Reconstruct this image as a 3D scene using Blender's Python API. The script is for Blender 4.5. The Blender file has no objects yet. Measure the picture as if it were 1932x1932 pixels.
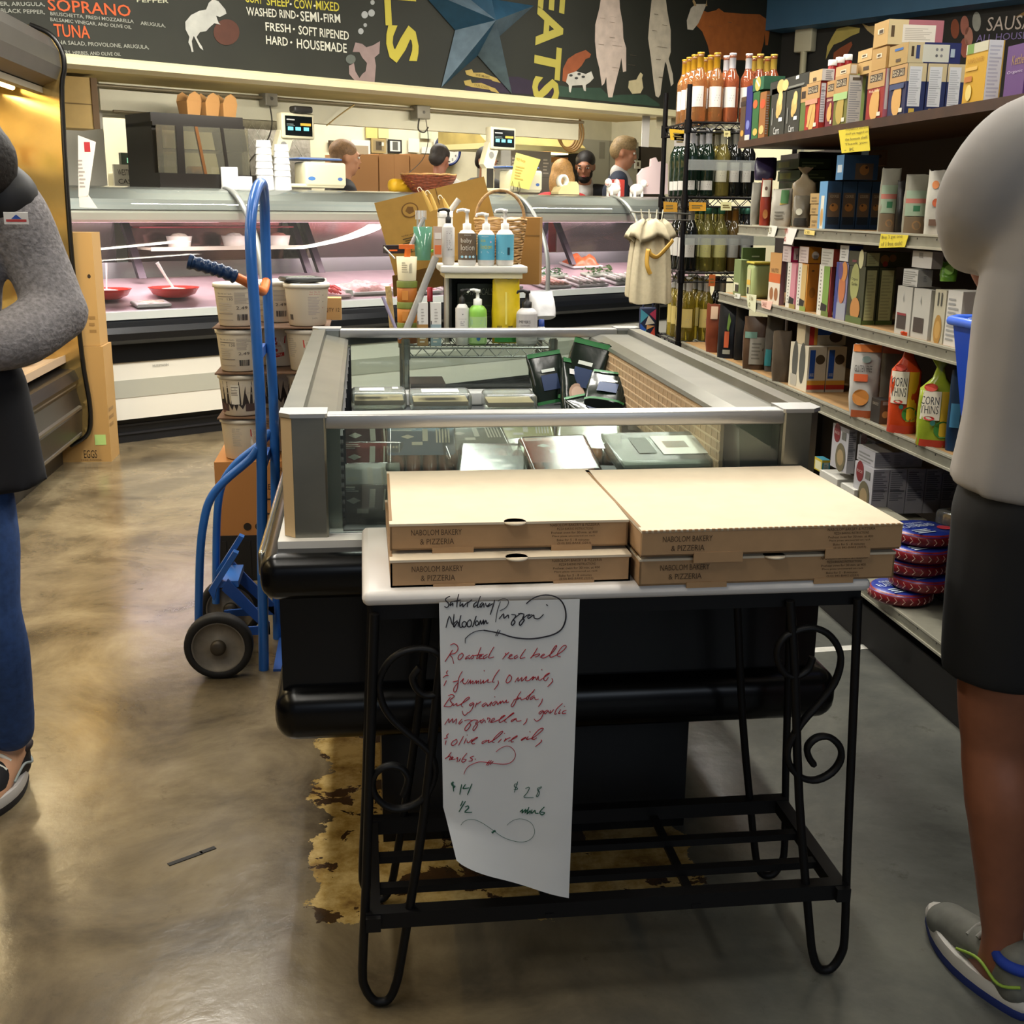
import bpy, math, random
from math import sin, cos, pi, radians, sqrt, atan2
from mathutils import Vector, Matrix, noise
S = bpy.context.scene; COL = S.collection
RND = random.Random(7)
V = Vector
# ---------------------------------------------------------------- camera
FPX = 2200.0; EYE = V((0, 0, 1.40))
_p, _y, _r = radians(14.67), radians(7.3), radians(.65)
_f = V((sin(_y)*cos(_p), cos(_y)*cos(_p), -sin(_p)))
_rt = V((cos(_y), -sin(_y), 0)); _up = _rt.cross(_f)
CR = _rt*cos(_r) + _up*sin(_r); CU = _up*cos(_r) - _rt*sin(_r)
cd = bpy.data.cameras.new('camera'); cam = bpy.data.objects.new('camera', cd); COL.objects.link(cam)
cd.sensor_width = 36; cd.lens = FPX/1932*36; cd.clip_end = 60
cam.matrix_world = Matrix((( CR.x, CU.x, -_f.x, 0), (CR.y, CU.y, -_f.y, 0), (CR.z, CU.z, -_f.z, EYE.z), (0, 0, 0, 1)))
S.camera = cam
# ---------------------------------------------------------------- exposure, world
S.view_settings.view_transform = 'Standard'; S.view_settings.look = 'None'
S.view_settings.exposure = 0.0; S.view_settings.gamma = 1; S.view_settings.use_curve_mapping = False
S.cycles.use_denoising = True; S.cycles.max_bounces = 7; S.cycles.diffuse_bounces = 3; S.cycles.glossy_bounces = 3
S.cycles.transmission_bounces = 6; S.cycles.transparent_max_bounces = 12
S.cycles.caustics_reflective = False; S.cycles.caustics_refractive = False
S.cycles.sample_clamp_indirect = 4
W = bpy.data.worlds.new('World'); S.world = W; W.use_nodes = True
W.node_tree.nodes['Background'].inputs[0].default_value = (.72, .82, 1, 1)
W.node_tree.nodes['Background'].inputs[1].default_value = .16
def area(name, loc, sx, sy, power, col=(1, .93, .8), rot=(0, 0, 0)):
    l = bpy.data.lights.new(name, 'AREA'); l.shape = 'RECTANGLE'; l.size = sx; l.size_y = sy; l.energy = power; l.color = col
    o = bpy.data.objects.new(name, l); COL.objects.link(o); o.location = loc; o.rotation_euler = rot; return o
CEIL = 3.45
# the shop's ceiling fluorescents (their housings and tubes are built below), and the daylight of the shop front behind the camera
_c, _s = cos(radians(34)), sin(radians(34)); _k = radians(34-90)
def _dl(u, v): return (-1.3+_c*u-_s*v, 7.15+_s*u+_c*v, _k)
TUBES = [(-.9, 4.6, 0, 74), (-.9, 1.2, 0, 30), (1.15, 5.4, 0, 70), (1.15, 2.4, 0, 46), (-2.7, 4.6, 0, 40), (2.75, 4.4, 0, 40), (*_dl(.35, -1.9)[:2], radians(34), 95), (*_dl(3.3, -1.9)[:2], radians(34), 95), (*_dl(1.1, 2.3), 90), (*_dl(4.3, 2.2), 100)]
for i, (x, y, a, w_) in enumerate(TUBES):
    area('tube_light', (x, y, CEIL-.14), .22, 2.3, w_, (1, .97, .90), (0, 0, a))
area('shop_front_daylight', (1.2, -3.0, 2.3), 4.0, 1.6, 40, (.78, .88, 1), (radians(70), 0, 0))
# ---------------------------------------------------------------- measuring helpers: a point of the room on a known plane
def ray(x, y): return _f + CR*((x-966)/FPX) - CU*((y-966)/FPX)
def onx(x, y, X): d = ray(x, y); return EYE + d*(X/d.x)
def ony(x, y, Y): d = ray(x, y); return EYE + d*(Y/d.y)
def onz(x, y, z): d = ray(x, y); return EYE + d*((z-EYE.z)/d.z)
# ---------------------------------------------------------------- materials
MATS = {}
def lin(c):
    c = c/255; return c/12.92 if c <= .04045 else ((c+.055)/1.055)**2.4
def rgb(h):
    h = h.lstrip('#'); h = h if len(h) == 6 else ''.join(k*2 for k in h); return tuple(lin(int(h[i:i+2], 16)) for i in (0, 2, 4))
def mat(h, rough=.5, metal=0, var=0, scale=30, bump=0, trans=0, emit=0, ior=1.45, alpha=1, spec=.5, coat=0):
    k = (h, rough, metal, var, scale, bump, trans, emit, alpha, spec, coat)
    if k in MATS: return MATS[k]
    m = bpy.data.materials.new('m_' + h.lstrip('#')); m.use_nodes = True; nt = m.node_tree; b = nt.nodes['Principled BSDF']
    c = rgb(h); I = b.inputs
    I['Base Color'].default_value = (*c, 1); I['Roughness'].default_value = rough; I['Metallic'].default_value = metal
    I['IOR'].default_value = ior; I['Transmission Weight'].default_value = trans; I['Alpha'].default_value = alpha
    I['Specular IOR Level'].default_value = spec; I['Coat Weight'].default_value = coat
    if emit: I['Emission Color'].default_value = (*c, 1); I['Emission Strength'].default_value = emit
    if var or bump:
        tc = nt.nodes.new('ShaderNodeTexCoord'); n = nt.nodes.new('ShaderNodeTexNoise'); n.inputs['Scale'].default_value = scale; n.inputs['Detail'].default_value = 4
        nt.links.new(tc.outputs['Object'], n.inputs['Vector'])
        if var:
            r = nt.nodes.new('ShaderNodeValToRGB'); e = r.color_ramp.elements
            e[0].position = .3; e[1].position = .7
            e[0].color = (*[max(0, x*(1-var)) for x in c], 1); e[1].color = (*[min(1, x*(1+var)) for x in c], 1)
            nt.links.new(n.outputs['Fac'], r.inputs[0]); nt.links.new(r.outputs[0], I['Base Color'])
        if bump:
            u = nt.nodes.new('ShaderNodeBump'); u.inputs['Strength'].default_value = bump; u.inputs['Distance'].default_value = .004
            nt.links.new(n.outputs['Fac'], u.inputs['Height']); nt.links.new(u.outputs[0], I['Normal'])
    MATS[k] = m; return m
def glass(h='#dfe8e4', a=.12, rough=.02):
    k = ('gl', h, a, rough)
    if k in MATS: return MATS[k]
    m = bpy.data.materials.new('glass'); m.use_nodes = True; nt = m.node_tree; nt.nodes.remove(nt.nodes['Principled BSDF'])
    out = nt.nodes['Material Output']; t = nt.nodes.new('ShaderNodeBsdfTransparent'); g = nt.nodes.new('ShaderNodeBsdfGlossy')
    d = nt.nodes.new('ShaderNodeBsdfDiffuse'); mx = nt.nodes.new('ShaderNodeMixShader'); m2 = nt.nodes.new('ShaderNodeMixShader')
    fr = nt.nodes.new('ShaderNodeFresnel'); fr.inputs[0].default_value = 1.5
    t.inputs[0].default_value = (*rgb(h), 1); g.inputs['Roughness'].default_value = rough; d.inputs[0].default_value = (*rgb(h), 1)
    m2.inputs[0].default_value = a
    nt.links.new(t.outputs[0], m2.inputs[1]); nt.links.new(d.outputs[0], m2.inputs[2])
    nt.links.new(fr.outputs[0], mx.inputs[0]); nt.links.new(m2.outputs[0], mx.inputs[1]); nt.links.new(g.outputs[0], mx.inputs[2])
    nt.links.new(mx.outputs[0], out.inputs[0]); MATS[k] = m; return m
# ---------------------------------------------------------------- mesh builder
_TXT = {}
def text_mesh(s, bold=0):
    k_ = (s, bold)
    if k_ not in _TXT:
        c = bpy.data.curves.new('t', 'FONT'); c.body = s; c.offset = bold; c.resolution_u = 2; o = bpy.data.objects.new('t', c); COL.objects.link(o)
        dg = bpy.context.evaluated_depsgraph_get(); dg.update(); me = bpy.data.meshes.new_from_object(o.evaluated_get(dg))
        vs = [v.co.copy() for v in me.vertices]; fs = [tuple(p.vertices) for p in me.polygons]
        bpy.data.objects.remove(o); bpy.data.curves.remove(c); bpy.data.meshes.remove(me)
        xs = [v.x for v in vs] or [0, 1]; ys = [v.y for v in vs] or [0, 1]
        x0, x1, y0, y1 = min(xs), max(xs), min(ys), max(ys)
        vs = [((v.x-x0)/max(x1-x0, 1e-6), (v.y-y0)/max(y1-y0, 1e-6)) for v in vs]
        _TXT[k_] = (vs, fs)
    return _TXT[k_]
def frame(o, ux, uz, d=None):
    """4x4 whose local x runs along ux, local y along uz, origin o"""
    ux = V(ux).normalized(); uz = V(uz).normalized(); n = ux.cross(uz).normalized(); uz = n.cross(ux)
    o = V(o); return Matrix(((ux.x, uz.x, n.x, o.x), (ux.y, uz.y, n.y, o.y), (ux.z, uz.z, n.z, o.z), (0, 0, 0, 1)))
class MB:
    def __init__(s): s.v = []; s.f = []; s.mi = []; s.sm = []; s.ms = []; s.T = None
    def add(s, vs, fs, m, smooth=False, M=None):
        b = len(s.v)
        if m not in s.ms: s.ms.append(m)
        i = s.ms.index(m)
        for p in vs:
            p = V(p)
            if M: p = M @ p
            if s.T: p = s.T @ p
            s.v.append(p)
        for q in fs: s.f.append([b+k for k in q]); s.mi.append(i); s.sm.append(smooth)
        return s
    def box(s, a, b, m, M=None, skip=()):
        x0, y0, z0 = a; x1, y1, z1 = b
        vs = [(x0,y0,z0),(x1,y0,z0),(x1,y1,z0),(x0,y1,z0),(x0,y0,z1),(x1,y0,z1),(x1,y1,z1),(x0,y1,z1)]
        fs = dict(b=(0,3,2,1), t=(4,5,6,7), f=(0,1,5,4), r=(1,2,6,5), k=(2,3,7,6), l=(3,0,4,7))
        return s.add(vs, [q for k, q in fs.items() if k not in skip], m, False, M)
    def rbox(s, a, b, m, r=.01, n=3, M=None, ends=True):
        """box with edges rounded all round (a rounded slab stepped in at top and bottom)"""
        x0, y0, z0 = a; x1, y1, z1 = b; r = min(r, (x1-x0)/2.01, (y1-y0)/2.01, (z1-z0)/2.01)
        def ring(ins, z):
            o = []; rr = max(r-ins, 1e-4)
            for cx, cy, a0 in ((x1-r, y1-r, 0), (x0+r, y1-r, 90), (x0+r, y0+r, 180), (x1-r, y0+r, 270)):
                for k in range(n+1):
                    t = radians(a0+90*k/n); o.append((cx+rr*cos(t), cy+rr*sin(t), z))
            return o
        rings = [ring(r*(1-sin(radians(90*k/n))), z0+r*(1-cos(radians(90*k/n)))) for k in range(n+1)]
        rings += [ring(r*(1-cos(radians(90*k/n))), z1-r+r*sin(radians(90*k/n))) for k in range(n+1)]
        return s.loft(rings, m, True, M)
    def loft(s, rings, m, smooth=True, M=None, caps=True, closed=True):
        n = len(rings[0]); vs = [p for r in rings for p in r]; fs = []
        for i in range(len(rings)-1):
            for j in range(n if closed else n-1):
                k = (j+1) % n; fs.append((i*n+j, i*n+k, (i+1)*n+k, (i+1)*n+j))
        s.add(vs, fs, m, smooth, M)
        if caps and closed: s.add(rings[0], [tuple(range(n))[::-1]], m, False, M); s.add(rings[-1], [tuple(range(n))], m, False, M)
        return s
    def lathe(s, prof, m, o=(0, 0, 0), n=20, smooth=True, M=None, caps=True, sq=1):
        rings = [[(o[0]+r*cos(2*pi*k/n), o[1]+sq*r*sin(2*pi*k/n), o[2]+z) for k in range(n)] for r, z in prof]
        return s.loft(rings, m, smooth, M, caps)
    def cyl(s, a, b, r, m, n=14, r2=None, smooth=True, caps=True): return s.tube([a, b], [r, r if r2 is None else r2], m, n, caps=caps, smooth=smooth)
    def tube(s, pts, r, m, n=8, closed=False, caps=True, smooth=True, flat=1, up=None):
        pts = [V(p) for p in pts]; N = len(pts); rs = r if isinstance(r, (list, tuple)) else [r]*N; rings = []; u = None
        for i, p in enumerate(pts):
            if closed: t = pts[(i+1) % N]-pts[i-1]
            else: t = pts[min(i+1, N-1)]-pts[max(i-1, 0)]
            t = t.normalized() if t.length > 1e-9 else V((0, 0, 1))
            if u is None: u = V(up) if up else (V((0, 0, 1)) if abs(t.z) < .9 else V((0, 1, 0)))
            u = u-t*u.dot(t)
            u = u.normalized() if u.length > 1e-6 else t.orthogonal().normalized()
            w = t.cross(u)
            rings.append([p+u*(cos(2*pi*k/n)*rs[i])+w*(sin(2*pi*k/n)*rs[i]*flat) for k in range(n)])
        if closed: rings.append(rings[0])
        return s.loft(rings, m, smooth, None, caps and not closed)
    def prism(s, poly, a, b, ax, m, M=None, smooth=False):
        """2-D outline extruded from a to b along axis ax (0 x, 1 y, 2 z)"""
        def P(q, h): return {0: (h, q[0], q[1]), 1: (q[0], h, q[1]), 2: (q[0], q[1], h)}[ax]
        n = len(poly); A = [P(q, a) for q in poly]; B = [P(q, b) for q in poly]
        s.add(A+B, [(i, (i+1) % n, n+(i+1) % n, n+i) for i in range(n)], m, smooth, M)
        s.add(A, [tuple(range(n))[::-1]], m, False, M); return s.add(B, [tuple(range(n))], m, False, M)
    def poly(s, pts, m, M=None): return s.add(pts, [tuple(range(len(pts)))], m, False, M)
    def rect(s, M, x0, y0, x1, y1, m, h=.0006): return s.poly([(x0, y0, h), (x1, y0, h), (x1, y1, h), (x0, y1, h)], m, M)
    def disc(s, M, x, y, r, m, h=.0008, n=20, sq=1): return s.poly([(x+r*cos(2*pi*k/n), y+sq*r*sin(2*pi*k/n), h) for k in range(n)], m, M)
    def text(s, t, M, x, y, w, h, m, up=.001, slant=0, bold=0):
        vs, fs = text_mesh(t, bold); return s.add([(x+a*w+slant*b*h, y+b*h, up) for a, b in vs], fs, m, False, M)
    def lines(s, M, x0, y0, x1, y1, n, m, up=.0008, fill=.45, rag=True):
        """rows of print too small to read"""
        for i in range(n):
            h = (y1-y0)/n; yy = y0+i*h; w = (x1-x0)*(RND.uniform(.6, 1) if rag else 1)
            s.rect(M, x0, yy, x0+w, yy+h*fill, m, up)
        return s
    def grid(s, fn, nu, nv, m, smooth=True, M=None):
        vs = [fn(i/nu, j/nv) for j in range(nv+1) for i in range(nu+1)]
        fs = [(j*(nu+1)+i, j*(nu+1)+i+1, (j+1)*(nu+1)+i+1, (j+1)*(nu+1)+i) for j in range(nv) for i in range(nu)]
        return s.add(vs, fs, m, smooth, M)
    def mesh(s, name):
        me = bpy.data.meshes.new(name); me.from_pydata([tuple(p) for p in s.v], [], s.f)
        for m in s.ms: me.materials.append(m)
        me.polygons.foreach_set('material_index', s.mi); me.polygons.foreach_set('use_smooth', s.sm); me.update(); return me
    def build(s, name, parent=None, loc=None, rz=0):
        o = bpy.data.objects.new(name, s.mesh(name)); COL.objects.link(o)
        if parent: o.parent = parent
        if loc is not None: o.location = loc
        if rz: o.rotation_euler.z = rz
        return o
def tag(o, label, cat, group=None, kind=None):
    o['label'] = label; o['category'] = cat
    if group: o['group'] = group
    if kind: o['kind'] = kind
    return o
def thing(name, label, cat, loc=(0, 0, 0), rz=0, group=None):
    o = bpy.data.objects.new(name, None); COL.objects.link(o); o.empty_display_size = .05
    o.location = loc; o.rotation_euler.z = rz; return tag(o, label, cat, group)
def struct(name, mb, label=None):
    o = mb.build(name); o['kind'] = 'structure'
    if label: o['label'] = label
    return o
KIDS = {}
def dup(root, loc=None, rz=None, label=None, group=None):
    """copy of a thing with copies of its parts and their sub-parts (mesh data shared)"""
    if not KIDS or root.name not in KIDS:
        for o in bpy.data.objects:
            KIDS.setdefault(o.name, [])
        for k in KIDS: KIDS[k] = []
        for o in bpy.data.objects:
            if o.parent: KIDS[o.parent.name].append(o)
    def cp(o, par):
        c = o.copy(); COL.objects.link(c)
        if par: c.parent = par; c.matrix_parent_inverse = o.matrix_parent_inverse.copy()
        for ch in KIDS.get(o.name, []): cp(ch, c)
        return c
    r = cp(root, None)
    if loc is not None: r.location = loc
    if rz is not None: r.rotation_euler.z = rz
    if label: r['label'] = label
    if group: r['group'] = group
    return r
def smooth_path(pts, k=6):
    """Catmull-Rom through the points"""
    pts = [V(p) for p in pts]; out = []
    for i in range(len(pts)-1):
        a = pts[max(i-1, 0)]; b = pts[i]; c = pts[i+1]; d = pts[min(i+2, len(pts)-1)]
        for j in range(k):
            t = j/k; out.append(.5*((2*b)+(c-a)*t+(2*a-5*b+4*c-d)*t*t+(3*b-a-3*c+d)*t**3))
    return out+[pts[-1]]
BLACK = mat('#0d0d0e', .35); IRON = mat('#0a090a', .5, 0, spec=.3); STEEL = mat('#9a988c', .32, .9, .08, 12, 0); BRIGHT = mat('#b8b9b6', .35, .85)
KRAFT = mat('#b58c5c', .8, 0, .06, 40); KRAFTD = mat('#8a6a44', .8); INK = mat('#4a3826', .8); INKB = mat('#15131a', .7); WHITE = mat('#e9e6df', .5); CREAM = mat('#e6dcb4', .55)
PAPER = mat('#e4e2de', .75); YEL = mat('#e5cf3a', .7); GREY = mat('#8c8c88', .6); DGREY = mat('#3a3a3c', .6)
# ---------------------------------------------------------------- builders for packaged goods
def face_frames(w, d, h, e=.0007):
    """local frames of a box centred on x,y with its base at z=0; local x right, local y up as seen from outside"""
    return dict(f=(frame((-w/2, -d/2-e, 0), (1,0,0), (0,0,1)), w, h), l=(frame((-w/2-e, d/2, 0), (0,-1,0), (0,0,1)), d, h), r=(frame((w/2+e, -d/2, 0), (0,1,0), (0,0,1)), d, h),
                k=(frame((w/2, d/2+e, 0), (-1,0,0), (0,0,1)), w, h), t=(frame((-w/2, -d/2, h+e), (1,0,0), (0,1,0)), w, d))
def decorate(b, F, specs):
    lv = {}
    for s in specs:
        M, w, h = F[s[0]]; k = s[1]; lv[s[0]] = u = lv.get(s[0], 0)+.00025
        if k == 'c': b.rect(M, s[2]*w, s[3]*h, s[4]*w, s[5]*h, mat(s[6], .55), u)
        elif k == 'o': b.disc(M, s[2]*w, s[3]*h, s[4]*w, mat(s[6], .55), u, 16, s[5])
        elif k == 't': b.text(s[7], M, s[2]*w, s[3]*h, (s[4]-s[2])*w, (s[5]-s[3])*h, mat(s[6], .6), u)
        elif k == 'n': b.lines(M, s[2]*w, s[3]*h, s[4]*w, s[5]*h, s[7], mat(s[6], .6), u)
        elif k == 'b':                                   # bar code
            n = 9
            for i in range(n): b.rect(M, (s[2]+(s[4]-s[2])*i/n)*w, s[3]*h, (s[2]+(s[4]-s[2])*(i+RND.uniform(.3, .75))/n)*w, s[5]*h, INKB, u)
        elif k == 'p': b.poly([(x*w, y*h, u) for x, y in s[3]], mat(s[2], .55), M)
def carton(label, cat, group, w, d, h, loc, rz=0, col='#cccccc', specs=(), name='carton', r=.0015, rough=.5):
    b = MB(); b.box((-w/2, -d/2, 0), (w/2, d/2, h), mat(col, rough)); decorate(b, face_frames(w, d, h), specs)
    o = b.build(name, None, loc, rz); return tag(o, label, cat, group)
def pump_bottle(label, r, h, loc, body='#ebe8e2', pump='#ebe8e2', lab=None, specs=(), rz=0, group=None, nh=.045, flat=1, head=-1, cat='bottle'):
    t = thing('pump_bottle', label, cat, loc, rz, group)
    b = MB(); b.lathe([(r*.86, 0), (r, .008), (r, h*.80), (r*.95, h*.88), (r*.7, h*.96), (r*.42, h), (.001, h)], mat(body, .35), n=24, sq=flat); b.build('body', t)
    b = MB(); m = mat(pump, .4); b.lathe([(r*.46, h-.002), (r*.46, h+.02), (r*.2, h+.024), (r*.16, h+.028+nh*.5), (r*.3, h+.03+nh*.5), (r*.3, h+.04+nh*.5), (0, h+.041+nh*.5)], m, n=14)
    b.tube([(0, 0, h+.036+nh*.5), (head*.016, 0, h+.039+nh*.5), (head*.034, 0, h+.036+nh*.5), (head*.037, 0, h+.028+nh*.5)], [.0058, .0055, .005, .004], m, 8); b.build('pump', t)
    if lab:
        lb = MB(); rr = r+.0006; z0, z1 = h*lab[0], h*lab[1]; n = 18
        pt = lambda a, z: (rr*sin(a), -flat*rr*cos(a), z)
        A = [radians(-88+176*i/n) for i in range(n+1)]
        for i in range(n): lb.add([pt(A[i], z0), pt(A[i+1], z0), pt(A[i+1], z1), pt(A[i], z1)], [(0, 1, 2, 3)], mat(lab[2], .5), True)
        t0 = MB(); decorate(t0, dict(f=(frame((-rr*.86, 0, z0), (1,0,0), (0,0,1)), rr*1.72, z1-z0)), specs)
        for q, mi in zip(t0.f, t0.mi):
            lb.add([(p.x, -flat*sqrt(max(1e-8, rr*rr-p.x*p.x))-.0005-abs(p.y), p.z) for p in (t0.v[k] for k in q)], [tuple(range(len(q)))], t0.ms[mi])
        lb.build('label', t)
    return t
def pouch(label, cat, group, w, d, h, loc, rz=0, col='#777', specs=(), name='pouch', tilt=0, top=.12, knot=False, seed=0, rough=.3, trans=0, foot=.9):
    """soft standing bag: full at the foot, pinched flat (or gathered) at the top"""
    rr = random.Random(seed); rings = []; n = 20; L = 9
    for i in range(L):
        q = i/(L-1); z = h*q; ww = w/2*(foot+(1-foot)*min(1, q*4))*(1-(.05*max(0, q-.6)/.4 if not knot else 0)); dd = d/2*max(.05, (1-q**2.4))
        if knot: s_ = 1-max(0, (q-.62)/.24)**.8 if q < .86 else .13+.5*(q-.86)/.14; s_ = max(.13, s_); ww *= s_; dd = max(dd*s_, d*.05)
        rings.append([(ww*(1+rr.uniform(-.03, .03))*math.copysign(abs(cos(2*pi*k/n))**.6, cos(2*pi*k/n)), dd*(1+rr.uniform(-.12, .12))*math.copysign(abs(sin(2*pi*k/n))**.7, sin(2*pi*k/n)), z+rr.uniform(-.004, .004)*(0 < i)) for k in range(n)])
    b = MB(); b.T = Matrix.Rotation(tilt, 4, 'X'); m = mat(col, rough, 0, .12, 18, .25) if not trans else glass(col, .35, .15)
    b.loft(rings, m, True); o = b.build(name, None, loc, rz); tag(o, label, cat, group)
    if specs:
        lb = MB(); lb.T = Matrix.Rotation(tilt, 4, 'X'); t0 = MB(); decorate(t0, dict(f=(frame((-w/2*.92, 0, 0), (1,0,0), (0,0,1)), w*.92, h)), specs)
        def dep(x, z):
            q = min(1, max(0, z/h)); return d/2*max(.05, 1-q**2.4)*(max(.02, 1-(abs(x)/(w/2*.98))**3.0))**.5 + .0035
        for q, mi in zip(t0.f, t0.mi):
            ps = [t0.v[k] for k in q]
            if len(ps) == 4 and (max(p.x for p in ps)-min(p.x for p in ps)) > w*.2:      # wrap wide panels in strips
                x0, x1 = min(p.x for p in ps), max(p.x for p in ps); z0, z1 = min(p.z for p in ps), max(p.z for p in ps)
                lb.grid(lambda u, v: (x0+(x1-x0)*u, -dep(x0+(x1-x0)*u, z0+(z1-z0)*v)-abs(ps[0].y), z0+(z1-z0)*v), 8, 4, t0.ms[mi])
            else: lb.add([(p.x, -dep(p.x, p.z)-abs(p.y), p.z) for p in ps], [tuple(range(len(ps)))], t0.ms[mi])
        lb.build('printed_front', o)
    return o
# ================================================================ the setting
def floor_mat():
    m = bpy.data.materials.new('polished_concrete'); m.use_nodes = True; nt = m.node_tree; b = nt.nodes['Principled BSDF']; N = nt.nodes.new; L = nt.links.new
    tc = N('ShaderNodeTexCoord'); sp = N('ShaderNodeSeparateXYZ'); L(tc.outputs['Object'], sp.inputs[0])
    def noise_(scale, det=6, rough=.6, dist=0):
        n = N('ShaderNodeTexNoise'); n.inputs['Scale'].default_value = scale; n.inputs['Detail'].default_value = det; n.inputs['Roughness'].default_value = rough; n.inputs['Distortion'].default_value = dist
        L(tc.outputs['Object'], n.inputs['Vector']); return n.outputs['Fac']
    def ramp(src, stops):
        r = N('ShaderNodeValToRGB'); e = r.color_ramp.elements
        while len(e) < len(stops): e.new(.5)
        for k, (p, c) in zip(e, stops): k.position = p; k.color = (*c, 1)
        L(src, r.inputs[0]); return r.outputs[0]
    def math_(op, a, c, clamp=False):
        n = N('ShaderNodeMath'); n.operation = op; n.use_clamp = clamp
        for i, q in enumerate((a, c)):
            if isinstance(q, (int, float)): n.inputs[i].default_value = q
            else: L(q, n.inputs[i])
        return n.outputs[0]
    def mix(f, a, c, t='MIX'):
        n = N('ShaderNodeMix'); n.data_type = 'RGBA'; n.blend_type = t
        if isinstance(f, (int, float)): n.inputs[0].default_value = f
        else: L(f, n.inputs[0])
        L(a, n.inputs[6]); L(c, n.inputs[7]); return n.outputs[2]
    warm = ramp(noise_(2.2, 8, .65, .5), [(.28, rgb('#332b20')), (.42, rgb('#5c513e')), (.56, rgb('#786b53')), (.72, rgb('#8e8166'))])
    cool = ramp(noise_(1.6, 9, .68, .3), [(.25, rgb('#3c3d39')), (.5, rgb('#595a55')), (.75, rgb('#74746a'))])
    # cool daylight from the right put into the colour: brown slab turns grey
    g = math_('ADD', math_('MULTIPLY', sp.outputs[0], 1.6), math_('MULTIPLY', noise_(1.3), .8)); g = math_('SUBTRACT', g, .55, True)
    c = mix(g, warm, cool)
    speck = ramp(noise_(9, 10, .72), [(.60, (1, 1, 1)), (.72, (.45, .42, .38))]); c = mix(.8, c, speck, 'MULTIPLY')
    # old flaking paint around the freezer's plinth
    wob = math_('MULTIPLY', math_('SUBTRACT', noise_(7, 8, .7), .5), .22)
    def band(ax, lo, hi):
        v = math_('ADD', sp.outputs[ax], wob); return math_('MULTIPLY', math_('GREATER_THAN', v, lo), math_('LESS_THAN', v, hi))
    patch = math_('MULTIPLY', band(0, -.135, .70), band(1, 2.08, 4.2))
    keep = math_('GREATER_THAN', noise_(5.5, 9, .62, .4), .44); 
    paint = ramp(noise_(11, 9, .7), [(.3, rgb('#6a4c22')), (.45, rgb('#a08448')), (.6, rgb('#c8ae74'))])
    rust = ramp(noise_(6, 8, .7), [(.3, rgb('#1c120a')), (.7, rgb('#4a3016'))])
    c = mix(math_('MULTIPLY', patch, .9), c, mix(keep, rust, paint)); L(c, b.inputs['Base Color'])
    ro = N('ShaderNodeMapRange'); ro.inputs[3].default_value = .10; ro.inputs[4].default_value = .34; L(noise_(4, 6), ro.inputs[0]); L(ro.outputs[0], b.inputs['Roughness'])
    bu = N('ShaderNodeBump'); bu.inputs['Strength'].default_value = .12; bu.inputs['Distance'].default_value = .01; L(noise_(14, 6), bu.inputs['Height']); L(bu.outputs[0], b.inputs['Normal'])
    return m
mb = MB(); mb.box((-7, -4, -.08), (9, 17, 0), floor_mat()); struct('floor', mb, 'polished mottled concrete shop floor')
mb = MB(); mb.box((-7, -4, CEIL), (9, 17, CEIL+.06), mat('#c9c4b4', .8)); struct('ceiling', mb)
DA = radians(34); DU = V((cos(DA), sin(DA), 0)); DV = V((-sin(DA), cos(DA), 0)); DO = V((-1.3, 7.15, 0))
def D(u, v, z): return DO + DU*u + DV*v + V((0, 0, z))        # deli axes: u along the counter, v into the kitchen
MD = Matrix.Translation(DO) @ Matrix.Rotation(DA, 4, 'Z')
def onD(x, y, v):                                             # pixel ray met with a plane parallel to the counter
    d = ray(x, y); t = (DO + DV*v - EYE).dot(DV)/d.dot(DV); q = MD.inverted() @ (EYE + d*t); return q
wall_cream = mat('#d9d2b6', .75, 0, .05, 6)
mb = MB(); mb.T = MD; mb.box((-3.5, 3.4, 0), (7.5, 3.5, CEIL), wall_cream); struct('wall_back', mb)
mb = MB(); mb.T = MD; mb.box((6.26, -9, 0), (6.36, 0.2, CEIL), mat('#2b2a26', .8)); struct('wall_right', mb)
mb = MB(); mb.T = MD; mb.box((6.58, .2, 0), (7.5, .3, CEIL), wall_cream); mb.box((7.4, .3, 0), (7.5, 3.4, CEIL), wall_cream); struct('wall_kitchen', mb)
mb = MB(); mb.box((-3.6, -4, 0), (-3.5, 12, CEIL), mat('#b9b2a0', .8)); struct('wall_left', mb)
# fluorescent fixtures
def fixture():
    t = thing('fluorescent_fixture', 'long white ceiling fixture with two fluorescent tubes', 'ceiling light', group='ceiling fluorescents')
    b = MB(); b.box((-.14, -1.2, -.08), (.14, 1.2, 0), mat('#dcd8ce', .5)); b.build('housing', t)
    for s in (-1, 1):
        b = MB(); b.cyl((s*.06, -1.15, -.105), (s*.06, 1.15, -.105), .019, mat('#fff2d8', .4, emit=9), 10); b.build('tube', t)
    return t
fx = fixture(); fx.location = (TUBES[0][0], TUBES[0][1], CEIL)
for x, y, a, w_ in TUBES[1:]: dup(fx, (x, y, CEIL), a)
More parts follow.
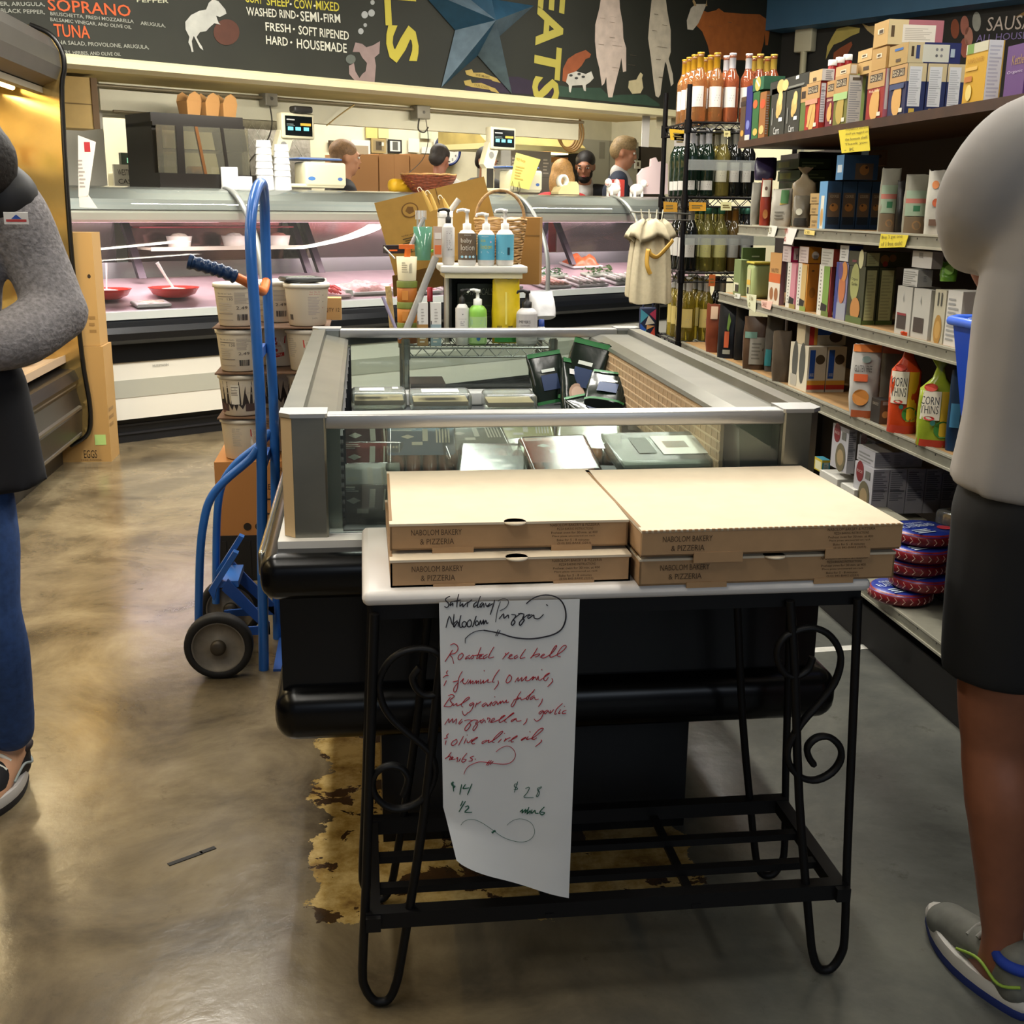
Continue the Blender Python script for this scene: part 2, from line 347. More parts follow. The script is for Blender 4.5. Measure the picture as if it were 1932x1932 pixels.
# ================================================================ wrought-iron table with pizza boxes
t = thing('side_table', 'black wrought-iron table with white top, scrolled sides and hairpin legs', 'table', (.43, 2.02, 0))
o_ = V((.43, 2.02, 0))
def TT(mb): mb.T = Matrix.Translation(-o_)
b = MB(); TT(b); b.rbox((-.012, 1.822, .762), (.862, 2.24, .786), mat('#d8d2cc', .5), .012); b.build('tabletop', t)
b = MB(); TT(b)
for y in (1.838, 2.125): b.box((.005, y, .735), (.85, y+.022, .762), IRON)
for x in (.005, .828): b.box((x, 1.84, .735), (x+.022, 2.14, .762), IRON)
b.build('apron_frame', t)
def hairpin(sx, y):
    b = MB(); TT(b); X = (lambda x: x) if sx < 0 else (lambda x: .848-x)
    P = [(.008, .75), (-.004, .5), (-.016, .25), (-.026, .08), (-.022, .04), (-.008, .014), (.006, .009), (.02, .014), (.032, .04), (.044, .1), (.085, .37), (.112, .62), (.13, .75)]
    b.tube([(X(x), y, z) for x, z in smooth_path([(x, z, 0) for x, z in P], 3) and [(q.x, q.y) for q in smooth_path([(x, z, 0) for x, z in P], 3)]], .0082, IRON, 8); return b.build('leg', t)
for sx in (-1, 1):
    for y in (1.826, 2.15): hairpin(sx, y)
SL = [(740,615),(700,665),(690,700),(712,760),(770,812),(850,812),(925,775),(955,700),(940,600),(870,510),(790,480),(700,480),(600,510),(520,570),(465,660),(445,750),(470,880),(540,990),(650,1090),(750,1170),(820,1245),(852,1340),(845,1430),(800,1530),(720,1605),(600,1645),(500,1625),(425,1560),(396,1480),(412,1400),(470,1348),(540,1330),(610,1350),(655,1410),(650,1470),(620,1550)]
SR = [(1105,290),(1085,340),(1030,366),(985,340),(965,270),(1000,205),(1090,175),(1160,195),(1205,250),(1215,310),(1190,390),(1130,470),(1060,550),(1010,640),(1015,710),(1060,760),(1120,770),(1180,740),(1215,690),(1212,640),(1170,602),(1120,605),(1085,640),(1090,680),(1110,710)]
for pts, ox, oy, k in ((SL, 600, 1100, 3.864), (SR, 1000, 1100, 2.073)):
    w = [ony(ox+x/k, oy+y/k, 1.828) for x, y in pts]
    for yy in (1.828,):
        b = MB(); TT(b); b.tube(smooth_path([(q.x, yy, q.z) for q in w], 3), .0062, IRON, 6, flat=1.6, up=(0, 0, 1)); b.build('scroll', t)
b = MB(); TT(b)
for y in (1.812, 2.132): b.box((-.018, y, .168), (.866, y+.028, .198), IRON)
for x in (-.018, .84): b.box((x, 1.80, .17), (x+.026, 2.16, .196), IRON)
b.build('shelf_frame', t)
for y in (1.905, 2.01): b = MB(); TT(b); b.box((0, y, .176), (.85, y+.02, .19), IRON); b.build('shelf_bar', t)
for x in (.30, .57): b = MB(); TT(b); b.box((x, 1.81, .170), (x+.016, 2.15, .178), IRON); b.build('shelf_bar', t)
# pizza boxes
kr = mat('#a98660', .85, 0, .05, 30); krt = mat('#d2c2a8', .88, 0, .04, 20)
def pizza_box(label, loc, rz, w, dp, h, flap, seed):
    t = thing('pizza_box', label, 'pizza box', loc, rz, 'cardboard pizza boxes stacked on the white table')
    b = MB(); th = .003
    b.box((-w/2, -dp/2, 0), (w/2, dp/2, th), kr)
    b.box((-w/2, -dp/2, 0), (w/2, -dp/2+th, h-.004), kr); b.box((-w/2, dp/2-th, 0), (w/2, dp/2, h-.004), kr)
    b.box((-w/2, -dp/2, 0), (-w/2+th, dp/2, h-.006), kr); b.box((w/2-th, -dp/2, 0), (w/2, dp/2, h-.006), kr)
    b.build('tray', t)
    b = MB(); ly = -dp/2-(.004 if flap else .001)
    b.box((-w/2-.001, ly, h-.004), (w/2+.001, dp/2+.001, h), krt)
    if flap:
        b.box((-w/2, ly, .004), (w/2, ly+.003, h-.002), kr)                            # front wall tucks over the outside
        b.box((-w/2+.09, ly-.001, -.012), (-w/2+.175, ly+.002, .006), kr); b.box((w/2-.135, ly-.001, -.012), (w/2-.055, ly+.002, .006), kr)
        n = 46
        for i in range(n): b.box((-w/2+w*i/n, ly-.0012, h-.003), (-w/2+w*(i+.55)/n, ly+.002, h+.0006), kr)   # perforated fold
    else:
        b.lathe([(0, 0), (.019, 0), (.019, .003), (0, .003)], krt, (w*.02, ly+.004, h-.003), 18)
        for x in (-w*.24, w*.26): b.box((x-.035, ly-.001, -.006), (x+.035, ly+.002, .004), kr)
    b.poly([(-w/2-.001, -dp/2+.02, h+.0005), (-w/2-.001, dp/2-.02, h+.0005), (-w/2+.004, dp/2-.02, h+.0005), (-w/2+.004, -dp/2+.02, h+.0005)], KRAFTD)
    b.build('lid', t)
    b = MB(); M = frame((0, ly-.0012, 0), (1, 0, 0), (0, 0, 1)); z = h*.5
    b.text('NABOLOM BAKERY', M, -w/2+.035, z+.003, .085, .010, INK); b.text('& PIZZERIA', M, -w/2+.05, z-.013, .057, .010, INK); b.build('shop_lettering', t); b = MB()
    x = w/2-.135
    b.text('NABOLOM BAKERY & PIZZERIA', M, x, z+.014, .085, .0048, INK); b.text('PIZZA BAKING INSTRUCTIONS', M, x+.012, z+.0075, .062, .0042, INK)
    b.text('Preheat oven for 30 min. at 400', M, x+.002, z+.001, .08, .004, INK); b.text('Place pizza uncovered on rack', M, x+.004, z-.0055, .074, .004, INK)
    b.text('Bake for 5 - 8 minutes', M, x+.012, z-.012, .056, .004, INK); b.text('(510) 845-BAKE (2253)', M, x+.013, z-.0185, .058, .0046, INK)
    b.build('instruction_lettering', t); return t
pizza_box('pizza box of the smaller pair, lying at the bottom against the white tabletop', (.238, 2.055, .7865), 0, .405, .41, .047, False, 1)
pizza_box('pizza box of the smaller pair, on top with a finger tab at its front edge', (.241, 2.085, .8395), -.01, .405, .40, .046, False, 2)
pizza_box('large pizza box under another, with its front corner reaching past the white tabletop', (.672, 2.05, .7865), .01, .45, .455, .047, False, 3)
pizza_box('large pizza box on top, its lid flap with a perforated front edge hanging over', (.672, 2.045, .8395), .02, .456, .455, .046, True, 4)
# handwritten paper sign
PX0, PX1 = .1125, .3445
def paper_y(u, v):                       # the sheet hangs a little wavy and curls forward at its foot
    return 1.800-.004*sin(3*v+u)-.006*v*v*(1-u)-.003*sin(9*u)*v - (.02*max(0, v-.85)/.15*(1-u))
def paper_pt(u, v, off=0):
    zb = .318-.105*u**.8; x = PX0+(PX1-PX0)*u+.006*v*(1-u)-.004*v*u
    if v > .8: x += .02*(v-.8)*(1-u)/.2
    return V((x, paper_y(u, v)-off, .775+(zb-.775)*v))
sg = thing('paper_sign', 'long white paper sheet handwritten with a pizza special, hanging from the table edge', 'sign', (.23, 1.800, .775)); so = V((.23, 1.800, .775))
b = MB(); b.T = Matrix.Translation(-so); b.grid(lambda u, v: paper_pt(u, v), 24, 40, mat('#dddcd9', .8, 0, .03, 8)); b.grid(lambda u, v: paper_pt(1-u, v, -.0004), 24, 40, PAPER); b.build('sheet', sg)
STROKES = {
 ('black', 1105, 17): "205 150 175 160 145 185 150 210 180 235 185 270 160 295 130 280|240 215 210 230 205 272 240 235 238 275|318 120 298 200 290 290|245 215 345 195|340 215 330 280 370 240 370 285 430 225 425 285|425 240 490 190|555 215 515 250 515 290 555 255|600 145 568 230 560 290 590 280|625 225 595 260 605 290 640 235 645 290|665 230 680 275 725 235|785 195 758 290 725 385|690 285 760 240|255 380 235 520 195 405 150 555|300 460 255 500 255 548 305 475 308 540|345 395 325 480 335 550 375 530|385 470 360 500 365 540 400 540 415 490 385 470|468 445 430 480 430 535 470 535 482 480 460 448|545 400 495 545|548 460 530 500 545 525 575 500 558 460|580 520 600 455 610 510 640 450 640 510 670 455 680 500 700 485|840 440 900 370 905 430 960 385 965 430|1000 380 1060 390 1030 450 1050 475 1018 520 1000 500 1030 440 1130 360|1090 370 1165 375 1145 435 1170 450 1118 522 1108 480 1190 400 1240 375|1270 380 1220 400 1225 432 1290 385 1300 425 1360 432 1420 375|1455 248 1475 262",
 ('black', 1105, 11): "860 215 820 330 795 480|825 210 880 178 945 185 965 225 930 290 850 335|400 755 400 700 415 680 460 640 540 598 640 585|830 575 795 660|855 585 815 660",
 ('black', 1105, 22): "1195 240 1260 185 1340 145 1450 125 1560 142 1640 190 1690 270 1710 370 1700 470 1650 570 1550 635 1400 675 1250 695 1100 688 980 665 880 632 760 605 640 585",
 ('red', 1205, 13): "235 150 190 220 135 305|205 90 250 70 295 95 305 140 270 190 200 212 230 250 250 330|365 190 320 215 305 260 325 275 360 245 375 210 350 190|460 215 415 240 400 270 440 250 455 265 500 215 505 250 475 268|605 115 570 200 545 265|510 222 640 205|545 265 605 235 612 215 585 230 580 262 625 258|690 205 640 235 640 265 690 235|775 110 720 200 705 255 775 240|920 190 930 210 885 270|930 218 970 180|950 258 1010 220 995 210 970 240 980 265 1025 260|1080 215 1040 240 1045 265 1090 235|1185 140 1130 220 1115 260 1180 245|1340 120 1300 190 1250 260|1250 248 1310 212 1368 198 1350 225 1310 242|1370 242 1430 212 1420 200 1390 225 1395 250 1440 245 1530 185 1590 100 1570 98 1515 185 1500 232 1530 238 1640 180 1712 112 1700 85 1655 110 1600 190 1602 225 1640 235|175 415 155 440 165 465|110 510 145 482 182 480|155 545 120 615|360 425 315 510 300 620 275 690 250 685 252 640 300 575|235 562 310 545|330 570 380 515 362 560 400 588 440 530|430 590 470 535 462 585 500 545 495 590|510 585 545 540 540 585 575 545 572 590|600 530 598 588 640 540 635 582 700 530 690 570 740 562|845 405 790 480 752 562 780 565|825 545 830 590 775 665|643 412 648 425|985 470 955 500 930 560 950 580 990 550 1005 500 965 475|1045 570 1090 505 1085 560 1140 505 1132 560 1200 490 1185 545 1230 545 1290 490 1270 542 1310 500 1330 540 1350 485 1355 540 1390 535|1380 535 1480 465 1495 445 1440 478 1420 530 1450 545 1480 500|1525 515 1535 555 1470 625|1393 398 1398 410|205 760 160 820 120 880|175 740 225 725 255 750 200 800 230 840 205 880 120 880|245 838 240 870 290 838 290 872 370 830 450 775 440 757 395 790 345 860 370 885|505 825 455 850 465 872 512 838 482 920 435 962|550 830 525 890|550 852 605 815|670 830 620 860 630 885 680 845 690 880 745 820 722 880|800 810 750 850 770 872 810 820 820 862 860 815 855 850 890 810 900 842 940 800 932 838 970 825|783 755 787 764|1125 690 1080 760 1050 840 1015 890 998 870 1040 800|1030 802 1100 770|1075 802 1120 770 1130 800 1200 770|1305 660 1240 740 1210 800 1200 765 1290 690|1300 740 1250 770 1250 797 1300 760 1310 795 1355 785|1405 780 1390 830 1350 885",
 ('red', 1305, 13): "435 262 400 300 372 290 360 245|130 425 185 345 185 400 235 345 235 400 285 345 275 415|355 350 315 400 325 415 362 378|385 372 440 360 480 372 450 400 470 425 430 485 400 502 393 470 440 410 500 365 560 372 530 408 560 425 520 492 498 495 510 450 600 365|640 350 600 380 610 405 650 365 660 402|690 365 690 340 722 352 702 398|720 402 780 362 770 345 740 370 740 402 850 362 920 310 872 330 840 385 860 402 940 350 1030 287 1018 282 960 330 910 388 940 402|1070 350 1010 370 1000 397 1060 360 1072 388 1130 380|1205 350 1190 400 1155 435|1410 240 1360 270 1370 292 1422 248 1390 340 1330 385 1295 355|1470 235 1430 265 1440 290 1480 245 1490 282|1510 240 1502 282 1550 230|1665 150 1590 220 1562 290 1590 282|1640 230 1612 282 1640 275|1715 240 1672 255 1662 285 1712 280|1688 183 1690 196|180 540 155 570 168 590|120 607 168 592|150 630 135 685|285 610 235 640 215 680 245 690 290 650 285 610|375 570 310 690|410 600 380 670|420 625 432 660 490 610|470 655 560 592 530 597 480 640 490 672 525 665|418 553 424 562|680 625 620 650 622 672 680 640 710 628 700 662 800 610 885 532 870 520 790 590 750 650 780 662|870 620 825 665|930 610 905 652 940 620 990 600|960 652 1060 602 1075 577 1010 620 1000 660 1030 655|908 543 915 552|1195 590 1140 620 1132 640 1190 605 1200 628|1220 585 1202 628 1280 600|1260 622 1340 560 1412 490 1398 475 1350 502 1270 600 1290 627 1330 600|1385 625 1390 650 1310 720|1238 518 1246 532|215 780 170 840 135 865|150 852 210 828 190 882 240 850 225 840 215 875 270 865|280 862 300 845 290 908|310 902 335 858|420 790 370 850 350 900 380 905 410 872 360 870|510 830 460 850 490 870 480 892 440 895|525 866 532 874|715 895 670 955|740 895 690 960|765 905 720 950",
 ('red', 1305, 10): "800 785 850 745 940 710 1010 740 1050 800 1045 870 990 930 900 950 780 935 660 915 570 910 490 935 430 970 395 1020 380 1065",
 ('green', 1455, 17): "250 130 220 145 230 175 265 185 240 210|235 125 245 250|350 160 325 290|400 160 370 205 378 215 450 205|485 155 425 295|365 375 335 440|400 380 315 515|395 455 430 440 440 470 390 520 485 525|1115 545 1150 510 1140 560 1190 505 1180 558 1210 510|1230 480 1205 570 1250 520 1242 570|1270 510 1265 562 1310 515 1312 552 1355 555|1430 470 1370 540 1400 575 1435 545 1380 540|740 800 800 790|750 815 790 775|770 778 760 815",
 ('green', 1455, 11): "1085 180 1050 175 1040 210 1080 230 1075 250 1035 245|1085 145 1040 285|1185 235 1225 215 1235 235 1200 300 1165 350 1290 350|1395 205 1340 230 1350 275 1325 330 1345 335 1370 280 1350 250 1395 215",
 ('green', 1455, 6): "340 690 370 650 430 620 510 620 600 660 690 720 780 790 880 865 990 915 1110 940 1210 925 1280 870 1305 800 1285 720 1230 665 1140 635 1050 645 980 685 945 720"}
PEN = dict(black=mat('#14101c', .6), red=mat('#a81424', .6), green=mat('#14523a', .6)); pb = {k: MB() for k in PEN}
for k in pb: pb[k].T = Matrix.Translation(-so)
for (c, y0, w), ss in STROKES.items():
    for st in ss.split('|'):
        q = list(map(float, st.split())); P = []
        for i in range(0, len(q), 2):
            g = ony(820+q[i]/6.9, y0+q[i+1]/6.9, 1.795); P.append(V((g.x, 0, g.z)))
        P = smooth_path(P, 3); n = len(P); r = w/6.9/2*1.82/FPX*.98
        P2 = []
        for g in P:
            v = (.775-g.z)/(.775-.27); u = min(1, max(0, (g.x-PX0)/(PX1-PX0))); v = (.775-g.z)/(.775-(.318-.105*u**.8)); P2.append(V((g.x, paper_y(u, v)-.0007, g.z)))
        pb[c].tube(P2, [r*(.75+.25*sin(pi*i/max(1, n-1))) for i in range(n)], PEN[c], 6, up=(0, 1, 0), flat=1)
        if len(P2) > 1: pass
for c in pb:
    for p in pb[c].v: pass
    pb[c].build(c+'_handwriting', sg)
# ================================================================ island freezer
FO = V((.385, 3.17, 0))
fz = thing('island_freezer', 'open-top stainless island freezer with glass ends on a black plinth', 'freezer', FO)
def FB(): b = MB(); b.T = Matrix.Translation(-FO); return b
gl_black = mat('#050506', .25, 0, spec=.35); st = mat('#85847a', .30, .85, .12, 7); alu = mat('#b4b4b2', .34, .75)
b = FB(); b.box((.02, 2.39, 0), (.72, 3.95, .33), gl_black); b.build('plinth', fz)
b = FB(); b.rbox((-.198, 2.225, .325), (1.005, 4.1, .44), gl_black, .045, 5); b.build('lower_bumper', fz)
b = FB(); b.box((-.18, 2.27, .43), (.957, 4.08, .655), gl_black); b.build('cabinet', fz)
b = FB(); b.rbox((-.212, 2.195, .645), (.985, 4.12, .737), gl_black, .034, 5); b.build('upper_bumper', fz)
b = FB(); b.rbox((-.222, 2.3, .668), (-.206, 4.05, .722), mat('#c8c2ae', .18, .95), .007); b.build('chrome_strip', fz)
b = FB(); b.box((-.178, 2.262, .728), (.948, 4.06, .752), mat('#dedad2', .45)); b.build('white_ledge', fz)
tan = mat('#c9ae86', .55)
for x0, x1, y0, y1, s in ((-.166, -.078, 2.285, 2.36, -1), (.857, .937, 2.285, 2.36, 1), (-.166, -.078, 3.93, 4.0, -1), (.857, .937, 3.93, 4.0, 1)):
    b = FB(); c = .022
    pl = [(x0+c, y0), (x1-.004, y0), (x1, y0+.004), (x1, y1), (x0, y1), (x0, y0+c)] if s < 0 else [(x0+.004, y0), (x1-c, y0), (x1, y0+c), (x1, y1), (x0, y1), (x0, y0+.004)]
    b.prism(pl, .752, .996, 2, st); b.prism([(x+(.003 if x > (x0+x1)/2 else -.003), y+(.003 if y > (y0+y1)/2 else -.003)) for x, y in pl], .996, 1.004, 2, alu)
    if y0 < 3:
        x = x0-.0006 if s < 0 else x0-.0004
        if s < 0: b.poly([(x0-.0007, y1, .753), (x0-.0007, y0+c, .753), (x0-.0007, y0+c, .994), (x0-.0007, y1, .994)], tan); b.poly([(x0-.0005, y0+c-.0005, .753), (x0+c-.0005, y0-.0005, .753), (x0+c-.0005, y0-.0005, .994), (x0-.0005, y0+c-.0005, .994)], tan)
    b.build('corner_post', fz)
gg = glass('#e4ece8', .03, .01)
for y in (2.305, 3.945):
    b = FB(); b.box((-.078, y, .755), (.857, y+.006, .976), gg); b.build('glass_panel', fz)
    b = FB(); b.rbox((-.08, y-.018, .972), (.859, y+.03, 1.001), alu, .004, 2); b.build('end_rail', fz)
for s in (-1, 1):
    b = FB(); X = (lambda x: x) if s < 0 else (lambda x: .772-x)
    def bx(xa, ya, za, xb, yb, zb, m): b.box((min(X(xa), X(xb)), ya, za), (max(X(xa), X(xb)), yb, zb), m)
    bx(-.165, 2.36, .752, -.150, 3.93, .99, st)
    A = [(-.166, 1.0), (-.125, 1.002), (-.122, .985), (-.062, .972), (-.052, .966), (-.052, .74), (-.15, .74), (-.15, .985)] if s < 0 else [(-.166, 1.0), (-.125, 1.002), (-.12, .984), (-.028, .984), (.006, .974), (.012, .966), (-.012, .95), (-.03, .74), (-.15, .74), (-.15, .985)]
    q = [(X(x), z) for x, z in A]; b.prism(q if s < 0 else q[::-1], 2.355, 3.935, 1, st); b.build('side_rail', fz)
b = FB(); pm = mat('#b89a76', .6); pl2 = mat('#d4bb98', .6)
b.box((.765, 2.42, .80), (.773, 3.93, .962), pm)
for i in range(7): b.box((.7635, 2.42, .80+.022*i+.018), (.7655, 3.93, .80+.022*i+.022), pl2)
for i in range(34): y = 2.44+.044*i; b.box((.7637, y, .803), (.7652, y+.003, .957), pl2)
b.build('air_return_panel', fz)
b = FB()
for i in range(11): b.box((-.052, 2.36, .757+.018*i), (-.046, 3.92, .765+.018*i), mat('#26282a', .5, .5))
for i in range(12): b.box((-.0465, 2.37+.138*i, .755), (-.0435, 2.377+.138*i, .955), mat('#26282a', .5, .5))
b.build('air_grille', fz)
b = FB(); b.box((-.05, 2.33, .70), (.80, 3.93, .755), mat('#34383a', .5)); b.build('product_deck', fz)
b = FB(); b.rbox((-.05, 3.85, .755), (.765, 3.925, .80), mat('#d9dcda', .4), .006); b.build('rear_lip', fz)
# ---- sausage packs
film = glass('#e8ece8', .02, .12)
def sausage_pack(label, px, py, z, rz, tilt, card, meat, text=True, w=.15, l=.16, white=False):
    p = onz(px, py, z) if z > 0 else ony(px, py, -z); t = thing('sausage_pack', label, 'sausage pack', p, 0, 'sausage packs in the freezer')
    t.rotation_euler = (radians(tilt), 0, radians(rz))
    b = MB(); mm = mat(meat, .3, 0, .18, 60, coat=.4); n = 4
    for i in range(n):
        s = MB(); x = -w*.36+w*.72*i/(n-1); r = w*.105
        s.tube([(x, -l*.46, 0), (x, -l*.42, 0), (x, -l*.3, 0), (x, .0, .002), (x, l*.3, 0), (x, l*.42, 0)], [r*.3, r*.8, r, r*1.02, r, r*.4], mm, 10); s.build('sausage', t)
    s = MB(); cm = mat(card, .4); hz = w*.115
    s.grid(lambda u, v: (-w/2+w*u, -l*.16+l*.64*v, hz+.004*sin(pi*v)), 6, 4, cm)
    M = Matrix.Translation((0, 0, hz+.0045)); wm = mat('#e4dcd0', .5)
    for k in range(5): s.rect(M, w*(.22+.045*k), l*.08, w*(.245+.045*k), l*.40, wm, .0006)
    s.rect(M, w*.02, l*.12, w*.10, l*.4, wm, .0006); s.poly([(-w*.3, l*.22, .0007), (-w*.2, l*.17, .0007), (-w*.1, l*.22, .0007), (-w*.2, l*.27, .0007)], wm, M); s.lines(M, -w*.44, l*.36, -w*.05, l*.45, 3, wm, .0006); s.rect(M, -w*.14, l*.03, w*.02, l*.1, wm, .0006)
    s.build('label_card', t)
    s = MB(); s.rbox((-w/2-.004, -l*.5, -.018), (w/2+.004, l*.5, hz+.008), film, .012, 3); s.build('film', t); return t
SP = [('maroon-carded sausage pack at the top of the stack by the left grille', 697, 856, -2.585, 3, 42, '#4c2328', '#8c4a2c'),
 ('red-carded sausage pack just below the maroon-carded one', 695, 898, -2.515, -3, 44, '#7d2a26', '#a04a24'),
 ('white-labelled sausage pack low in the front stack, beside the smaller pizza boxes', 692, 940, -2.45, 4, 46, '#d9d6d4', '#8a4c34'),
 ('black and clear sausage pack at the bottom of the front stack', 694, 982, -2.40, -6, 46, '#1d1f20', '#5c3a24'),
 ('blue-grey carded pack with four dark sausages, beside the maroon-carded pack', 795, 857, .865, -2, 26, '#4f6b86', '#7c4a38'),
 ('grey-green carded pack with plump brown sausages, next to the blue-carded pack', 895, 848, .87, 8, 20, '#6a7068', '#8a5038'),
 ('dark green carded sausage pack lying right behind the smaller pizza box', 930, 882, .85, 172, -14, '#3f5046', '#7a4630'),
 ('yellow-labelled pack of pale orange sausages, at the back middle', 985, 838, .86, -4, 16, '#b9b46c', '#b87a48'),
 ('orange-red carded pack right behind the seam of the pizza boxes', 1055, 872, .86, 6, 20, '#a8442a', '#a8623a'),
 ('cream-labelled pack of orange sausages beside the clear flat tray', 1110, 838, .86, -10, 16, '#cfc8ae', '#b4713e'),
 ('pale-carded sausage pack behind the red-carded ones', 1010, 868, .84, 12, 14, '#b6b3a0', '#a86a44'),
 ('small red-and-white carded sausage pack behind the smaller pizza box', 975, 888, .825, -8, 12, '#8d3a30', '#8c5034')]
for a in SP: sausage_pack(*a)
def clear_tray(label, p, w, l, h, rz, card=None, name='clear_tray', tilt=0, grp=None):
    t = thing(name, label, 'plastic tray', p, radians(rz), grp); t.rotation_euler.x = radians(tilt)
    b = MB(); b.rbox((-w/2, -l/2, 0), (w/2, l/2, h), glass('#dfe6e2', .14, .2), .012); b.build('shell', t)
    if card:
        b = MB(); b.box((-w*.44, -l*.42, h*.3), (w*.44, l*.42, h*.55), mat(card[0], .5)); M = Matrix.Translation((0, 0, h+.0006))
        for c, x0, y0, x1, y1 in card[1]: b.rect(M, x0*w, y0*l, x1*w, y1*l, mat(c, .5), .0008)
        b.build('label', t)
    return t
clear_tray('flat clear tray with a pale card and an orange spot, behind the large pizza boxes', onz(1265, 863, .845), .30, .21, .03, 2, ('#c9cbbd', [('#5a6058', -.3, -.25, -.16, .25), ('#dfe0d6', -.12, -.3, .42, .3), ('#e0a050', -.06, -.1, .12, .12), ('#eceae2', .2, -.2, .4, .2)]), tilt=8)
clear_tray('long clear wrapped pack lying behind the blue-carded sausages', onz(880, 815, .87), .27, .1, .03, 0, ('#c4c8b8', [('#e4e4dc', -.3, -.2, .1, .2)]))
for lab, px, py, w, cd in (('clear clamshell with a white label, near the left rail of the freezer', 715, 768, .17, [('#f0f0ee', -.35, -.2, .1, .2), ('#f0f0ee', .25, .05, .36, .3)]), ('clear clamshell with a wide white label, beside another clamshell', 830, 770, .19, [('#f0f0ee', -.3, -.25, .3, .2)]), ('clear clamshell with a cream dip inside, at the back centre of the freezer', 960, 772, .16, [])):
    clear_tray(lab, onz(px, py, .79), w, .14, .055, 0, ('#c9b489', cd) if cd is not None else None, 'clamshell', grp='clamshells in the freezer')
# ---- dark green bags and frosted packets
def green_bag(label, p, rz, tilt, w=.13, h=.19, lean=0, face=True):
    sp = [('f','c',.0,.0,1,.06,'#1f6a34'),('f','c',0,.92,1,1,'#1f6a34')]+([('f','o',.5,.35,.34,1.2,'#b99a86'),('f','o',.5,.36,.25,1.1,'#d6b9a6'),('f','c',.2,.7,.38,.8,'#e8e8e8')] if face else [('f','c',.25,.25,.75,.55,'#2c3f66'),('f','c',.3,.6,.7,.66,'#dfe6e0')])
    o = pouch(label, 'bag', 'dark green bags in the freezer', w, .035, h, p, radians(rz), '#15201a', sp, 'frozen_bag', radians(tilt), rough=.18, seed=int(p[0]*1000)); o.rotation_euler.y = radians(lean); return o
green_bag('dark green bag with a round pink picture, leaning at the near end of the heap', onz(1085, 785, .765), 12, -28, .10, .19, 12)
green_bag('dark green bag standing tallest in the heap against the tan panel', V((.665, 3.62, .80)), -30, -15, .13, .2, 10, False)
green_bag('dark green bag with a blue and silver front, lying on top of the heap', V((.70, 3.36, .835)), -20, -58, .13, .15, 6, False)
green_bag('dark green bag wedged between the heap and the rear glass', V((.60, 3.66, .79)), 8, -20, .12, .17, -8, False)
green_bag('dark green bag pressed flat under the blue and silver one', V((.72, 3.40, .775)), 25, -65, .13, .15, -5, False)
for i, (px, lab) in enumerate(((1225, 'clear frosted packet standing nearest the dark green bags'), (1245, 'clear frosted packet second from the dark green bags'), (1265, 'clear frosted packet third from the dark green bags'), (1290, 'clear frosted packet farthest from the dark green bags'))):
    o = pouch(lab, 'packet', 'frosted packets in the freezer', .15, .03, .17, onz(px, 815, .765), radians(-35), '#d8cfc8', [('f','c',.2,.15,.8,.5,'#c4a296')], 'frosted_packet', radians(-12), rough=.15, seed=i+40, trans=1)
carton('grey-green flat box standing behind the dark green bags', 'box', None, .1, .03, .12, V((.72, 3.72, .79)), radians(-60), '#5d7468', (), 'flat_box')
# ================================================================ blue hand truck
HT = V((-.40, 3.65, 0)); t = thing('hand_truck', 'blue steel hand truck with a looped handle and two grey wheels', 'hand truck', HT)
def HB(): b = MB(); b.T = Matrix.Translation(-HT); return b
blu = mat('#2a66b4', .35, .1, .05, 10, coat=.3); blud = mat('#27519a', .4, .1)
NY, FY = 3.45, 3.72
def xz(pts, Y): return [(lambda q: V((q.x, Y, q.z)))(ony(x, y, Y)) for x, y in pts]
lp = [(-.33, NY, .0), (-.318, NY, .4), (-.306, NY, .75), (-.308, NY, 1.05), (-.313, NY, 1.28), (-.308, NY+.03, 1.38), (-.297, NY+.09, 1.44), (-.287, (NY+FY)/2, 1.458), (-.285, FY-.09, 1.44), (-.288, FY-.03, 1.385), (-.292, FY, 1.28), (-.292, FY, 1.05), (-.288, FY, .75), (-.296, FY, .4), (-.306, FY, 0)]
b = HB(); b.tube(smooth_path(lp, 5), .0158, blu, 12); b.build('looped_frame', t)
for Y, P in ((NY, [(-.318, .70), (-.345, .665), (-.422, .60), (-.465, .545), (-.488, .47), (-.503, .37), (-.517, .19), (-.519, .13)]), (FY, [(-.30, .70), (-.335, .66), (-.41, .60), (-.455, .54), (-.475, .47), (-.486, .37), (-.497, .19), (-.5, .13)])):
    b = HB(); b.tube(smooth_path([(x, Y, z) for x, z in P], 4), .0125, blu, 10); b.build('rear_brace', t)
for z in (.32, .62, .95): b = HB(); b.box((-.317, NY, z), (-.303, FY, z+.03), blud); b.build('cross_bar', t)
b = HB(); b.box((-.46, NY+.05, .255), (-.40, FY-.05, .275), blu); q = radians(56)
b.build('bracket_plate', t).rotation_euler = (0, 0, 0)
for Y in (NY+.04, FY-.05):
    b = HB(); b.prism([(-.475, .215), (-.465, .255), (-.395, .365), (-.41, .372), (-.49, .25)], Y, Y+.03, 1, blu); b.prism([(-.45, .25), (-.31, .10), (-.31, .14), (-.43, .285)], Y, Y+.008, 1, blud); b.prism([(-.47, .10), (-.31, .10), (-.31, .13), (-.47, .12)], Y, Y+.008, 1, blud); b.build('axle_bracket', t)
b = HB(); b.cyl((-.456, NY-.06, .102), (-.456, FY+.06, .102), .011, STEEL); b.build('axle', t)
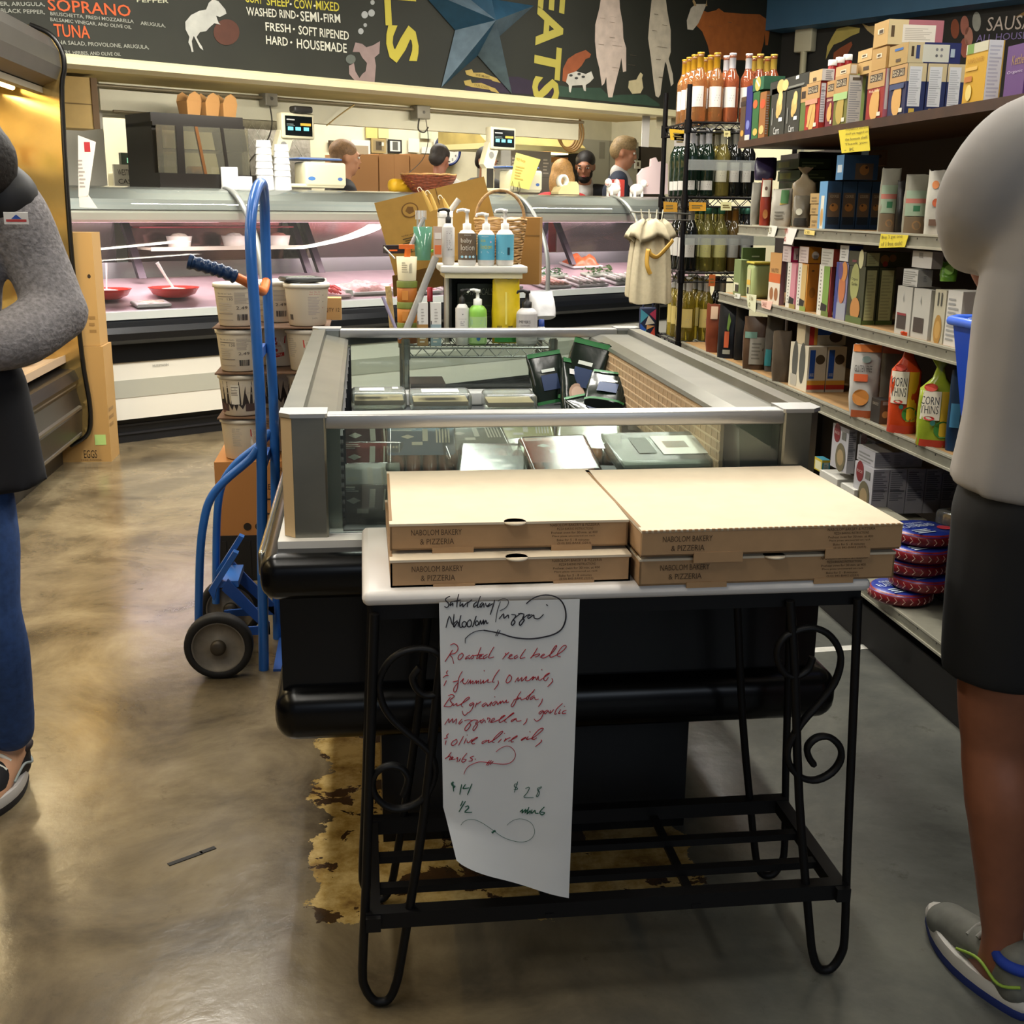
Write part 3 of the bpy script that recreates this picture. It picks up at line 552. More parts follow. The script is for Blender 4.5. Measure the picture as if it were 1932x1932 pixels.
for Y, n in ((NY-.045, 1), (FY+.03, 0)):
    w = HB(); Mx = Matrix.Translation((-.456, Y, .1025)) @ Matrix.Rotation(radians(90), 4, 'X')
    w.lathe([(.078, -.022), (.098, -.022), (.1025, -.014), (.1025, .014), (.098, .022), (.080, .024), (.078, .018)], mat('#1c1a18', .7), n=36, M=Mx, caps=False); wo = w.build('wheel', t)
    w = HB(); w.lathe([(.0, -.014), (.079, -.014), (.081, .0), (.0815, .021), (.076, .023), (.074, .015), (.03, .012), (.026, .017), (.0, .017)], mat('#7d7568', .6, .2, .12, 40), n=36, M=Mx)
    w.lathe([(.024, .015), (.023, .03), (.014, .034), (.0, .034)], mat('#4d463c', .5, .5), n=18, M=Mx); w.build('hub', wo)
b = HB(); b.box((-.30, NY-.02, .0), (-.225, FY+.02, .008), blud); b.build('toe_plate', t)
b = HB(); g = [(-.483, 3.47, 1.238), (-.44, 3.48, 1.225), (-.40, 3.49, 1.212), (-.362, 3.50, 1.195)]
b.tube(smooth_path([(-.362, 3.50, 1.195), (-.335, 3.51, 1.18), (-.305, 3.55, 1.155), (-.296, 3.62, 1.148), (-.294, FY, 1.172)], 5), .0135, mat('#d8702c', .4, .1, .2, 30), 10); gb = b.build('side_handle', t)
b = HB(); P = smooth_path(g, 8); b.tube(P, [.0195+.0022*sin(i*1.75) for i in range(len(P))], mat('#122c4e', .28), 12); b.cyl(V(g[0])+V((-.006, 0, .002)), V(g[0])+V((.004, 0, -.001)), .0225, mat('#122c4e', .28)); b.build('rubber_grip', gb)
# ================================================================ stack of yogurt tubs on a carton and a crate
def tub(label, loc, rz, kind, group='yogurt tubs stacked beside the freezer'):
    t = thing('yogurt_tub', label, 'yogurt tub', loc, rz, group); r0, r1, h = .068, .080, .150
    R = lambda z: r0+(r1-r0)*z/h
    b = MB(); b.lathe([(r0-.004, 0), (r0, .004), (r1, h-.012), (r1+.001, h-.01)], mat('#dcd2bf', .5), n=30); b.build('cup', t)
    b = MB(); b.lathe([(r1-.003, h-.012), (r1+.005, h-.012), (r1+.006, h), (r1+.003, h+.004), (r1-.004, h+.004), (r1-.008, h), (0, h)], mat('#e2dccf', .5), n=30); b.build('lid', t)
    lb = MB()
    def wrap(a0, z0, specs, w, hh, col=None):
        t0 = MB(); decorate(t0, dict(f=(Matrix.Identity(4), w, hh)), specs)
        for q, mi in zip(t0.f, t0.mi):
            ps = [t0.v[k] for k in q]
            if len(ps) == 4 and max(p.x for p in ps)-min(p.x for p in ps) > .02:
                x0, x1, y0, y1 = min(p.x for p in ps), max(p.x for p in ps), min(p.y for p in ps), max(p.y for p in ps); zz = ps[0].z
                def gf(u, v): x = x0+(x1-x0)*u; y = y0+(y1-y0)*v; a = a0+x/.075; r = R(z0+y)+.0004+zz; return (r*sin(a), -r*cos(a), z0+y)
                lb.grid(gf, 10, 1, t0.ms[mi])
            else: lb.add([((R(z0+p.y)+.0004+p.z)*sin(a0+p.x/.075), -(R(z0+p.y)+.0004+p.z)*cos(a0+p.x/.075), z0+p.y) for p in ps], [tuple(range(len(ps)))], t0.ms[mi])
    if kind == 'facts':
        wrap(-.95, .02, [('f','t',.02,.86,.5,.92,'#6a5f58','Nutrition Facts'),('f','c',0,.78,.5,.8,'#5b5048'),('f','t',.02,.68,.2,.74,'#8a7f74','Serving'),('f','t',.34,.67,.5,.75,'#4a423c','130'),('f','n',.54,.56,.98,.95,'#a79d92',9),('f','n',.02,.3,.46,.62,'#b5ab9e',5),('f','t',.58,.38,.9,.48,'#4c4540','2.49'),('f','b',.6,.02,.92,.22,''),('f','c',0,.22,.48,.24,'#7a6f66'),('f','c',0,.02,.48,.035,'#9a8f84')], .13, .11)
    elif kind == 'red':
        wrap(-.55, .018, [('f','o',.5,.42,.42,1,'#d9d6cc'),('f','o',.5,.42,.38,1,'#ece6d8'),('f','p','#b8322c',[(.1,.62),(.5,.56),(.9,.62),(.92,.86),(.5,.8),(.08,.86)]),('f','t',.16,.62,.84,.82,'#efe8dc','STRAUS'),('f','t',.3,.5,.7,.55,'#b8322c','ORGANIC'),('f','o',.5,.38,.07,1,'#b8322c'),('f','p','#b8322c',[(.15,.2),(.5,.14),(.85,.2),(.84,.32),(.5,.27),(.16,.32)]),('f','t',.25,.2,.75,.27,'#efe8dc','WHOLE MILK')], .085, .115)
        wrap(-1.35, .02, [('f','n',0,.3,.8,.95,'#b5ab9e',10)], .05, .11); wrap(.75, .02, [('f','n',0,.25,.9,.95,'#a79d92',10),('f','b',.2,.02,.8,.18,'')], .05, .11)
    elif kind == 'dark':
        wrap(-1.5, .045, [('f','c',0,0,1,1,'#2b2423'),('f','t',.06,.72,.40,.9,'#d9d0c4','TRAVELS'),('f','t',.52,.72,.86,.9,'#d9d0c4','TRAVELS'),('f','t',.14,.42,.34,.56,'#bfb4a6','Original'),('f','t',.6,.42,.8,.56,'#bfb4a6','Original'),('f','c',.36,.0,.5,.85,'#d9d4c8'),('f','n',.37,.4,.49,.8,'#6a625a',6)], .225, .085)
        wrap(-1.5, .012, [('f','c',0,.2,.3,1,'#4a3a38'),('f','p','#2b2423',[(.3,1),(.36,.3),(.4,.9),(.44,.2),(.48,.95),(.55,.4),(.6,1)]),('f','o',.14,.5,.09,1,'#6b4a48'),('f','c',.6,.2,.8,1,'#4a3a38')], .225, .035)
    elif kind == 'back':
        wrap(-.5, .02, [('f','t',.28,.88,.72,.93,'#c05a54','Our Story'),('f','t',.3,.82,.7,.86,'#c05a54','est. here'),('f','n',.26,.2,.76,.78,'#b5a9a2',12),('f','o',.86,.8,.02,1,'#8a8078'),('f','o',.86,.6,.02,1,'#8a8078'),('f','o',.86,.4,.02,1,'#b05a54'),('f','t',.4,.06,.62,.1,'#6a625a','2.0%')], .1, .115)
        wrap(-1.4, .02, [('f','b',.2,.02,.6,.2,'')], .05, .11)
    lb.build('printed_label', t); return t
K = []
TX = [(-.462, 4.45), (-.325, 4.60), (-.207, 4.45)]; LZ = [.468, .634, .80, .966]
KIND = [('facts', 'facts', 'back'), ('facts', 'red', 'red'), ('dark', 'dark', 'dark'), ('red2', 'facts', 'facts')][::-1]
wd = {0: 'lowest', 1: 'second', 2: 'third', 3: 'top'}; ps = ['at the aisle end', 'in the middle', 'at the freezer end']
dk = {'facts': 'white tub with nutrition facts', 'back': 'white tub with small print', 'red': 'white tub with a red band', 'dark': 'dark-wrapped tub', 'red2': 'white tub with red lettering turned aside'}
for li in range(4):
    for i in range(3):
        k = KIND[li][i]; x, y = TX[i]
        tub('%s, %s layer of the stack, %s' % (dk[k], wd[li], ps[i]), (x, y, LZ[li]), [.0, -.1, .25][i]+(.9 if k == 'red2' else 0), 'red' if k == 'red2' else k)
for li, nm in ((1, 'brown cardboard tray under the second layer of tubs'), (2, 'brown cardboard tray under the dark-wrapped tubs'), (3, 'brown cardboard tray under the top layer of tubs')):
    b = MB(); b.box((-.21, -.17, 0), (.21, .17, .005), mat('#5c4330', .8)); tag(b.build('cardboard_sheet', None, (-.335, 4.53, LZ[li]-.0075)), nm, 'cardboard sheet', 'cardboard sheets between the tub layers')
o = carton('brown carton printed KEEP REFRIGERATED beneath the tubs', 'carton', None, .43, .36, .285, (-.35, 4.54, .18), 0, '#a8733f', [('f','t',.42,.62,.9,.70,'#241a12','KEEP REFRIGERATED'),('f','t',.46,.55,.85,.58,'#3a2a1c','33 F - 38 F / 1 - 3 C'),('f','c',.40,.28,.75,.3,'#241a12'),('f','c',.40,.48,.75,.5,'#241a12'),('f','c',.40,.28,.41,.5,'#241a12'),('f','c',.52,.28,.53,.5,'#241a12'),('f','c',.65,.28,.66,.5,'#241a12'),('f','o',.26,.12,.035,1,'#241a12'),('f','o',.36,.12,.035,1,'#241a12'),('f','o',.46,.12,.035,1,'#241a12'),('f','t',.5,.85,.8,.92,'#3a2a1c','PERISHABLE')], 'cardboard_carton', rough=.8)
o.rotation_euler.z = 0
t = thing('milk_crate', 'black plastic crate on the floor under the brown carton', 'crate', (-.35, 4.54, 0))
b = MB(); cm = mat('#141416', .5)
for s in (-1, 1):
    b.box((-.215, s*.18-.006, 0), (.215, s*.18+.006, .18), cm); b.box((s*.215-.006, -.18, 0), (s*.215+.006, .18, .18), cm)
b.box((-.215, -.18, 0), (.215, .18, .01), cm)
for i in range(5): b.box((-.2+.09*i, -.19, .02), (-.185+.09*i, -.186, .16), cm)
b.build('body', t)
carton('small kraft box with printed QTY 12, behind the top tubs', 'box', None, .07, .08, .085, ony(628, 602, 4.72), 0, '#b08a58', [('f','t',.1,.35,.9,.55,'#3a2a1a','QTY 12')], 'kraft_box', rough=.8)
t = thing('black_tray', 'black shallow plastic lid lying on the far tub of the top row', 'lid', (-.225, 4.46, 1.123), .3); b = MB(); b.rbox((-.075, -.06, 0), (.075, .06, .018), mat('#1a1c1c', .35), .014); b.build('rim', t)
b = MB()
for i in range(7):
    for j in range(5): b.box((-.05+.014*i, -.036+.015*j, .018), (-.041+.014*i, -.027+.015*j, .0195), mat('#9aa096', .4))
b.build('perforated_pad', t)
# ================================================================ chrome cart with toiletries behind the freezer
cart = thing('wire_cart', 'chrome wire cart with a small raised white shelf, behind the freezer', 'wire cart', (.40, 4.42, 0)); CO = V((.40, 4.42, 0))
def CB(): b = MB(); b.T = Matrix.Translation(-CO); return b
chr_ = mat('#9ea09c', .25, .9)
for x, y in ((.15, 4.25), (.69, 4.25), (.15, 4.62), (.69, 4.62)):
    b = CB(); b.cyl((x, y, .1), (x, y, .935), .0125, chr_); b.cyl((x, y, .86), (x, y, .93), .0165, chr_); b.build('post', cart)
    b = CB(); b.cyl((x-.012, y, .05), (x+.012, y, .05), .05, mat('#26262a', .6), 18); b.build('caster', cart)
for z in (.90, .55, .2):
    b = CB()
    for y in (4.25, 4.62):
        b.tube([(.15, y, z), (.69, y, z)], .0042, chr_); b.tube([(.15, y, z-.032), (.69, y, z-.032)], .0042, chr_)
        b.tube([(.15+.03*i, y, z-.032*(i % 2)) for i in range(19)], .0026, chr_, 6)
    for x in (.15, .69): b.tube([(x, 4.25, z), (x, 4.62, z)], .0042, chr_); b.tube([(x, 4.25, z-.032), (x, 4.62, z-.032)], .0042, chr_)
    for i in range(26): b.tube([(.16+.02*i, 4.25, z+.004), (.16+.02*i, 4.62, z+.004)], .0018, chr_, 5)
    b.build('wire_shelf', cart)
b = CB()
for i in range(9): b.tube([(.69, 4.27+.04*i, .60), (.69, 4.27+.04*i, .868)], .0018, chr_, 5)
for z in (.66, .74, .82): b.tube([(.69, 4.25, z), (.69, 4.62, z)], .0026, chr_, 5)
b.build('side_grid', cart)
rs = thing('riser_shelf', 'small white-topped riser shelf standing on the wire cart', 'shelf', (.44, 4.46, .9065)); RO = V((.44, 4.46, .9065))
def RB(): b = MB(); b.T = Matrix.Translation(-RO); return b
b = RB(); b.rbox((.283, 4.33, 1.163), (.603, 4.60, 1.189), mat('#dedcd4', .5), .006); b.build('top_board', rs)
b = RB(); b.box((.298, 4.34, 1.144), (.585, 4.59, 1.163), CREAM); b.build('cream_underboard', rs)
b = RB(); b.box((.31, 4.4, .9065), (.328, 4.58, 1.144), mat('#2a2a28', .5)); b.box((.555, 4.4, .9065), (.575, 4.58, 1.144), mat('#2a2a28', .5)); b.box((.31, 4.57, .9065), (.575, 4.585, 1.144), mat('#2c3326', .6)); b.cyl((.307, 4.37, .9065), (.307, 4.37, 1.144), .009, mat('#c8c4b4', .35, .4)); b.build('frame', rs)
Z1 = 1.1895
L = lambda px: ony(px, 500, 4.375).x
pump_bottle('white pump bottle with a brown label reading baby lotion', .0335, .128, (L(881), 4.372, Z1), lab=(.16, .90, '#6b5a48'), specs=[('f','t',.28,.9,.7,.95,'#e8e2d8','everyone'),('f','t',.08,.6,.75,.82,'#d8d2c4','baby'),('f','t',.08,.36,.92,.58,'#d8d2c4','lotion'),('f','n',.1,.27,.9,.34,'#b8ac9c',2),('f','c',0,.05,1,.2,'#2c86b0'),('f','o',.15,.12,.08,1,'#9ad0e4'),('f','o',.38,.12,.08,1,'#cfe8f0'),('f','o',.62,.12,.08,1,'#9ad0e4'),('f','o',.85,.12,.08,1,'#cfe8f0')], nh=.062, group='lotion bottles on the riser shelf')
pump_bottle('white pump bottle with a blue and yellow label, in the middle of the lotions', .0315, .128, (L(917), 4.375, Z1), lab=(.16, .86, '#5fb0cc'), specs=[('f','t',.15,.9,.6,.95,'#e8f0f0','everyone'),('f','t',.1,.72,.4,.84,'#c8c840','kids'),('f','t',.1,.45,.85,.62,'#d0c830','lotion'),('f','o',.75,.72,.06,1,'#e8c8d8'),('f','n',.1,.28,.7,.36,'#cfe4ea',2)], nh=.035, group='lotion bottles on the riser shelf')
pump_bottle('white pump bottle with a plain light-blue label and bar code', .0325, .130, (L(952), 4.372, Z1), lab=(.16, .86, '#66b2cc'), specs=[('f','b',.6,.2,.78,.5,''),('f','n',.02,.26,.4,.34,'#d4e6ea',2)], nh=.06, group='lotion bottles on the riser shelf')
pump_bottle('slim white bottle with a black pump, at the end of the lotions', .0225, .15, (L(847), 4.40, Z1), '#dedad6', '#141414', lab=(.2, .9, '#d6d4d2'), specs=[('f','n',.3,.3,.8,.9,'#a8a4a2',10),('f','t',.4,.22,.8,.28,'#222','30 ml')], nh=.02, group='lotion bottles on the riser shelf')
ZC = .9065
pump_bottle('slim white bottle with a black pump, on the wire cart level', .0245, .15, (ony(872, 600, 4.30).x, 4.30, ZC), '#e6e4e0', '#151515', lab=(.3, .9, '#e2e0dc'), specs=[('f','o',.5,.75,.05,1,'#777'),('f','t',.15,.55,.85,.58,'#888','moisturizer'),('f','n',.3,.3,.7,.5,'#aaa',3)], nh=.02, head=1)
pump_bottle('lime-green pump bottle with a white and blue label', .0345, .145, (ony(901, 600, 4.30).x, 4.30, ZC), '#8cc653', '#e9ece4', lab=(.05, .72, '#a8cc88'), specs=[('f','c',.05,.66,.95,.94,'#2f6ca8'),('f','n',.12,.7,.9,.9,'#8ab4d8',4),('f','c',.05,.36,.95,.64,'#d8e0e4'),('f','n',.1,.4,.9,.6,'#7a9ab0',4),('f','c',.05,.05,.95,.32,'#5a9a30'),('f','o',.5,.18,.12,1,'#2f6ca8')], nh=.03)
pump_bottle('clear white-labelled soap bottle with a black pump', .039, .135, (ony(994, 600, 4.30).x, 4.30, ZC), '#d2d0d0', '#161618', lab=(.12, .84, '#c0bcbc'), specs=[('f','c',0,.9,1,.93,'#6a5f6a'),('f','t',.04,.66,.62,.78,'#3a3438',"MEYER'S"),('f','t',.1,.56,.6,.61,'#5a5458','CLEAN DAY'),('f','o',.25,.2,.09,1,'#d8d2d2'),('f','c',.62,.1,.9,.5,'#a9a4a8')], nh=.045, cat='soap bottle')
pouch('translucent yellow plastic bag hanging under the riser shelf', 'bag', None, .105, .05, .235, (ony(955, 640, 4.34).x, 4.36, ZC), 0, '#d8bc20', [('f','c',.05,.02,.95,.16,'#3c9a3c'),('f','b',.15,.14,.32,.28,''),('f','b',.55,.14,.75,.28,''),('f','c',.45,.3,.52,.8,'#e8d868')], 'yellow_bag', rough=.25, seed=3, foot=.95)
for px, c, lab in ((797, '#a8824e', 'slim box with a white cap and brown base, in front on the cart'), (822, '#9ab0ba', 'slim box with a white cap and pale blue base, in front on the cart')):
    carton(lab, 'box', 'slim boxes on the cart', .038, .03, .155, (ony(px, 600, 4.28).x, 4.28, ZC), .03, '#e4e2de', [('f','c',0,0,1,.5,c),('l','c',0,0,1,.5,c),('f','n',.35,.55,.7,.9,'#b8b4b0',5),('f','n',.2,.08,.8,.4,'#e0d8cc',4),('f','c',0,.5,.08,.58,'#1a1a1a')], 'slim_box')
carton('dark green tin box behind the yellow bag', 'tin', None, .15, .06, .21, (.43, 4.50, ZC), 0, '#2b3324', [('f','t',.12,.80,.9,.92,'#9aa088','BOTANICALS'),('f','n',.1,.4,.9,.7,'#4a5440',6)], 'tin_box')
t = thing('lipstick_bottle', 'small dark bottle with a red cap behind the slim boxes', 'bottle', (ony(812, 600, 4.4).x, 4.42, ZC)); b = MB(); b.lathe([(.017, 0), (.017, .13), (.01, .15)], mat('#20181a', .3)); b.build('body', t); b = MB(); b.lathe([(.0105, .148), (.0105, .20), (0, .2)], mat('#a82430', .35)); b.build('cap', t)
# plastic brush holder: tumbler of labelled tub, brushes, comb, toothbrush tubes
t = thing('paper_tub', 'cream paper tub with a bar code holding brushes, on a stack of spice tins', 'tub', (ony(768, 540, 4.36).x, 4.36, 1.135)); b = MB(); b.lathe([(.033, 0), (.038, .085), (.036, .085), (.032, .006), (0, .006)], mat('#d8cfae', .6), n=24, caps=False); b.build('cup', t)
b = MB(); M = frame((-.03, -.0375, .01), (1,0,0), (0,0.05,1)); b.lines(M, .01, .02, .035, .06, 5, mat('#b8ae92'), .001); decorate(b, dict(f=(M, .06, .07)), [('f','b',.62,.25,.8,.75,'')]); b.build('printed_label', t)
b = MB(); b.cyl((0, -.01, .07), (.004, -.012, .115), .0115, mat('#e07028', .4)); b.box((-.028, -.02, .113), (.028, 0, .128), mat('#e07028', .4)); tag(b.build('paint_scraper', None, t.location), 'orange plastic handle sticking out of the cream tub', 'brush')
for i, (c, lab) in enumerate((('#b06a2a', 'orange spice tin at the top of the small column under the cream tub'), ('#c07a30', 'orange spice tin in the middle of the small column'), ('#a86428', 'orange spice tin at the foot of the small column'))):
    t = thing('spice_tin', lab, 'tin', (ony(768, 540, 4.36).x, 4.362, 1.058-.0755*i), 0, 'spice tins stacked under the cream tub'); b = MB(); b.lathe([(.036, 0), (.037, .004), (.037, .05), (.035, .052)], mat(c, .45), n=22); b.build('body', t); b = MB(); b.lathe([(.038, .052), (.038, .073), (.036, .0755), (0, .0755)], mat('#6f7a34', .5), n=22); b.build('lid', t)
    b = MB(); b.rect(frame((-.02, -.0375, .008), (1,0,0), (0,0,1)), 0, 0, .022, .034, mat('#d89040', .5)); b.build('sticker', t)
def stick(label, a, c, r, m, cat='brush', name='brush', n=8, r2=None):
    b = MB(); b.cyl(V(a), V(c), r, m, n, r2); return tag(b.build(name), label, cat)
pa = lambda x, y, Y: ony(x, y, Y)
stick('slender purple-grey tube leaning at the end of the cart', pa(755, 640, 4.24), pa(722, 560, 4.28), .006, mat('#8a84a0', .3), 'tube', 'plastic_tube')
stick('long clear plastic tube leaning across the spice tins', pa(763, 632, 4.26), pa(822, 485, 4.3), .013, glass('#dcdcd8', .4, .1), 'tube', 'plastic_tube', 12)
stick('clear wrapped toothbrush tube standing in the green cup', pa(772, 470, 4.4), pa(800, 410, 4.42), .008, glass('#e0e0e0', .4, .1), 'tube', 'plastic_tube', 10)
stick('straw-coloured brush standing beside the spice tins', pa(742, 630, 4.3), pa(732, 540, 4.3), .011, mat('#b59a66', .8, 0, .2, 80), 'brush', 'brush')
stick('thin white stick poking out over the cream tub', pa(745, 488, 4.3), pa(724, 466, 4.3), .003, mat('#e4e0d8'), 'stick', 'stick')
for i, (x0, y0, x1, y1, l) in enumerate(((815, 398, 797, 360, 'yellow taper candle at the near end of the hanging pair'), (822, 396, 812, 366, 'yellow taper candle leaning beside its mate'), (846, 398, 836, 375, 'short yellow candle next to the comb'))):
    t = thing('taper_candle', l, 'candle', pa(x0, y0, 4.45), 0, 'yellow candles above the cart'); d = pa(x1, y1, 4.45)-pa(x0, y0, 4.45); b = MB(); b.tube([(0, 0, 0), d*.5, d], [.0085, .0075, .004], mat('#e2b860', .45), 10); b.build('wax', t); b = MB(); b.tube(smooth_path([d, d+V((-.01, 0, .012)), d+V((-.018, 0, .006)), d+V((-.012, 0, -.004))], 4), .0016, mat('#efe6cc', .8), 5); b.build('wick', t)
t = thing('green_cup', 'translucent green tumbler holding forks and brushes', 'tumbler', pa(798, 462, 4.42)+V((0, 0, -.055))); b = MB(); b.lathe([(.028, 0), (.036, .12), (.034, .12), (.026, .005), (0, .005)], glass('#7cc0a0', .45, .1), n=20, caps=False); b.build('cup', t)
for i, px in enumerate((788, 794, 800)):
    p0 = pa(px, 430, 4.42); t = thing('clear_fork', ['clear plastic fork at the near side of the green tumbler', 'clear plastic fork in the middle of the green tumbler', 'clear plastic fork at the far side of the green tumbler'][i], 'fork', p0, 0, 'forks in the green tumbler'); b = MB(); b.box((-.004, -.002, -.05), (.004, .002, .03), glass('#e8ecea', .4, .1)); b.build('handle', t); b = MB()
    for k in range(4): b.box((-.0075+.0045*k, -.002, .03), (-.005+.0045*k, .002, .062), mat('#e6e8e6', .3))
    b.build('tines', t)
t = thing('white_jar', 'white plastic jar behind the slim black-pump bottle', 'jar', pa(840, 432, 4.46)+V((0, 0, -.03))); b = MB(); b.lathe([(.028, 0), (.028, .07), (.024, .074)], mat('#e6e2da', .4)); b.build('body', t); b = MB(); b.lathe([(.029, .072), (.029, .095), (0, .095)], mat('#efece6', .4)); b.build('lid', t)
carton('tall clear-faced orange packet beside the slim black-pump bottle', 'packet', None, .03, .02, .11, pa(826, 475, 4.37)+V((0, 0, -.02)), 0, '#c8b0a0', [('f','c',.1,.1,.9,.4,'#d8703c'),('f','c',.1,.6,.9,.8,'#e8e0d8')], 'blister_pack')
stick('grey comb case leaning behind the white jar', pa(850, 398, 4.5), pa(866, 376, 4.5), .011, mat('#b8b4ac', .4), 'case', 'comb_case', 6)
carton('black box of toothpaste behind the cream tub', 'box', None, .09, .04, .03, pa(748, 478, 4.42), .3, '#1c1a20', [('f','n',.1,.3,.6,.7,'#e07028',1)], 'small_box')
stick('lime-green brush handle behind the orange handle', pa(792, 478, 4.45), pa(818, 473, 4.45), .005, mat('#86cc3a', .4), 'brush', 'brush')
# wicker basket
t = thing('wicker_basket', 'tan wicker basket with a hooped handle behind the lotions', 'basket', (.52, 4.50, 1.1895), 0); wk = mat('#b08a58', .7, 0, .25, 60)
b = MB(); r = RND
for i in range(17):
    z = .006+i*.0098; k = 1+.32*i/17; P = [((.072*k)*cos(a)*1.05, .055*k*sin(a), z+.003*sin(7*a+i*2)+.002*r.uniform(-1, 1)) for a in [2*pi*j/22 for j in range(22)]]
    b.tube(P, .0046, wk, 6, closed=True)
b.build('woven_sides', t)
b = MB(); b.tube(smooth_path([(-.092*cos(a), .01, .165+.105*sin(a)) for a in [pi*j/10 for j in range(11)]], 3), .0058, mat('#a8875c', .7, 0, .35, 90), 8); b.build('handle', t)
b = MB(); b.lathe([(0, 0), (.07, 0), (.07, .006)], wk, sq=.75); b.build('base', t)
for i, s in enumerate((-1, 1)):
    pouch(['bunch of tan loofah sticks in the wicker basket', 'clear crinkled bag in the wicker basket'][i], 'bag', None, .08, .06, .11, (.52+s*.04, 4.50, 1.25), 0, ['#b08a52', '#d8d4cc'][i], (), ['loofah_bunch', 'clear_bag'][i], seed=9+i)
# cardboard sheet with printing upside-down
P = [pa(706, 383, 4.62), pa(913, 333, 4.62), pa(948, 470, 4.62), pa(745, 520, 4.62)]
t = thing('cardboard_flap_box', 'open brown cardboard box with upside-down LOVE RESPECT print behind the toiletries', 'box', (0, 0, 0)); kc = mat('#a5803c', .8, 0, .05, 30)
b = MB(); b.add([*P, *[p+V((0, .006, 0)) for p in P]], [(0,1,2,3),(7,6,5,4),(0,4,5,1),(1,5,6,2),(2,6,7,3),(3,7,4,0)], kc)
q = [P[3]+V((-.01, .004, 0)), P[2]+V((0, .004, 0)), P[2]+V((.05, .25, -.1)), P[3]+V((0, .25, -.1))]; b.poly(q, kc); b.build('panel', t)
b = MB(); ux = (P[1]-P[0]).normalized(); M = frame(P[0]+V((0, -.0015, 0)), -ux, (P[3]-P[0]).normalized())  # printing turned upside down
Mu = frame(P[2]+V((0, -.0015, 0)), P[3]-P[2], P[2]-P[1]); uw = (P[1]-P[0]).length; uh = (P[3]-P[0]).length
Mx = frame(P[1]+V((0, -.0015, 0)), P[0]-P[1], P[2]-P[1])
b.disc(Mx, uw*.71, uh*.2, .033, mat('#6a4a1e', .8), .0006, 24, .85); b.disc(Mx, uw*.71, uh*.2, .028, kc, .0009, 24, .85); b.disc(Mx, uw*.71, uh*.2, .018, mat('#6a4a1e', .8), .0012, 5, .85)
b.text('LOVE', Mx, uw*.64, uh*.82, .04, .017, INKB); b.text('RESPECT', Mx, uw*.62, uh*.68, .075, .019, INKB); b.text('please recycle', Mx, uw*.7, uh*.5, .06, .008, INKB); b.lines(Mx, uw*.66, uh*.55, uw*.92, uh*.64, 3, mat('#4a3a1e'), .0008); b.rect(Mx, uw*.44, uh*.0, uw*.447, uh*.22, mat('#6a4c20'), .0008)
b.build('print', t)
carton('plain brown cardboard box behind the wicker basket', 'box', None, .13, .2, .26, (.655, 4.80, 1.10), -.2, '#9c7238', [('f','c',0,.72,1,.74,'#7a5826')], 'cardboard_box', rough=.8)
pouch('crumpled white paper roll beside the soap bottle', 'paper', None, .1, .06, .1, pa(1025, 600, 4.4), .2, '#e2e2e4', (), 'paper_roll', tilt=-.35, seed=12)
t = thing('glue_bottle', 'small blue-capped bottle at the end of the cart', 'bottle', pa(1021, 641, 4.33)); b = MB(); b.lathe([(.014, 0), (.014, .045), (.008, .052)], mat('#d8d8de', .4)); b.build('body', t); b = MB(); b.lathe([(.0115, .05), (.01, .075), (0, .076)], mat('#24408c', .4)); b.build('cap', t)
# goods on the cart's middle level, seen through the freezer's rear glass
for i, (px, w, h, c, lab) in enumerate(((690, .13, .20, '#4a342c', 'dark brown box low on the cart at its near end'), (770, .10, .17, '#2b2a30', 'dark box low on the cart beside the brown one'), (930, .2, .06, '#1f2a24', 'flat dark green box low on the cart'))):
    carton(lab, 'box', 'boxes on the cart middle level', w, .2, h, (max(.17+w/2, ony(px, 700, 4.44).x), 4.44, .556), 0, c, [('f','n',.1,.1,.9,.8,'#8a8a86',6)], 'dark_box')
t = thing('round_tin', 'round dark tin with a striped side low on the cart', 'tin', (.60, 4.40, .556)); b = MB(); b.lathe([(.058, 0), (.058, .02)], mat('#2a2426', .4), n=26); b.lathe([(.058, .02), (.058, .05)], mat('#a89e90', .4), n=26); b.lathe([(.059, .05), (.059, .075), (.05, .08), (0, .08)], mat('#20242c', .35), n=26); b.build('body', t)
# ================================================================ deli counter (everything here in deli axes u, v, z)
def dthing(name, label, cat, u, v, z, group=None, rz=0):
    t = thing(name, label, cat, D(u, v, z), DA+rz, group); R = Matrix.Rotation(-rz, 4, 'Z')
    def nb(): b = MB(); b.T = R @ Matrix.Translation((-u, -v, -z)); return b
    return t, nb
U0, U1 = -.75, 5.6
dc, DBm = dthing('deli_case', 'long white deli case with curved glass front and black bumper, filled with meats', 'deli case', 2.4, .4, 0)
blk = mat('#101113', .28, .1); wht = mat('#dcd8cc', .45); gry = mat('#a8a79a', .5); stl = mat('#b0b0b0', .28, .8, .05, 5); pink = mat('#b29a9e', .4, .3, .1, 8)
def run(b, prof, m, u0=U0, u1=U1, smooth=False): b.prism([(p[0], p[1]) for p in prof], u0, u1, 0, m, smooth=smooth)
b = DBm(); run(b, [(.06, 0), (.9, 0), (.9, .15), (.06, .15)], mat('#131315', .5))
for z in (.05, .1): run(b, [(.05, z), (.06, z), (.06, z+.012), (.05, z+.012)], mat('#26262a', .45))
b.build('kick_base', dc)
b = DBm(); run(b, [(.0, .15), (1.0, .15), (1.0, .49), (.0, .49)], wht); run(b, [(-.003, .28), (0, .28), (0, .385), (-.003, .385)], gry)
for u in (.05, 3.55): b.text('HUSSMANN', frame((u, -.004, .45), (1, 0, 0), (0, 0, 1)), 0, 0, .1, .014, mat('#6a6a62'))
b.build('lower_panel', dc)
b = DBm(); run(b, [(-.01, .49), (1.0, .49), (1.0, .60), (-.01, .60)], blk); b.build('black_band', dc)
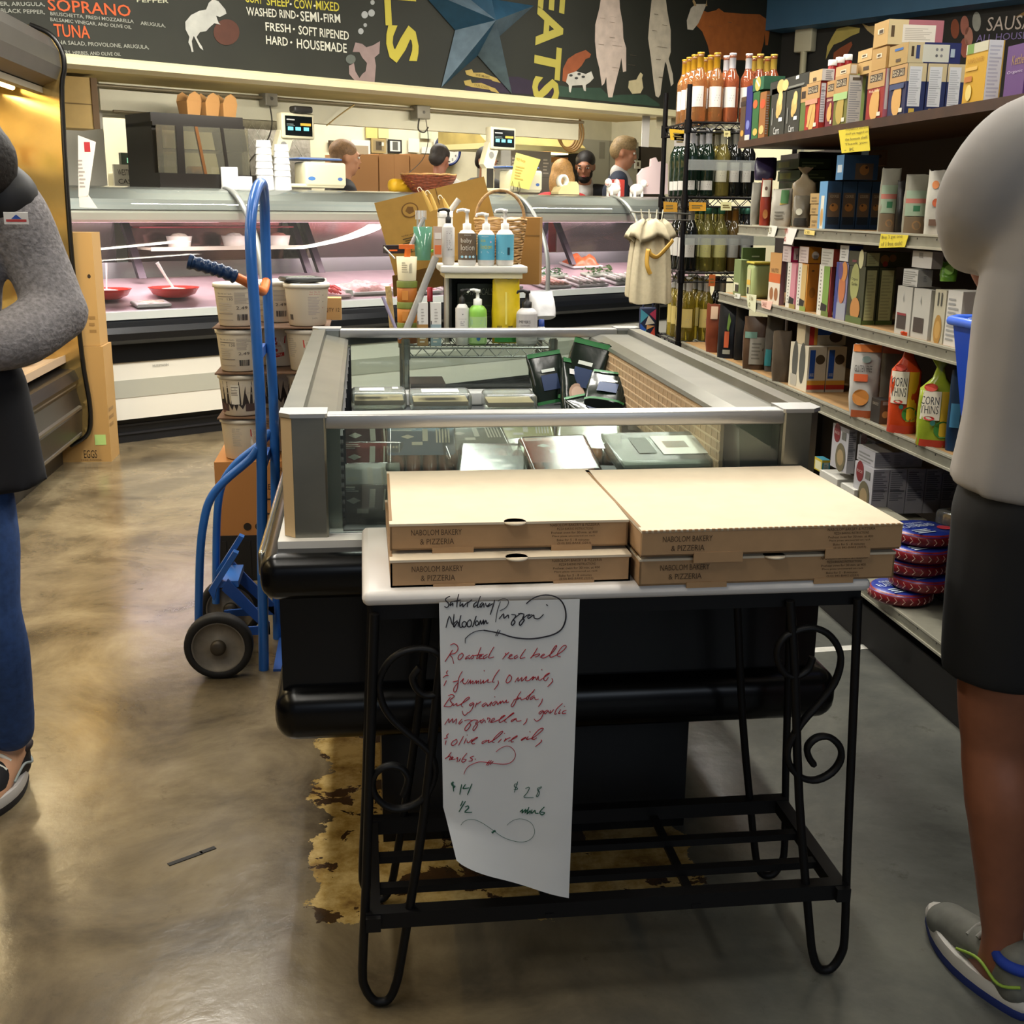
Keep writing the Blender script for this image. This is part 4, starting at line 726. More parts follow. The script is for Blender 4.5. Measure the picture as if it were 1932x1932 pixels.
b = DBm(); run(b, [(0, .595), (-.045, .60), (-.075, .625), (-.085, .665), (-.07, .70), (-.03, .735), (0, .74)], mat('#17191d', .22, .2), smooth=False); b.build('bumper', dc)
b = DBm(); run(b, [(-.035, .74), (.05, .74), (.05, .785), (-.035, .785)], mat('#c9cfcc', .4, .2)); b.build('front_ledge', dc)
b = DBm(); run(b, [(.05, .70), (1.0, .70), (1.0, .92), (.8, .92), (.05, .785)], pink); b.build('display_deck', dc)
b = DBm(); run(b, [(.86, .90), (.95, .90), (.98, 1.02), (.88, 1.02)], stl); run(b, [(.92, 1.30), (.99, 1.30), (.99, 1.40), (.92, 1.40)], stl); b.build('rear_sill', dc)
b = DBm(); run(b, [(.42, 1.492), (1.12, 1.492), (1.12, 1.455), (.42, 1.455)], mat('#cfcfca', .35, .3)); b.build('counter_top', dc)
b = DBm(); run(b, [(.36, 1.44), (.42, 1.475), (.42, 1.492), (.34, 1.478), (.27, 1.42), (.235, 1.36), (.25, 1.355)], mat('#8f918d', .4, .35)); b.build('canopy', dc)
b = DBm(); run(b, [(.25, 1.36), (.235, 1.34), (.235, 1.30), (.25, 1.285), (.42, 1.31), (.42, 1.40)], mat('#c8c4b4', .4, .3)); run(b, [(.30, 1.285), (.75, 1.30), (.75, 1.40), (.42, 1.44)], mat('#6f6a66', .4, .4)); b.build('light_housing', dc)
GP = [(-.02, .785), (-.022, .9), (-.012, 1.02), (.02, 1.14), (.075, 1.25), (.15, 1.35), (.235, 1.43), (.33, 1.48), (.41, 1.496)]
gp = [(q.x, q.y) for q in smooth_path([(a, c, 0) for a, c in GP], 3)]
gm = glass('#eef2f0', .02, .008); seams = [U0, .80, 3.24, U1]
for i in range(3):
    b = DBm(); u0, u1 = seams[i]+.012, seams[i+1]-.012
    b.grid(lambda s, t: (u0+(u1-u0)*s, *gp[round(t*(len(gp)-1))]), 6, len(gp)-1, gm); b.build('curved_glass', dc)
for u in (.80, 3.24, 4.35):
    b = DBm(); P = [(u, a-.004, c) for a, c in gp]; b.tube(P, .012, mat('#9a9d9a', .35, .5), 6, flat=1.8, up=(0, -1, .1)); b.build('glass_rib', dc)
b = DBm()
for u0, u1 in ((-.6, .75), (.95, 3.2), (3.4, 5.4)): b.cyl((u0, .42, 1.296), (u1, .42, 1.296), .014, mat('#ffd9e6', .4, emit=14), 10)
b.build('case_lamp_tube', dc)
for u0, u1 in ((-.6, .75), (.95, 3.2), (3.4, 5.4)):
    l = area('deli_case_light', D((u0+u1)/2, .42, 1.27), u1-u0, .06, 16, (1, .80, .86), (0, 0, DA))
# dark mullions, sliding doors, inner shelf
for u in (.28, 1.52, 1.62, 2.95, 3.60, 3.72, 4.12):
    b = DBm(); b.prism([(.62, .93), (.66, .93), (.90, 1.32), (.86, 1.32)], u, u+.05, 0, mat('#2a1c24', .35, .4)); b.build('mullion', dc)
for u0, u1, c in ((-.6, .26, '#9a8f8c'), (.34, 1.5, '#7a5a56'), (1.7, 2.9, '#c8bcb8'), (3.0, 3.58, '#b0868c'), (3.78, 4.1, '#9c88a8'), (4.2, 5.4, '#b0a0a0')):
    b = DBm(); b.box((u0, .905, 1.02), (u1, .915, 1.31), mat(c, .12, .85)); b.build('rear_door', dc)
b = DBm(); b.box((.36, .60, 1.105), (1.50, .86, 1.118), mat('#d0c8b0', .4)); b.box((.36, .595, 1.10), (1.5, .603, 1.125), mat('#b0aa98', .4)); b.box((.36, .75, 1.24), (1.5, .86, 1.25), mat('#a02a34', .4)); b.build('inner_shelf', dc)
# meats
def lump(label, u, v, w, l, h, col, kind, name='meat_tray', z=None, lean=0, tray='#d8d4d0', n=None, grp='meat trays in the deli case'):
    z = (.785+(v-.05)*.18+.004) if z is None else z
    t, nb = dthing(name, label, 'meat tray', u, v, z, grp); tl = Matrix.Rotation(radians(10), 4, 'X')
    b = MB(); b.T = tl; b.rbox((-w/2, -l/2, 0), (w/2, l/2, .022), mat(tray, .35), .01); b.build('tray', t)
    rr = random.Random(int(u*997)); b = MB(); b.T = tl; m = mat(col, .35, 0, .25, 45, .3)
    if kind == 'strings':
        for i in range(34):
            x = rr.uniform(-.45, .38)*w; y = rr.uniform(-.4, .4)*l; zz = .02+h*(1-(2*x/w)**2)*rr.uniform(.3, 1); a = rr.uniform(-.6, .1)
            b.tube([(x, y, zz*.9), (x+.03*cos(a), y-.02, zz+.004), (x+.06*cos(a), y-.045+.02*sin(a), zz*.7)], .0062, m, 6)
    elif kind == 'slabs':
        for i in range(n or 4):
            x = -w*.36+w*.72*i/((n or 4)-1); s = Matrix.Translation((x, 0, .02)) @ Matrix.Rotation(rr.uniform(.3, .6), 4, 'Y'); q = b.T; b.T = tl @ s; b.rbox((-w*.13, -l*.4, 0), (w*.13, l*.4, h*.5), m, .012, 3); b.T = q
    elif kind == 'leaf':
        for i in range(60):
            x = rr.uniform(-.48, .48)*w; y = rr.uniform(-.45, .45)*l; s = Matrix.Translation((x, y, .02+rr.uniform(0, h))) @ Matrix.Rotation(rr.uniform(0, 6), 4, 'Z') @ Matrix.Rotation(rr.uniform(-1, 1), 4, 'X'); q = b.T; b.T = tl @ s
            b.poly([(-.018, 0, 0), (0, -.01, .006), (.02, 0, 0), (.004, .011, .007)], m); b.T = q
    else:
        def gf(s, q): x = (s-.5); y = (q-.5); e = max(0, 1-(2*x)**4)*max(0, 1-(2*y)**4); return (x*w*.94, y*l*.94, .012+h*e*(.7+.6*noise.noise(V((s*5+u*3, q*5, 0)))))
        b.grid(gf, 16, 10, m)
    b.build('food', t); return t
def price_tag(u, v, z, lab, w=.06, h=.045):
    t, nb = dthing('price_tag', lab, 'price tag', u, v, z, 'price tags in the deli case'); b = MB(); b.T = Matrix.Rotation(radians(-18), 4, 'X'); b.box((-w/2, -.001, 0), (w/2, .001, h), mat('#eceae4', .5))
    M = frame((-w/2, -.0013, 0), (1,0,0), (0,0,1)); b.lines(M, w*.15, h*.5, w*.85, h*.9, 3, mat('#8a8a86')); b.text('4.99', M, w*.2, h*.14, w*.5, h*.24, mat('#44443f')); b.build('card', t)
def bowl(label, u, v, r, food, spoon=None):
    z = .785+(v-.05)*.18+.012; t, nb = dthing('red_bowl', label, 'bowl', u, v, z, 'red bowls in the deli case'); b = MB(); m = mat('#c8281e', .25)
    b.lathe([(r*.5, 0), (r*.85, .02), (r*1.0, .055), (r*1.04, .06), (r*.96, .058), (r*.8, .028), (r*.4, .012), (0, .012)], m, n=28, caps=False); b.build('bowl', t)
    b = MB(); b.lathe([(r*.86, .036), (r*.5, .05), (r*.2, .056), (0, .057)], mat(food, .6, 0, .3, 60, .6), n=22, caps=False); b.build('salad', t)
    if spoon:
        q = thing('serving_spoon', spoon[0], 'spoon', D(u, v, z+.05), DA, 'white serving spoons in the bowls'); b = MB(); a = spoon[1]
        b.tube([(0, 0, 0), (a*.5, .01, .075), (a, .02, .16)], [.008, .0075, .011], mat('#ece6ea', .35), 8, flat=.5); b.build('handle', q); b = MB(); b.lathe([(0, -.006), (.02, 0), (.024, .008)], mat('#ece6ea', .35), n=14); b.build('spoon_bowl', q)
bowl('red bowl of pale salad nearest the brown egg cartons', -.08, .28, .14, '#d8cfc4', ('white spoon standing upright in the red bowl nearest the brown egg cartons', .02))
bowl('red bowl of salad beside the price cards, behind the yogurt tubs', .34, .26, .15, '#d8c8b0', ('slender white spoon leaning in the red bowl beside the price cards', -.09))
price_tag(.62, .10, .80, 'white price card next to the red bowl behind the tubs'); price_tag(.71, .12, .80, 'second white price card along from the red bowls')
price_tag(1.45, .30, .87, 'upper white price card stuck in the red ground meat'); price_tag(1.53, .10, .80, 'lower white price card at the front of the red ground meat')
lump('small oval tray of grainy salad in front between the red bowls', .12, .12, .22, .11, .02, '#c8b49a', 'mound')
lump('tray heaped with strings of bright red ground meat', 1.30, .20, .46, .26, .05, '#d8383a', 'strings', tray='#e8c8cc')
lump('tray of pale pink poultry beside the red ground meat', 1.74, .24, .34, .26, .06, '#e0a8a4', 'mound')
lump('tray of pink minced meat, hidden partly by the toiletries cart', 2.12, .20, .36, .28, .05, '#d88a8c', 'mound')
lump('tray of dark red steaks behind the toiletries cart', 2.52, .22, .36, .28, .05, '#a83238', 'slabs')
lump('tray of rosy pork chops behind the cardboard flap', 2.92, .22, .34, .28, .05, '#d8787a', 'slabs')
lump('tray of pale salmon-pink fillets right of the curved glass seam', 3.42, .16, .30, .24, .04, '#e8b8a8', 'slabs', n=5)
lump('tray of white fish fillets on ice, beside the salmon-pink fillets', 3.80, .14, .34, .22, .035, '#e4dcd4', 'slabs', n=4)
lump('row of green parsley garnish dividing the fish trays', 3.62, .40, .40, .12, .05, '#3c6a3c', 'leaf', tray='#a8b0a0')
lump('second tuft of green garnish at the far end of the fish', 4.20, .38, .34, .12, .05, '#4a6e34', 'leaf', tray='#a8b0a0')
lump('long tray of whole silvery fish behind the linen bags', 4.28, .15, .42, .2, .04, '#c8c8bc', 'slabs', n=6)
lump('tray of pink-lit prawns at the back of the fish section', 3.5, .60, .6, .2, .04, '#d8a0b8', 'mound')
price_tag(4.45, .10, .80, 'white price card at the end of the fish trays', .07, .07)
lump('tray of orange salmon seen high behind the dark mullions', 4.32, .72, .36, .2, .09, '#d86a3c', 'mound')
for i, (u, c, l) in enumerate(((.62, '#d8cdb4', 'white crumbled cheese tub on the case inner shelf, at the near end'), (1.02, '#e0d8c8', 'round white tub in the middle of the inner shelf'), (1.36, '#b87a68', 'brown tub at the far end of the inner shelf'))):
    t, nb = dthing('deli_tub', l, 'tub', u, .73, 1.119, 'tubs on the inner shelf'); b = MB(); b.lathe([(.07, 0), (.085, .07), (.08, .07), (.066, .01), (0, .01)], mat('#d0cabc', .4), n=20, caps=False); b.build('tub', t); b = MB(); b.lathe([(.075, .055), (.04, .085), (0, .09)], mat(c, .7, 0, .2, 40, .5), n=18); b.build('food', t)
# ---------------------------------------------------------------- on the counter
ivory = mat('#d9d2b4', .45); CT = 1.4925
def scale_(label, u, v=.69, behind=None):
    t, nb = dthing('deli_scale', label, 'scale', u, v, CT, 'ivory deli scales on the counter'); bb = lambda: MB()
    b = MB(); b.rbox((-.16, -.15, .02), (.30, .17, .045), ivory, .01); b.rbox((-.02, -.16, .03), (.31, .0, .19), ivory, .018)
    M = frame((-.02, -.1605, .03), (1,0,0), (0,0,1)); b.disc(M, .045, .05, .03, mat('#4a7ab8'), .0006, 18, .45); b.disc(M, .275, .05, .02, mat('#4a6aa8'), .0006, 18, .6); b.build('base', t)
    b = MB(); b.rbox((-.06, -.14, .205), (.29, .14, .216), mat('#4a68a8', .35), .008); b.box((-.05, -.13, .216), (.28, .13, .222), mat('#c8ccd0', .25, .6)); b.build('weighing_plate', t)
    b = MB(); b.prism([(-.13, .045), (-.05, .045), (-.05, .23), (.0, .36), (.0, .40), (-.10, .40), (-.16, .23), (-.13, .2)], .02, .08, 1, ivory); b.build('column', t); b2 = MB(); b2.box((-.128, .016, .05), (-.06, .02, .2), mat('#2a2826', .4)); b2.disc(frame((-.10, .0195, .28), (1,0,0), (0,0,1)), .02, .02, .026, mat('#b8b8b4', .3, .6), .001, 18); b2.build('dark_panel', t)
    b = MB(); b.rbox((-.10, -.0, .345), (.16, .075, .515), ivory, .012); h = b.build('display_head', t)
    b = MB(); M = frame((-.075, -.0015, .365), (1,0,0), (0,0,1)); b.rect(M, 0, 0, .215, .13, mat('#0c1214', .25), 0)
    for x in (.02, .08, .145): b.rect(M, x, .035, x+.042, .058, mat('#6ad0e0', .4, emit=1.0), .0006)
    b.rect(M, .12, .068, .205, .085, mat('#d8a840', .4, emit=.5), .0006); b.lines(M, .012, .1, .1, .12, 1, mat('#b8b8b8'), .0006); b.lines(M, .012, .064, .1, .082, 2, mat('#7a8a8a'), .0006); b.build('screen', h); return t
s1 = scale_('ivory deli scale with a raised screen, next to the white cup stacks', 1.50); s2 = scale_('ivory deli scale with a raised screen, beside the yellow note card', 3.37)
b = MB(); b.rbox((-.06, -.05, 0), (.09, .03, .045), mat('#2a2826', .5), .015); tag(b.build('black_gadget', None, D(1.54, .70, CT+.5155), DA), 'small black gadget lying on top of the scale nearest the cups', 'gadget')
# food warmer
t, nb = dthing('food_warmer', 'black countertop food warmer cabinet with slanted glass, on the deli counter', 'food warmer', .76, .75, CT); wb = mat('#17130f', .35)
b = MB(); b.box((-.34, -.22, 0), (.34, .24, .09), wb); b.build('base', t)
b = MB(); b.box((-.34, -.14, .39), (.30, .24, .455), wb); b.box((-.34, -.16, .375), (.30, .24, .40), wb); b.build('roof', t)
b = MB(); b.box((-.34, -.14, .09), (-.27, .24, .39), wb); b.prism([(.30, .40), (.265, .40), (.315, .09), (.34, .09)], -.15, .24, 1, wb)
b.prism([(-.2, .09), (-.15, .09), (-.15, .38), (-.2, .38)], -.19, -.17, 1, wb); b.prism([(-.02, .09), (.0, .09), (-.05, .38), (-.07, .38)], -.19, -.17, 1, mat('#7a5232', .3, .6)); b.prism([(.14, .09), (.16, .09), (.13, .38), (.11, .38)], -.19, -.17, 1, wb); b.build('posts', t)
b = MB(); b.box((-.27, -.16, .235), (.31, .2, .242), mat('#4a4034', .3, .6)); b.build('rack_shelf', t)
b = MB(); b.box((-.33, -.185, .09), (.31, -.18, .38), glass('#e0dcc8', .06)); b.build('glass_front', t)
b = MB(); b.rbox((-.05, -.08, .092), (.06, .03, .14), mat('#d89a28', .6), .02); b.build('fried_food', t)
for i, (x, l) in enumerate(((-.02, 'kraft takeout box at the near end on top of the food warmer'), (.11, 'kraft takeout box in the middle on top of the food warmer'), (.235, 'kraft takeout box at the far end on top of the food warmer'))):
    t, nb = dthing('takeout_box', l, 'takeout box', .76+x, .72, CT+.4555, 'kraft takeout boxes on the food warmer', .25); k = mat('#8f683a', .85)
    b = MB(); vs = [(-.05,-.04,0),(.05,-.04,0),(.05,.04,0),(-.05,.04,0),(-.062,-.05,.085),(.062,-.05,.085),(.062,.05,.085),(-.062,.05,.085)]; b.add(vs, [(0,3,2,1),(0,1,5,4),(1,2,6,5),(2,3,7,6),(3,0,4,7)], k); b.build('body', t)
    b = MB()
    for y in (-.05, .05): b.poly([(-.062, y, .085), (.062, y, .085), (.045, y*1.15, .125), (.0, y*1.2, .148), (-.045, y*1.15, .125)], k)
    b.build('flaps', t)
for i, (px, py, l) in enumerate(((500, 265, 'tallest stack of white foam cups on the counter'), (533, 273, 'second tallest stack of white foam cups, toward the scale'))):
    q = onD(px, 352, .55); n = 6; t, nb = dthing('cup_stack', l, 'cup stack', q.x, .55, CT, 'stacks of white cups'); h = onD(px, py, .55).z-CT
    b = MB(); pr = []
    for k in range(n): z0 = h*(.12+.88*k/n) if k else 0; pr += [(.058-.003*k, z0), (.066-.003*k, h*(.12+.88*(k+1)/n)-.004)] 
    for k in range(n):
        z0 = 0 if k == 0 else h*(.30+.7*(k-1)/(n-1)); z1 = h*(.30+.7*k/(n-1)) ; c = MB(); c.lathe([(.062-.002*k, z0), (.056-.002*k, z1-.004), (.056-.002*k, z1), (0, z1)] , mat('#e6e6e4', .6), n=22); c.build('cup', t)
for i, (px, w, l) in enumerate(((434, .11, 'short stack of white paper cups beside the food warmer'), (462, .1, 'lowest white cups between the short and tall stacks'))):
    q = onD(px, 352, .5); t, nb = dthing('foam_cup', l, 'cups', q.x, .5, CT, 'short white cups'); b = MB(); h = .135 if i == 0 else .08; b.lathe([(w/2, 0), (w/2*.97, h), (0, h)], mat('#e9e9e7', .6), n=22); b.build('cup', t); b = MB(); b.lathe([(w/2+.003, 0), (w/2+.003, .01)], mat('#e9e9e7', .6), n=22, caps=False); b.build('rim', t)
# wicker bowl, tape dispenser, note card, figurines
t, nb = dthing('wicker_bowl', 'reddish wicker bowl on the counter in front of the dark-haired man', 'basket', 2.60, .62, CT); b = MB(); wk2 = mat('#7a3a1e', .6, 0, .4, 50); r = RND
for i in range(12): z = .006+i*.0115; R_ = .12+.105*sin(i/11*1.35); b.tube([(R_*cos(a), R_*.8*sin(a), z+.003*sin(9*a+i*3)) for a in [2*pi*j/26 for j in range(26)]], .0075, wk2 if i < 11 else mat('#a87a48', .6, 0, .3, 50), 6, closed=True)
b.build('woven_sides', t); b = MB(); b.lathe([(0, 0), (.13, 0), (.13, .006)], wk2, sq=.8); b.build('base', t)
t, nb = dthing('tape_dispenser', 'beige tape dispenser on the counter in front of the blond woman', 'tape dispenser', 4.02, .62, CT); b = MB(); bg = mat('#c2b284', .5)
b.prism([(-.12, 0), (.12, 0), (.11, .09), (.085, .115), (.02, .115), (-.0, .09), (-.09, .07), (-.12, .03)], -.045, .045, 1, bg); b.build('body', t); b = MB(); b.box((-.125, -.047, 0), (.122, .047, .012), mat('#33302a', .5)); b.build('base_pad', t)
b = MB(); b.T = Matrix.Translation((-.035, 0, .115)) @ Matrix.Rotation(pi/2, 4, 'X'); b.lathe([(.034, -.02), (.055, -.02), (.055, .02), (.034, .02), (.034, -.02)], mat('#d8d4c8', .4), n=26, caps=False); b.build('tape_roll', t)
q = [onD(x, y, .45) for x, y in ((974, 288), (1020, 301), (998, 358), (962, 350))]
t, nb = dthing('note_card', 'yellow handwritten note card tilted in a wire holder on the counter', 'card', q[3].x, .45, CT); b = nb(); cc = mat('#cfc26a', .75); b.add([*[(a.x, a.y, a.z) for a in q], *[(a.x, a.y+.003, a.z) for a in q]], [(3,2,1,0),(4,5,6,7),(0,1,5,4),(1,2,6,5),(2,3,7,6),(3,0,4,7)], cc)
M = frame((q[3].x, q[3].y-.001, q[3].z), q[2]-q[3], q[0]-q[3]); b.text('FREE Range', M, .03, .19, .1, .028, mat('#b0803a')); b.lines(M, .035, .06, .13, .17, 5, mat('#b8a050'), .0008); b.build('card', t)
b = MB(); wm = mat('#2a2622', .4, .6)
for x in (.02, .09): b.tube([(x, 0, 0), (x-.01, 0, .05), (x+.004, 0, .10), (x+.014, -.004, .05), (x+.006, -.006, .02)], .0022, wm, 6)
b.build('wire_holder', t)
def figurine(label, u, v, m, kind):
    t, nb = dthing('figurine', label, 'figurine', u, v, CT, 'animal figurines on the counter'); b = MB()
    E = lambda c, r, mm: b.lathe([(max(.0005, r[0]*cos(a)), r[2]*sin(a)) for a in [-pi/2+pi*k/9 for k in range(10)]], mm, c, 14, sq=r[1]/r[0])
    E((0, 0, .065), (.075, .045, .048), m); b.build('body', t); b = MB(); E((.075 if kind else -.075, -.01, .115), (.032, .03, .034), m); E((.10 if kind else -.10, -.02, .105), (.018, .018, .016), mat('#d8a8a0', .4)); b.build('head', t)
    for x in (-.045, .045):
        for y in (-.022, .022): b = MB(); b.cyl((x, y, 0), (x, y, .05), .013, m, 10); b.build('leg', t)
figurine('white cow figurine on the counter, the rounder one', 4.52, .55, mat('#e2ded6', .35, 0, .1, 20), 0); figurine('white sheep-like figurine on the counter near the wine rack', 4.84, .58, mat('#e6e2dc', .35), 1)
t, nb = dthing('pink_figurine', 'small pink ornament standing between the white figurines', 'figurine', 4.63, .62, CT); b = MB(); b.lathe([(.03, 0), (.025, .07), (.032, .1), (.02, .14), (.0, .15)], mat('#d8a0a0', .4), n=14); b.build('body', t)
q0 = onD(1200, 368, .60); t, nb = dthing('pink_cutout', 'pale pink pig-shaped board standing at the end of the counter', 'sign', q0.x, .60, CT); b = nb(); pts = [onD(x, y, .60) for x, y in ((1205,366),(1204,330),(1214,318),(1228,314),(1229,300),(1238,297),(1242,306),(1252,304),(1260,310),(1260,366))]; b.prism([(a.x, a.z) for a in pts], .60, .62, 1, mat('#d8c2c4', .6)); b.build('board', t)
b = MB(); b.rbox((-.05, -.05, 0), (.05, .05, .15), mat('#a83a34', .4), .01); tag(b.build('red_tin', None, D(4.80, .78, CT), DA), 'red tin behind the sheep-like figurine', 'tin')
# ---------------------------------------------------------------- chalkboard sign over the counter
board = mat('#26271f', .75, 0, .14, 2.5)
sb = thing('menu_board', 'long black chalkboard mural with chalk lettering, animals and a ledge above the deli', 'sign board', D(2.9, .25, 2.18), DA)
def SB(): b = MB(); b.T = Matrix.Translation((-2.9, -.25, -2.18)); return b
b = SB(); b.box((-1.6, .20, 2.18), (6.568, .28, 3.44), board); b.build('board', sb)
b = SB(); b.prism([(.05, 2.13), (.2, 2.12), (.2, 2.18), (.09, 2.185), (.05, 2.165)], -.6, 4.9, 0, mat('#d8cfa4', .5)); b.build('ledge_moulding', sb)
FZ = {}
def px2(x, y): q = onD(x, y, .20); return (q.x, q.z)
def btext(t, x0, y0, x1, y1, hp, col, nm='chalk_lettering'):
    a = px2(x0, y0); c = px2(x1, y1); h = px2(x0, y0-hp)[1]-a[1]; dx, dz = c[0]-a[0], c[1]-a[1]; b = SB(); M = frame((a[0], .198, a[1]), (dx, 0, dz), (0, 0, 1)); b.text(t, M, 0, 0, sqrt(dx*dx+dz*dz), h, mat(col, .7), bold=.012); return b.build(nm, sb)
def bpoly(pts, col, nm='painted_figure', ox=0, oy=0, k=1, up=.0):
    b = SB(); b.add([(px2(ox+x/k, oy+y/k)[0], .197-up, px2(ox+x/k, oy+y/k)[1]) for x, y in pts], [tuple(range(len(pts)))], mat(col, .7, 0, .12, 14)); return b.build(nm, sb)
def ell(cx, cy, rx, ry=None, n=18): ry = ry or rx; return [(cx+rx*cos(2*pi*k/n), cy+ry*sin(2*pi*k/n)) for k in range(n)]
GR, OR, YW, CH = '#8f9086', '#b8501f', '#b9ae3a', '#c9c8b8'
for a in (('& PEPPER, ARUGULA,', -40, 12, 85, 13, 9, GR), ('BLACK PEPPER,', 2, 25, 85, 28, 9, GR), ('SOPRANO', 91, 20, 247, 32, 23, OR), ('BRUSCHETTA, FRESH MOZZARELLA', 95, 30, 252, 45, 8, GR), ('BALSAMIC VINEGAR, AND OLIVE OIL', 95, 41, 248, 56, 8, GR), ('ARUGULA,', 265, 48, 312, 53, 8, GR), ('TUNA', 103, 69, 170, 73, 24, OR), ('TUNA SALAD, PROVOLONE, ARUGULA,', 95, 84, 281, 94, 9, GR), ('TOMATO, CAPERS, HERBES, AND OLIVE OIL', 60, 101, 228, 107, 8, GR), ('PEPPER', 258, 4, 318, 6, 8, '#a8a890'),
  ('SHEEP', 503, 10, 546, 14, 17, YW), ('COW', 555, 16, 590, 18, 17, YW), ('MIXED', 596, 18, 640, 22, 17, YW), ('GOAT', 462, 4, 495, 8, 17, YW), ('WASHED RIND', 465, 29, 558, 36, 16, CH), ('SEMI', 567, 40, 602, 42, 19, CH), ('FIRM', 611, 42, 642, 43, 16, CH), ('FRESH', 501, 58, 548, 62, 16, CH), ('SOFT RIPENED', 563, 65, 658, 76, 17, CH), ('HARD', 502, 83, 543, 87, 16, CH), ('HOUSEMADE', 560, 91, 654, 100, 18, CH)): btext(*a)
for x, y in ((548, 8), (593, 11), (561, 30), (606, 36), (554, 55), (549, 80)): bpoly(ell(x, y, 2), CH, 'chalk_dot')
def vtext(t, x0, y0, x1, y1, wp, col):      # letters turned a quarter: they read downward
    a = px2(x0, y0); c = px2(x1, y1); dx, dz = c[0]-a[0], c[1]-a[1]; w = px2(x0+wp, y0)[0]-a[0]; b = SB(); M = frame((a[0], .197, a[1]), (dx, 0, dz), (1, 0, -dx/dz)); b.text(t, M, 0, 0, sqrt(dx*dx+dz*dz), w, mat(col, .7), bold=.03); return b.build('painted_letters', sb)
vtext('LS', 722, -28, 730, 118, 62, '#b3a63a'); vtext('EATS', 1016, -32, 1002, 186, 52, '#a59a44')
# painted animals
C1 = dict(ox=0, oy=0, k=3.864); C2 = dict(ox=450, oy=0, k=3.864); C3 = dict(ox=900, oy=0, k=3.864)
bpoly(ell(1650, 235, 95), '#4c2a1c', 'painted_ball', **C1)
bpoly([(1395,380),(1385,340),(1370,310),(1378,270),(1350,215),(1348,160),(1390,110),(1450,80),(1500,70),(1520,20),(1550,-5),(1590,10),(1640,70),(1648,100),(1600,125),(1572,115),(1590,165),(1605,180),(1560,170),(1525,200),(1500,228),(1455,235),(1430,270),(1450,310),(1470,340),(1480,368),(1455,350),(1410,262),(1395,300),(1400,340),(1408,378)], '#a9a9a1', 'painted_pig', **C1, up=.002)
for x, y, r in ((975, 18, 16), (918, 108, 24), (968, 95, 24), (922, 183, 13), (890, 228, 20)): bpoly(ell(x, y, r, r*1.1), '#9a9c9a', 'painted_bubble', **C2)
bpoly([(860,600),(830,570),(805,540),(803,480),(840,460),(850,520),(880,570),(900,540),(925,520),(935,460),(900,420),(880,380),(830,380),(850,310),(900,320),(930,345),(980,330),(1030,300),(1025,390),(990,420),(1000,480),(990,600)], '#8a7672', 'painted_pig', **C2); bpoly(ell(815, 432, 36, 34), '#5a5f58', 'painted_glass', **C2, up=.002)
bpoly([(905,-40),(1035,-40),(1040,60),(1060,170),(1065,280),(1085,350),(1085,520),(1062,525),(1050,420),(1040,480),(1020,560),(1000,640),(985,710),(955,710),(945,640),(940,560),(925,610),(908,625),(900,570),(890,500),(870,420),(858,300),(860,180),(890,60)], '#c2b0a2', 'painted_carcass', **C3)
bpoly([(1275,-40),(1370,-40),(1385,80),(1410,220),(1410,380),(1395,430),(1425,540),(1430,610),(1412,630),(1405,590),(1380,470),(1370,450),(1350,570),(1335,690),(1320,712),(1300,700),(1285,600),(1265,420),(1245,280),(1255,150)], '#c4b9a4', 'painted_carcass', **C3)
bpoly([(1525,150),(1555,60),(1590,30),(1670,30),(1640,100),(1610,170),(1570,220),(1530,215)], '#cfc6b4', 'painted_cow_face', **C3, up=.003)
bpoly([(1600,60),(1680,90),(1740,75),(1760,60),(1800,90),(1932,100),(2060,105),(2110,140),(2135,170),(2130,240),(2118,330),(2100,330),(2095,240),(2090,300),(2060,420),(1960,440),(1700,430),(1680,330),(1640,230),(1590,180)], '#b0642e', 'painted_cow', **C3)
for s in (1580, 1660): bpoly([(s, 45), (s-14 if s < 1600 else s+8, 10), (s-8 if s < 1600 else s+14, -10), (s+10, 20), (s+14, 45)], '#b89a6a', 'painted_horn', **C3, up=.004)
bpoly([(620,590),(625,500),(660,430),(720,390),(790,365),(830,395),(820,420),(790,430),(760,480),(720,520),(650,600)], '#8c4c2c', 'painted_boar', **C3); bpoly([(645,600),(660,540),(720,520),(790,540),(830,520),(848,570),(820,600),(790,620),(790,665),(775,660),(765,620),(690,625),(680,675),(668,670),(665,620)], '#b8b4a8', 'painted_spotted_pig', **C3, up=.002)
for x, y in ((680, 550), (720, 570), (740, 540), (770, 560)): bpoly(ell(x, y, 13, 9), '#3a3a38', 'painted_spot', **C3, up=.004)
bpoly([(1100,640),(1105,590),(1160,580),(1175,550),(1190,528),(1208,545),(1200,570),(1210,640),(1190,680),(1130,685)], '#bdb08a', 'painted_goose', **C3)
bpoly([(575,620),(700,640),(900,640),(960,700),(1060,690),(1230,690),(1330,760),(1330,778),(560,700)], '#2f4436', 'painted_grass', **C3, up=-.0008)
bpoly([(-90,640),(60,560),(300,560),(560,640),(560,700),(-90,660)], '#2a2030', 'painted_dusk', **C3, up=-.0008)
b = SB(); ik = mat('#6a5a4a', .8)
for x, y, w in ((890,130,40),(965,120,45),(960,160,40),(880,320,40),(960,270,40),(965,300,60),(980,330,70),(980,490,50),(985,515,60),(1285,100,30),(1345,180,36),(1270,220,36),(1310,340,70),(1300,430,36),(1320,560,30),(1110,400,45),(1095,470,50),(1680,190,40),(1740,185,40),(1820,160,30),(1880,180,40),(1760,350,50)):
    p0 = px2(900+x/3.864, y/3.864); p1 = px2(900+(x+w)/3.864, (y+8)/3.864); b.add([(p0[0], .191, p0[1]), (p1[0], .191, p0[1]), (p1[0], .191, p1[1]), (p0[0], .191, p1[1])], [(0,1,2,3)], ik)
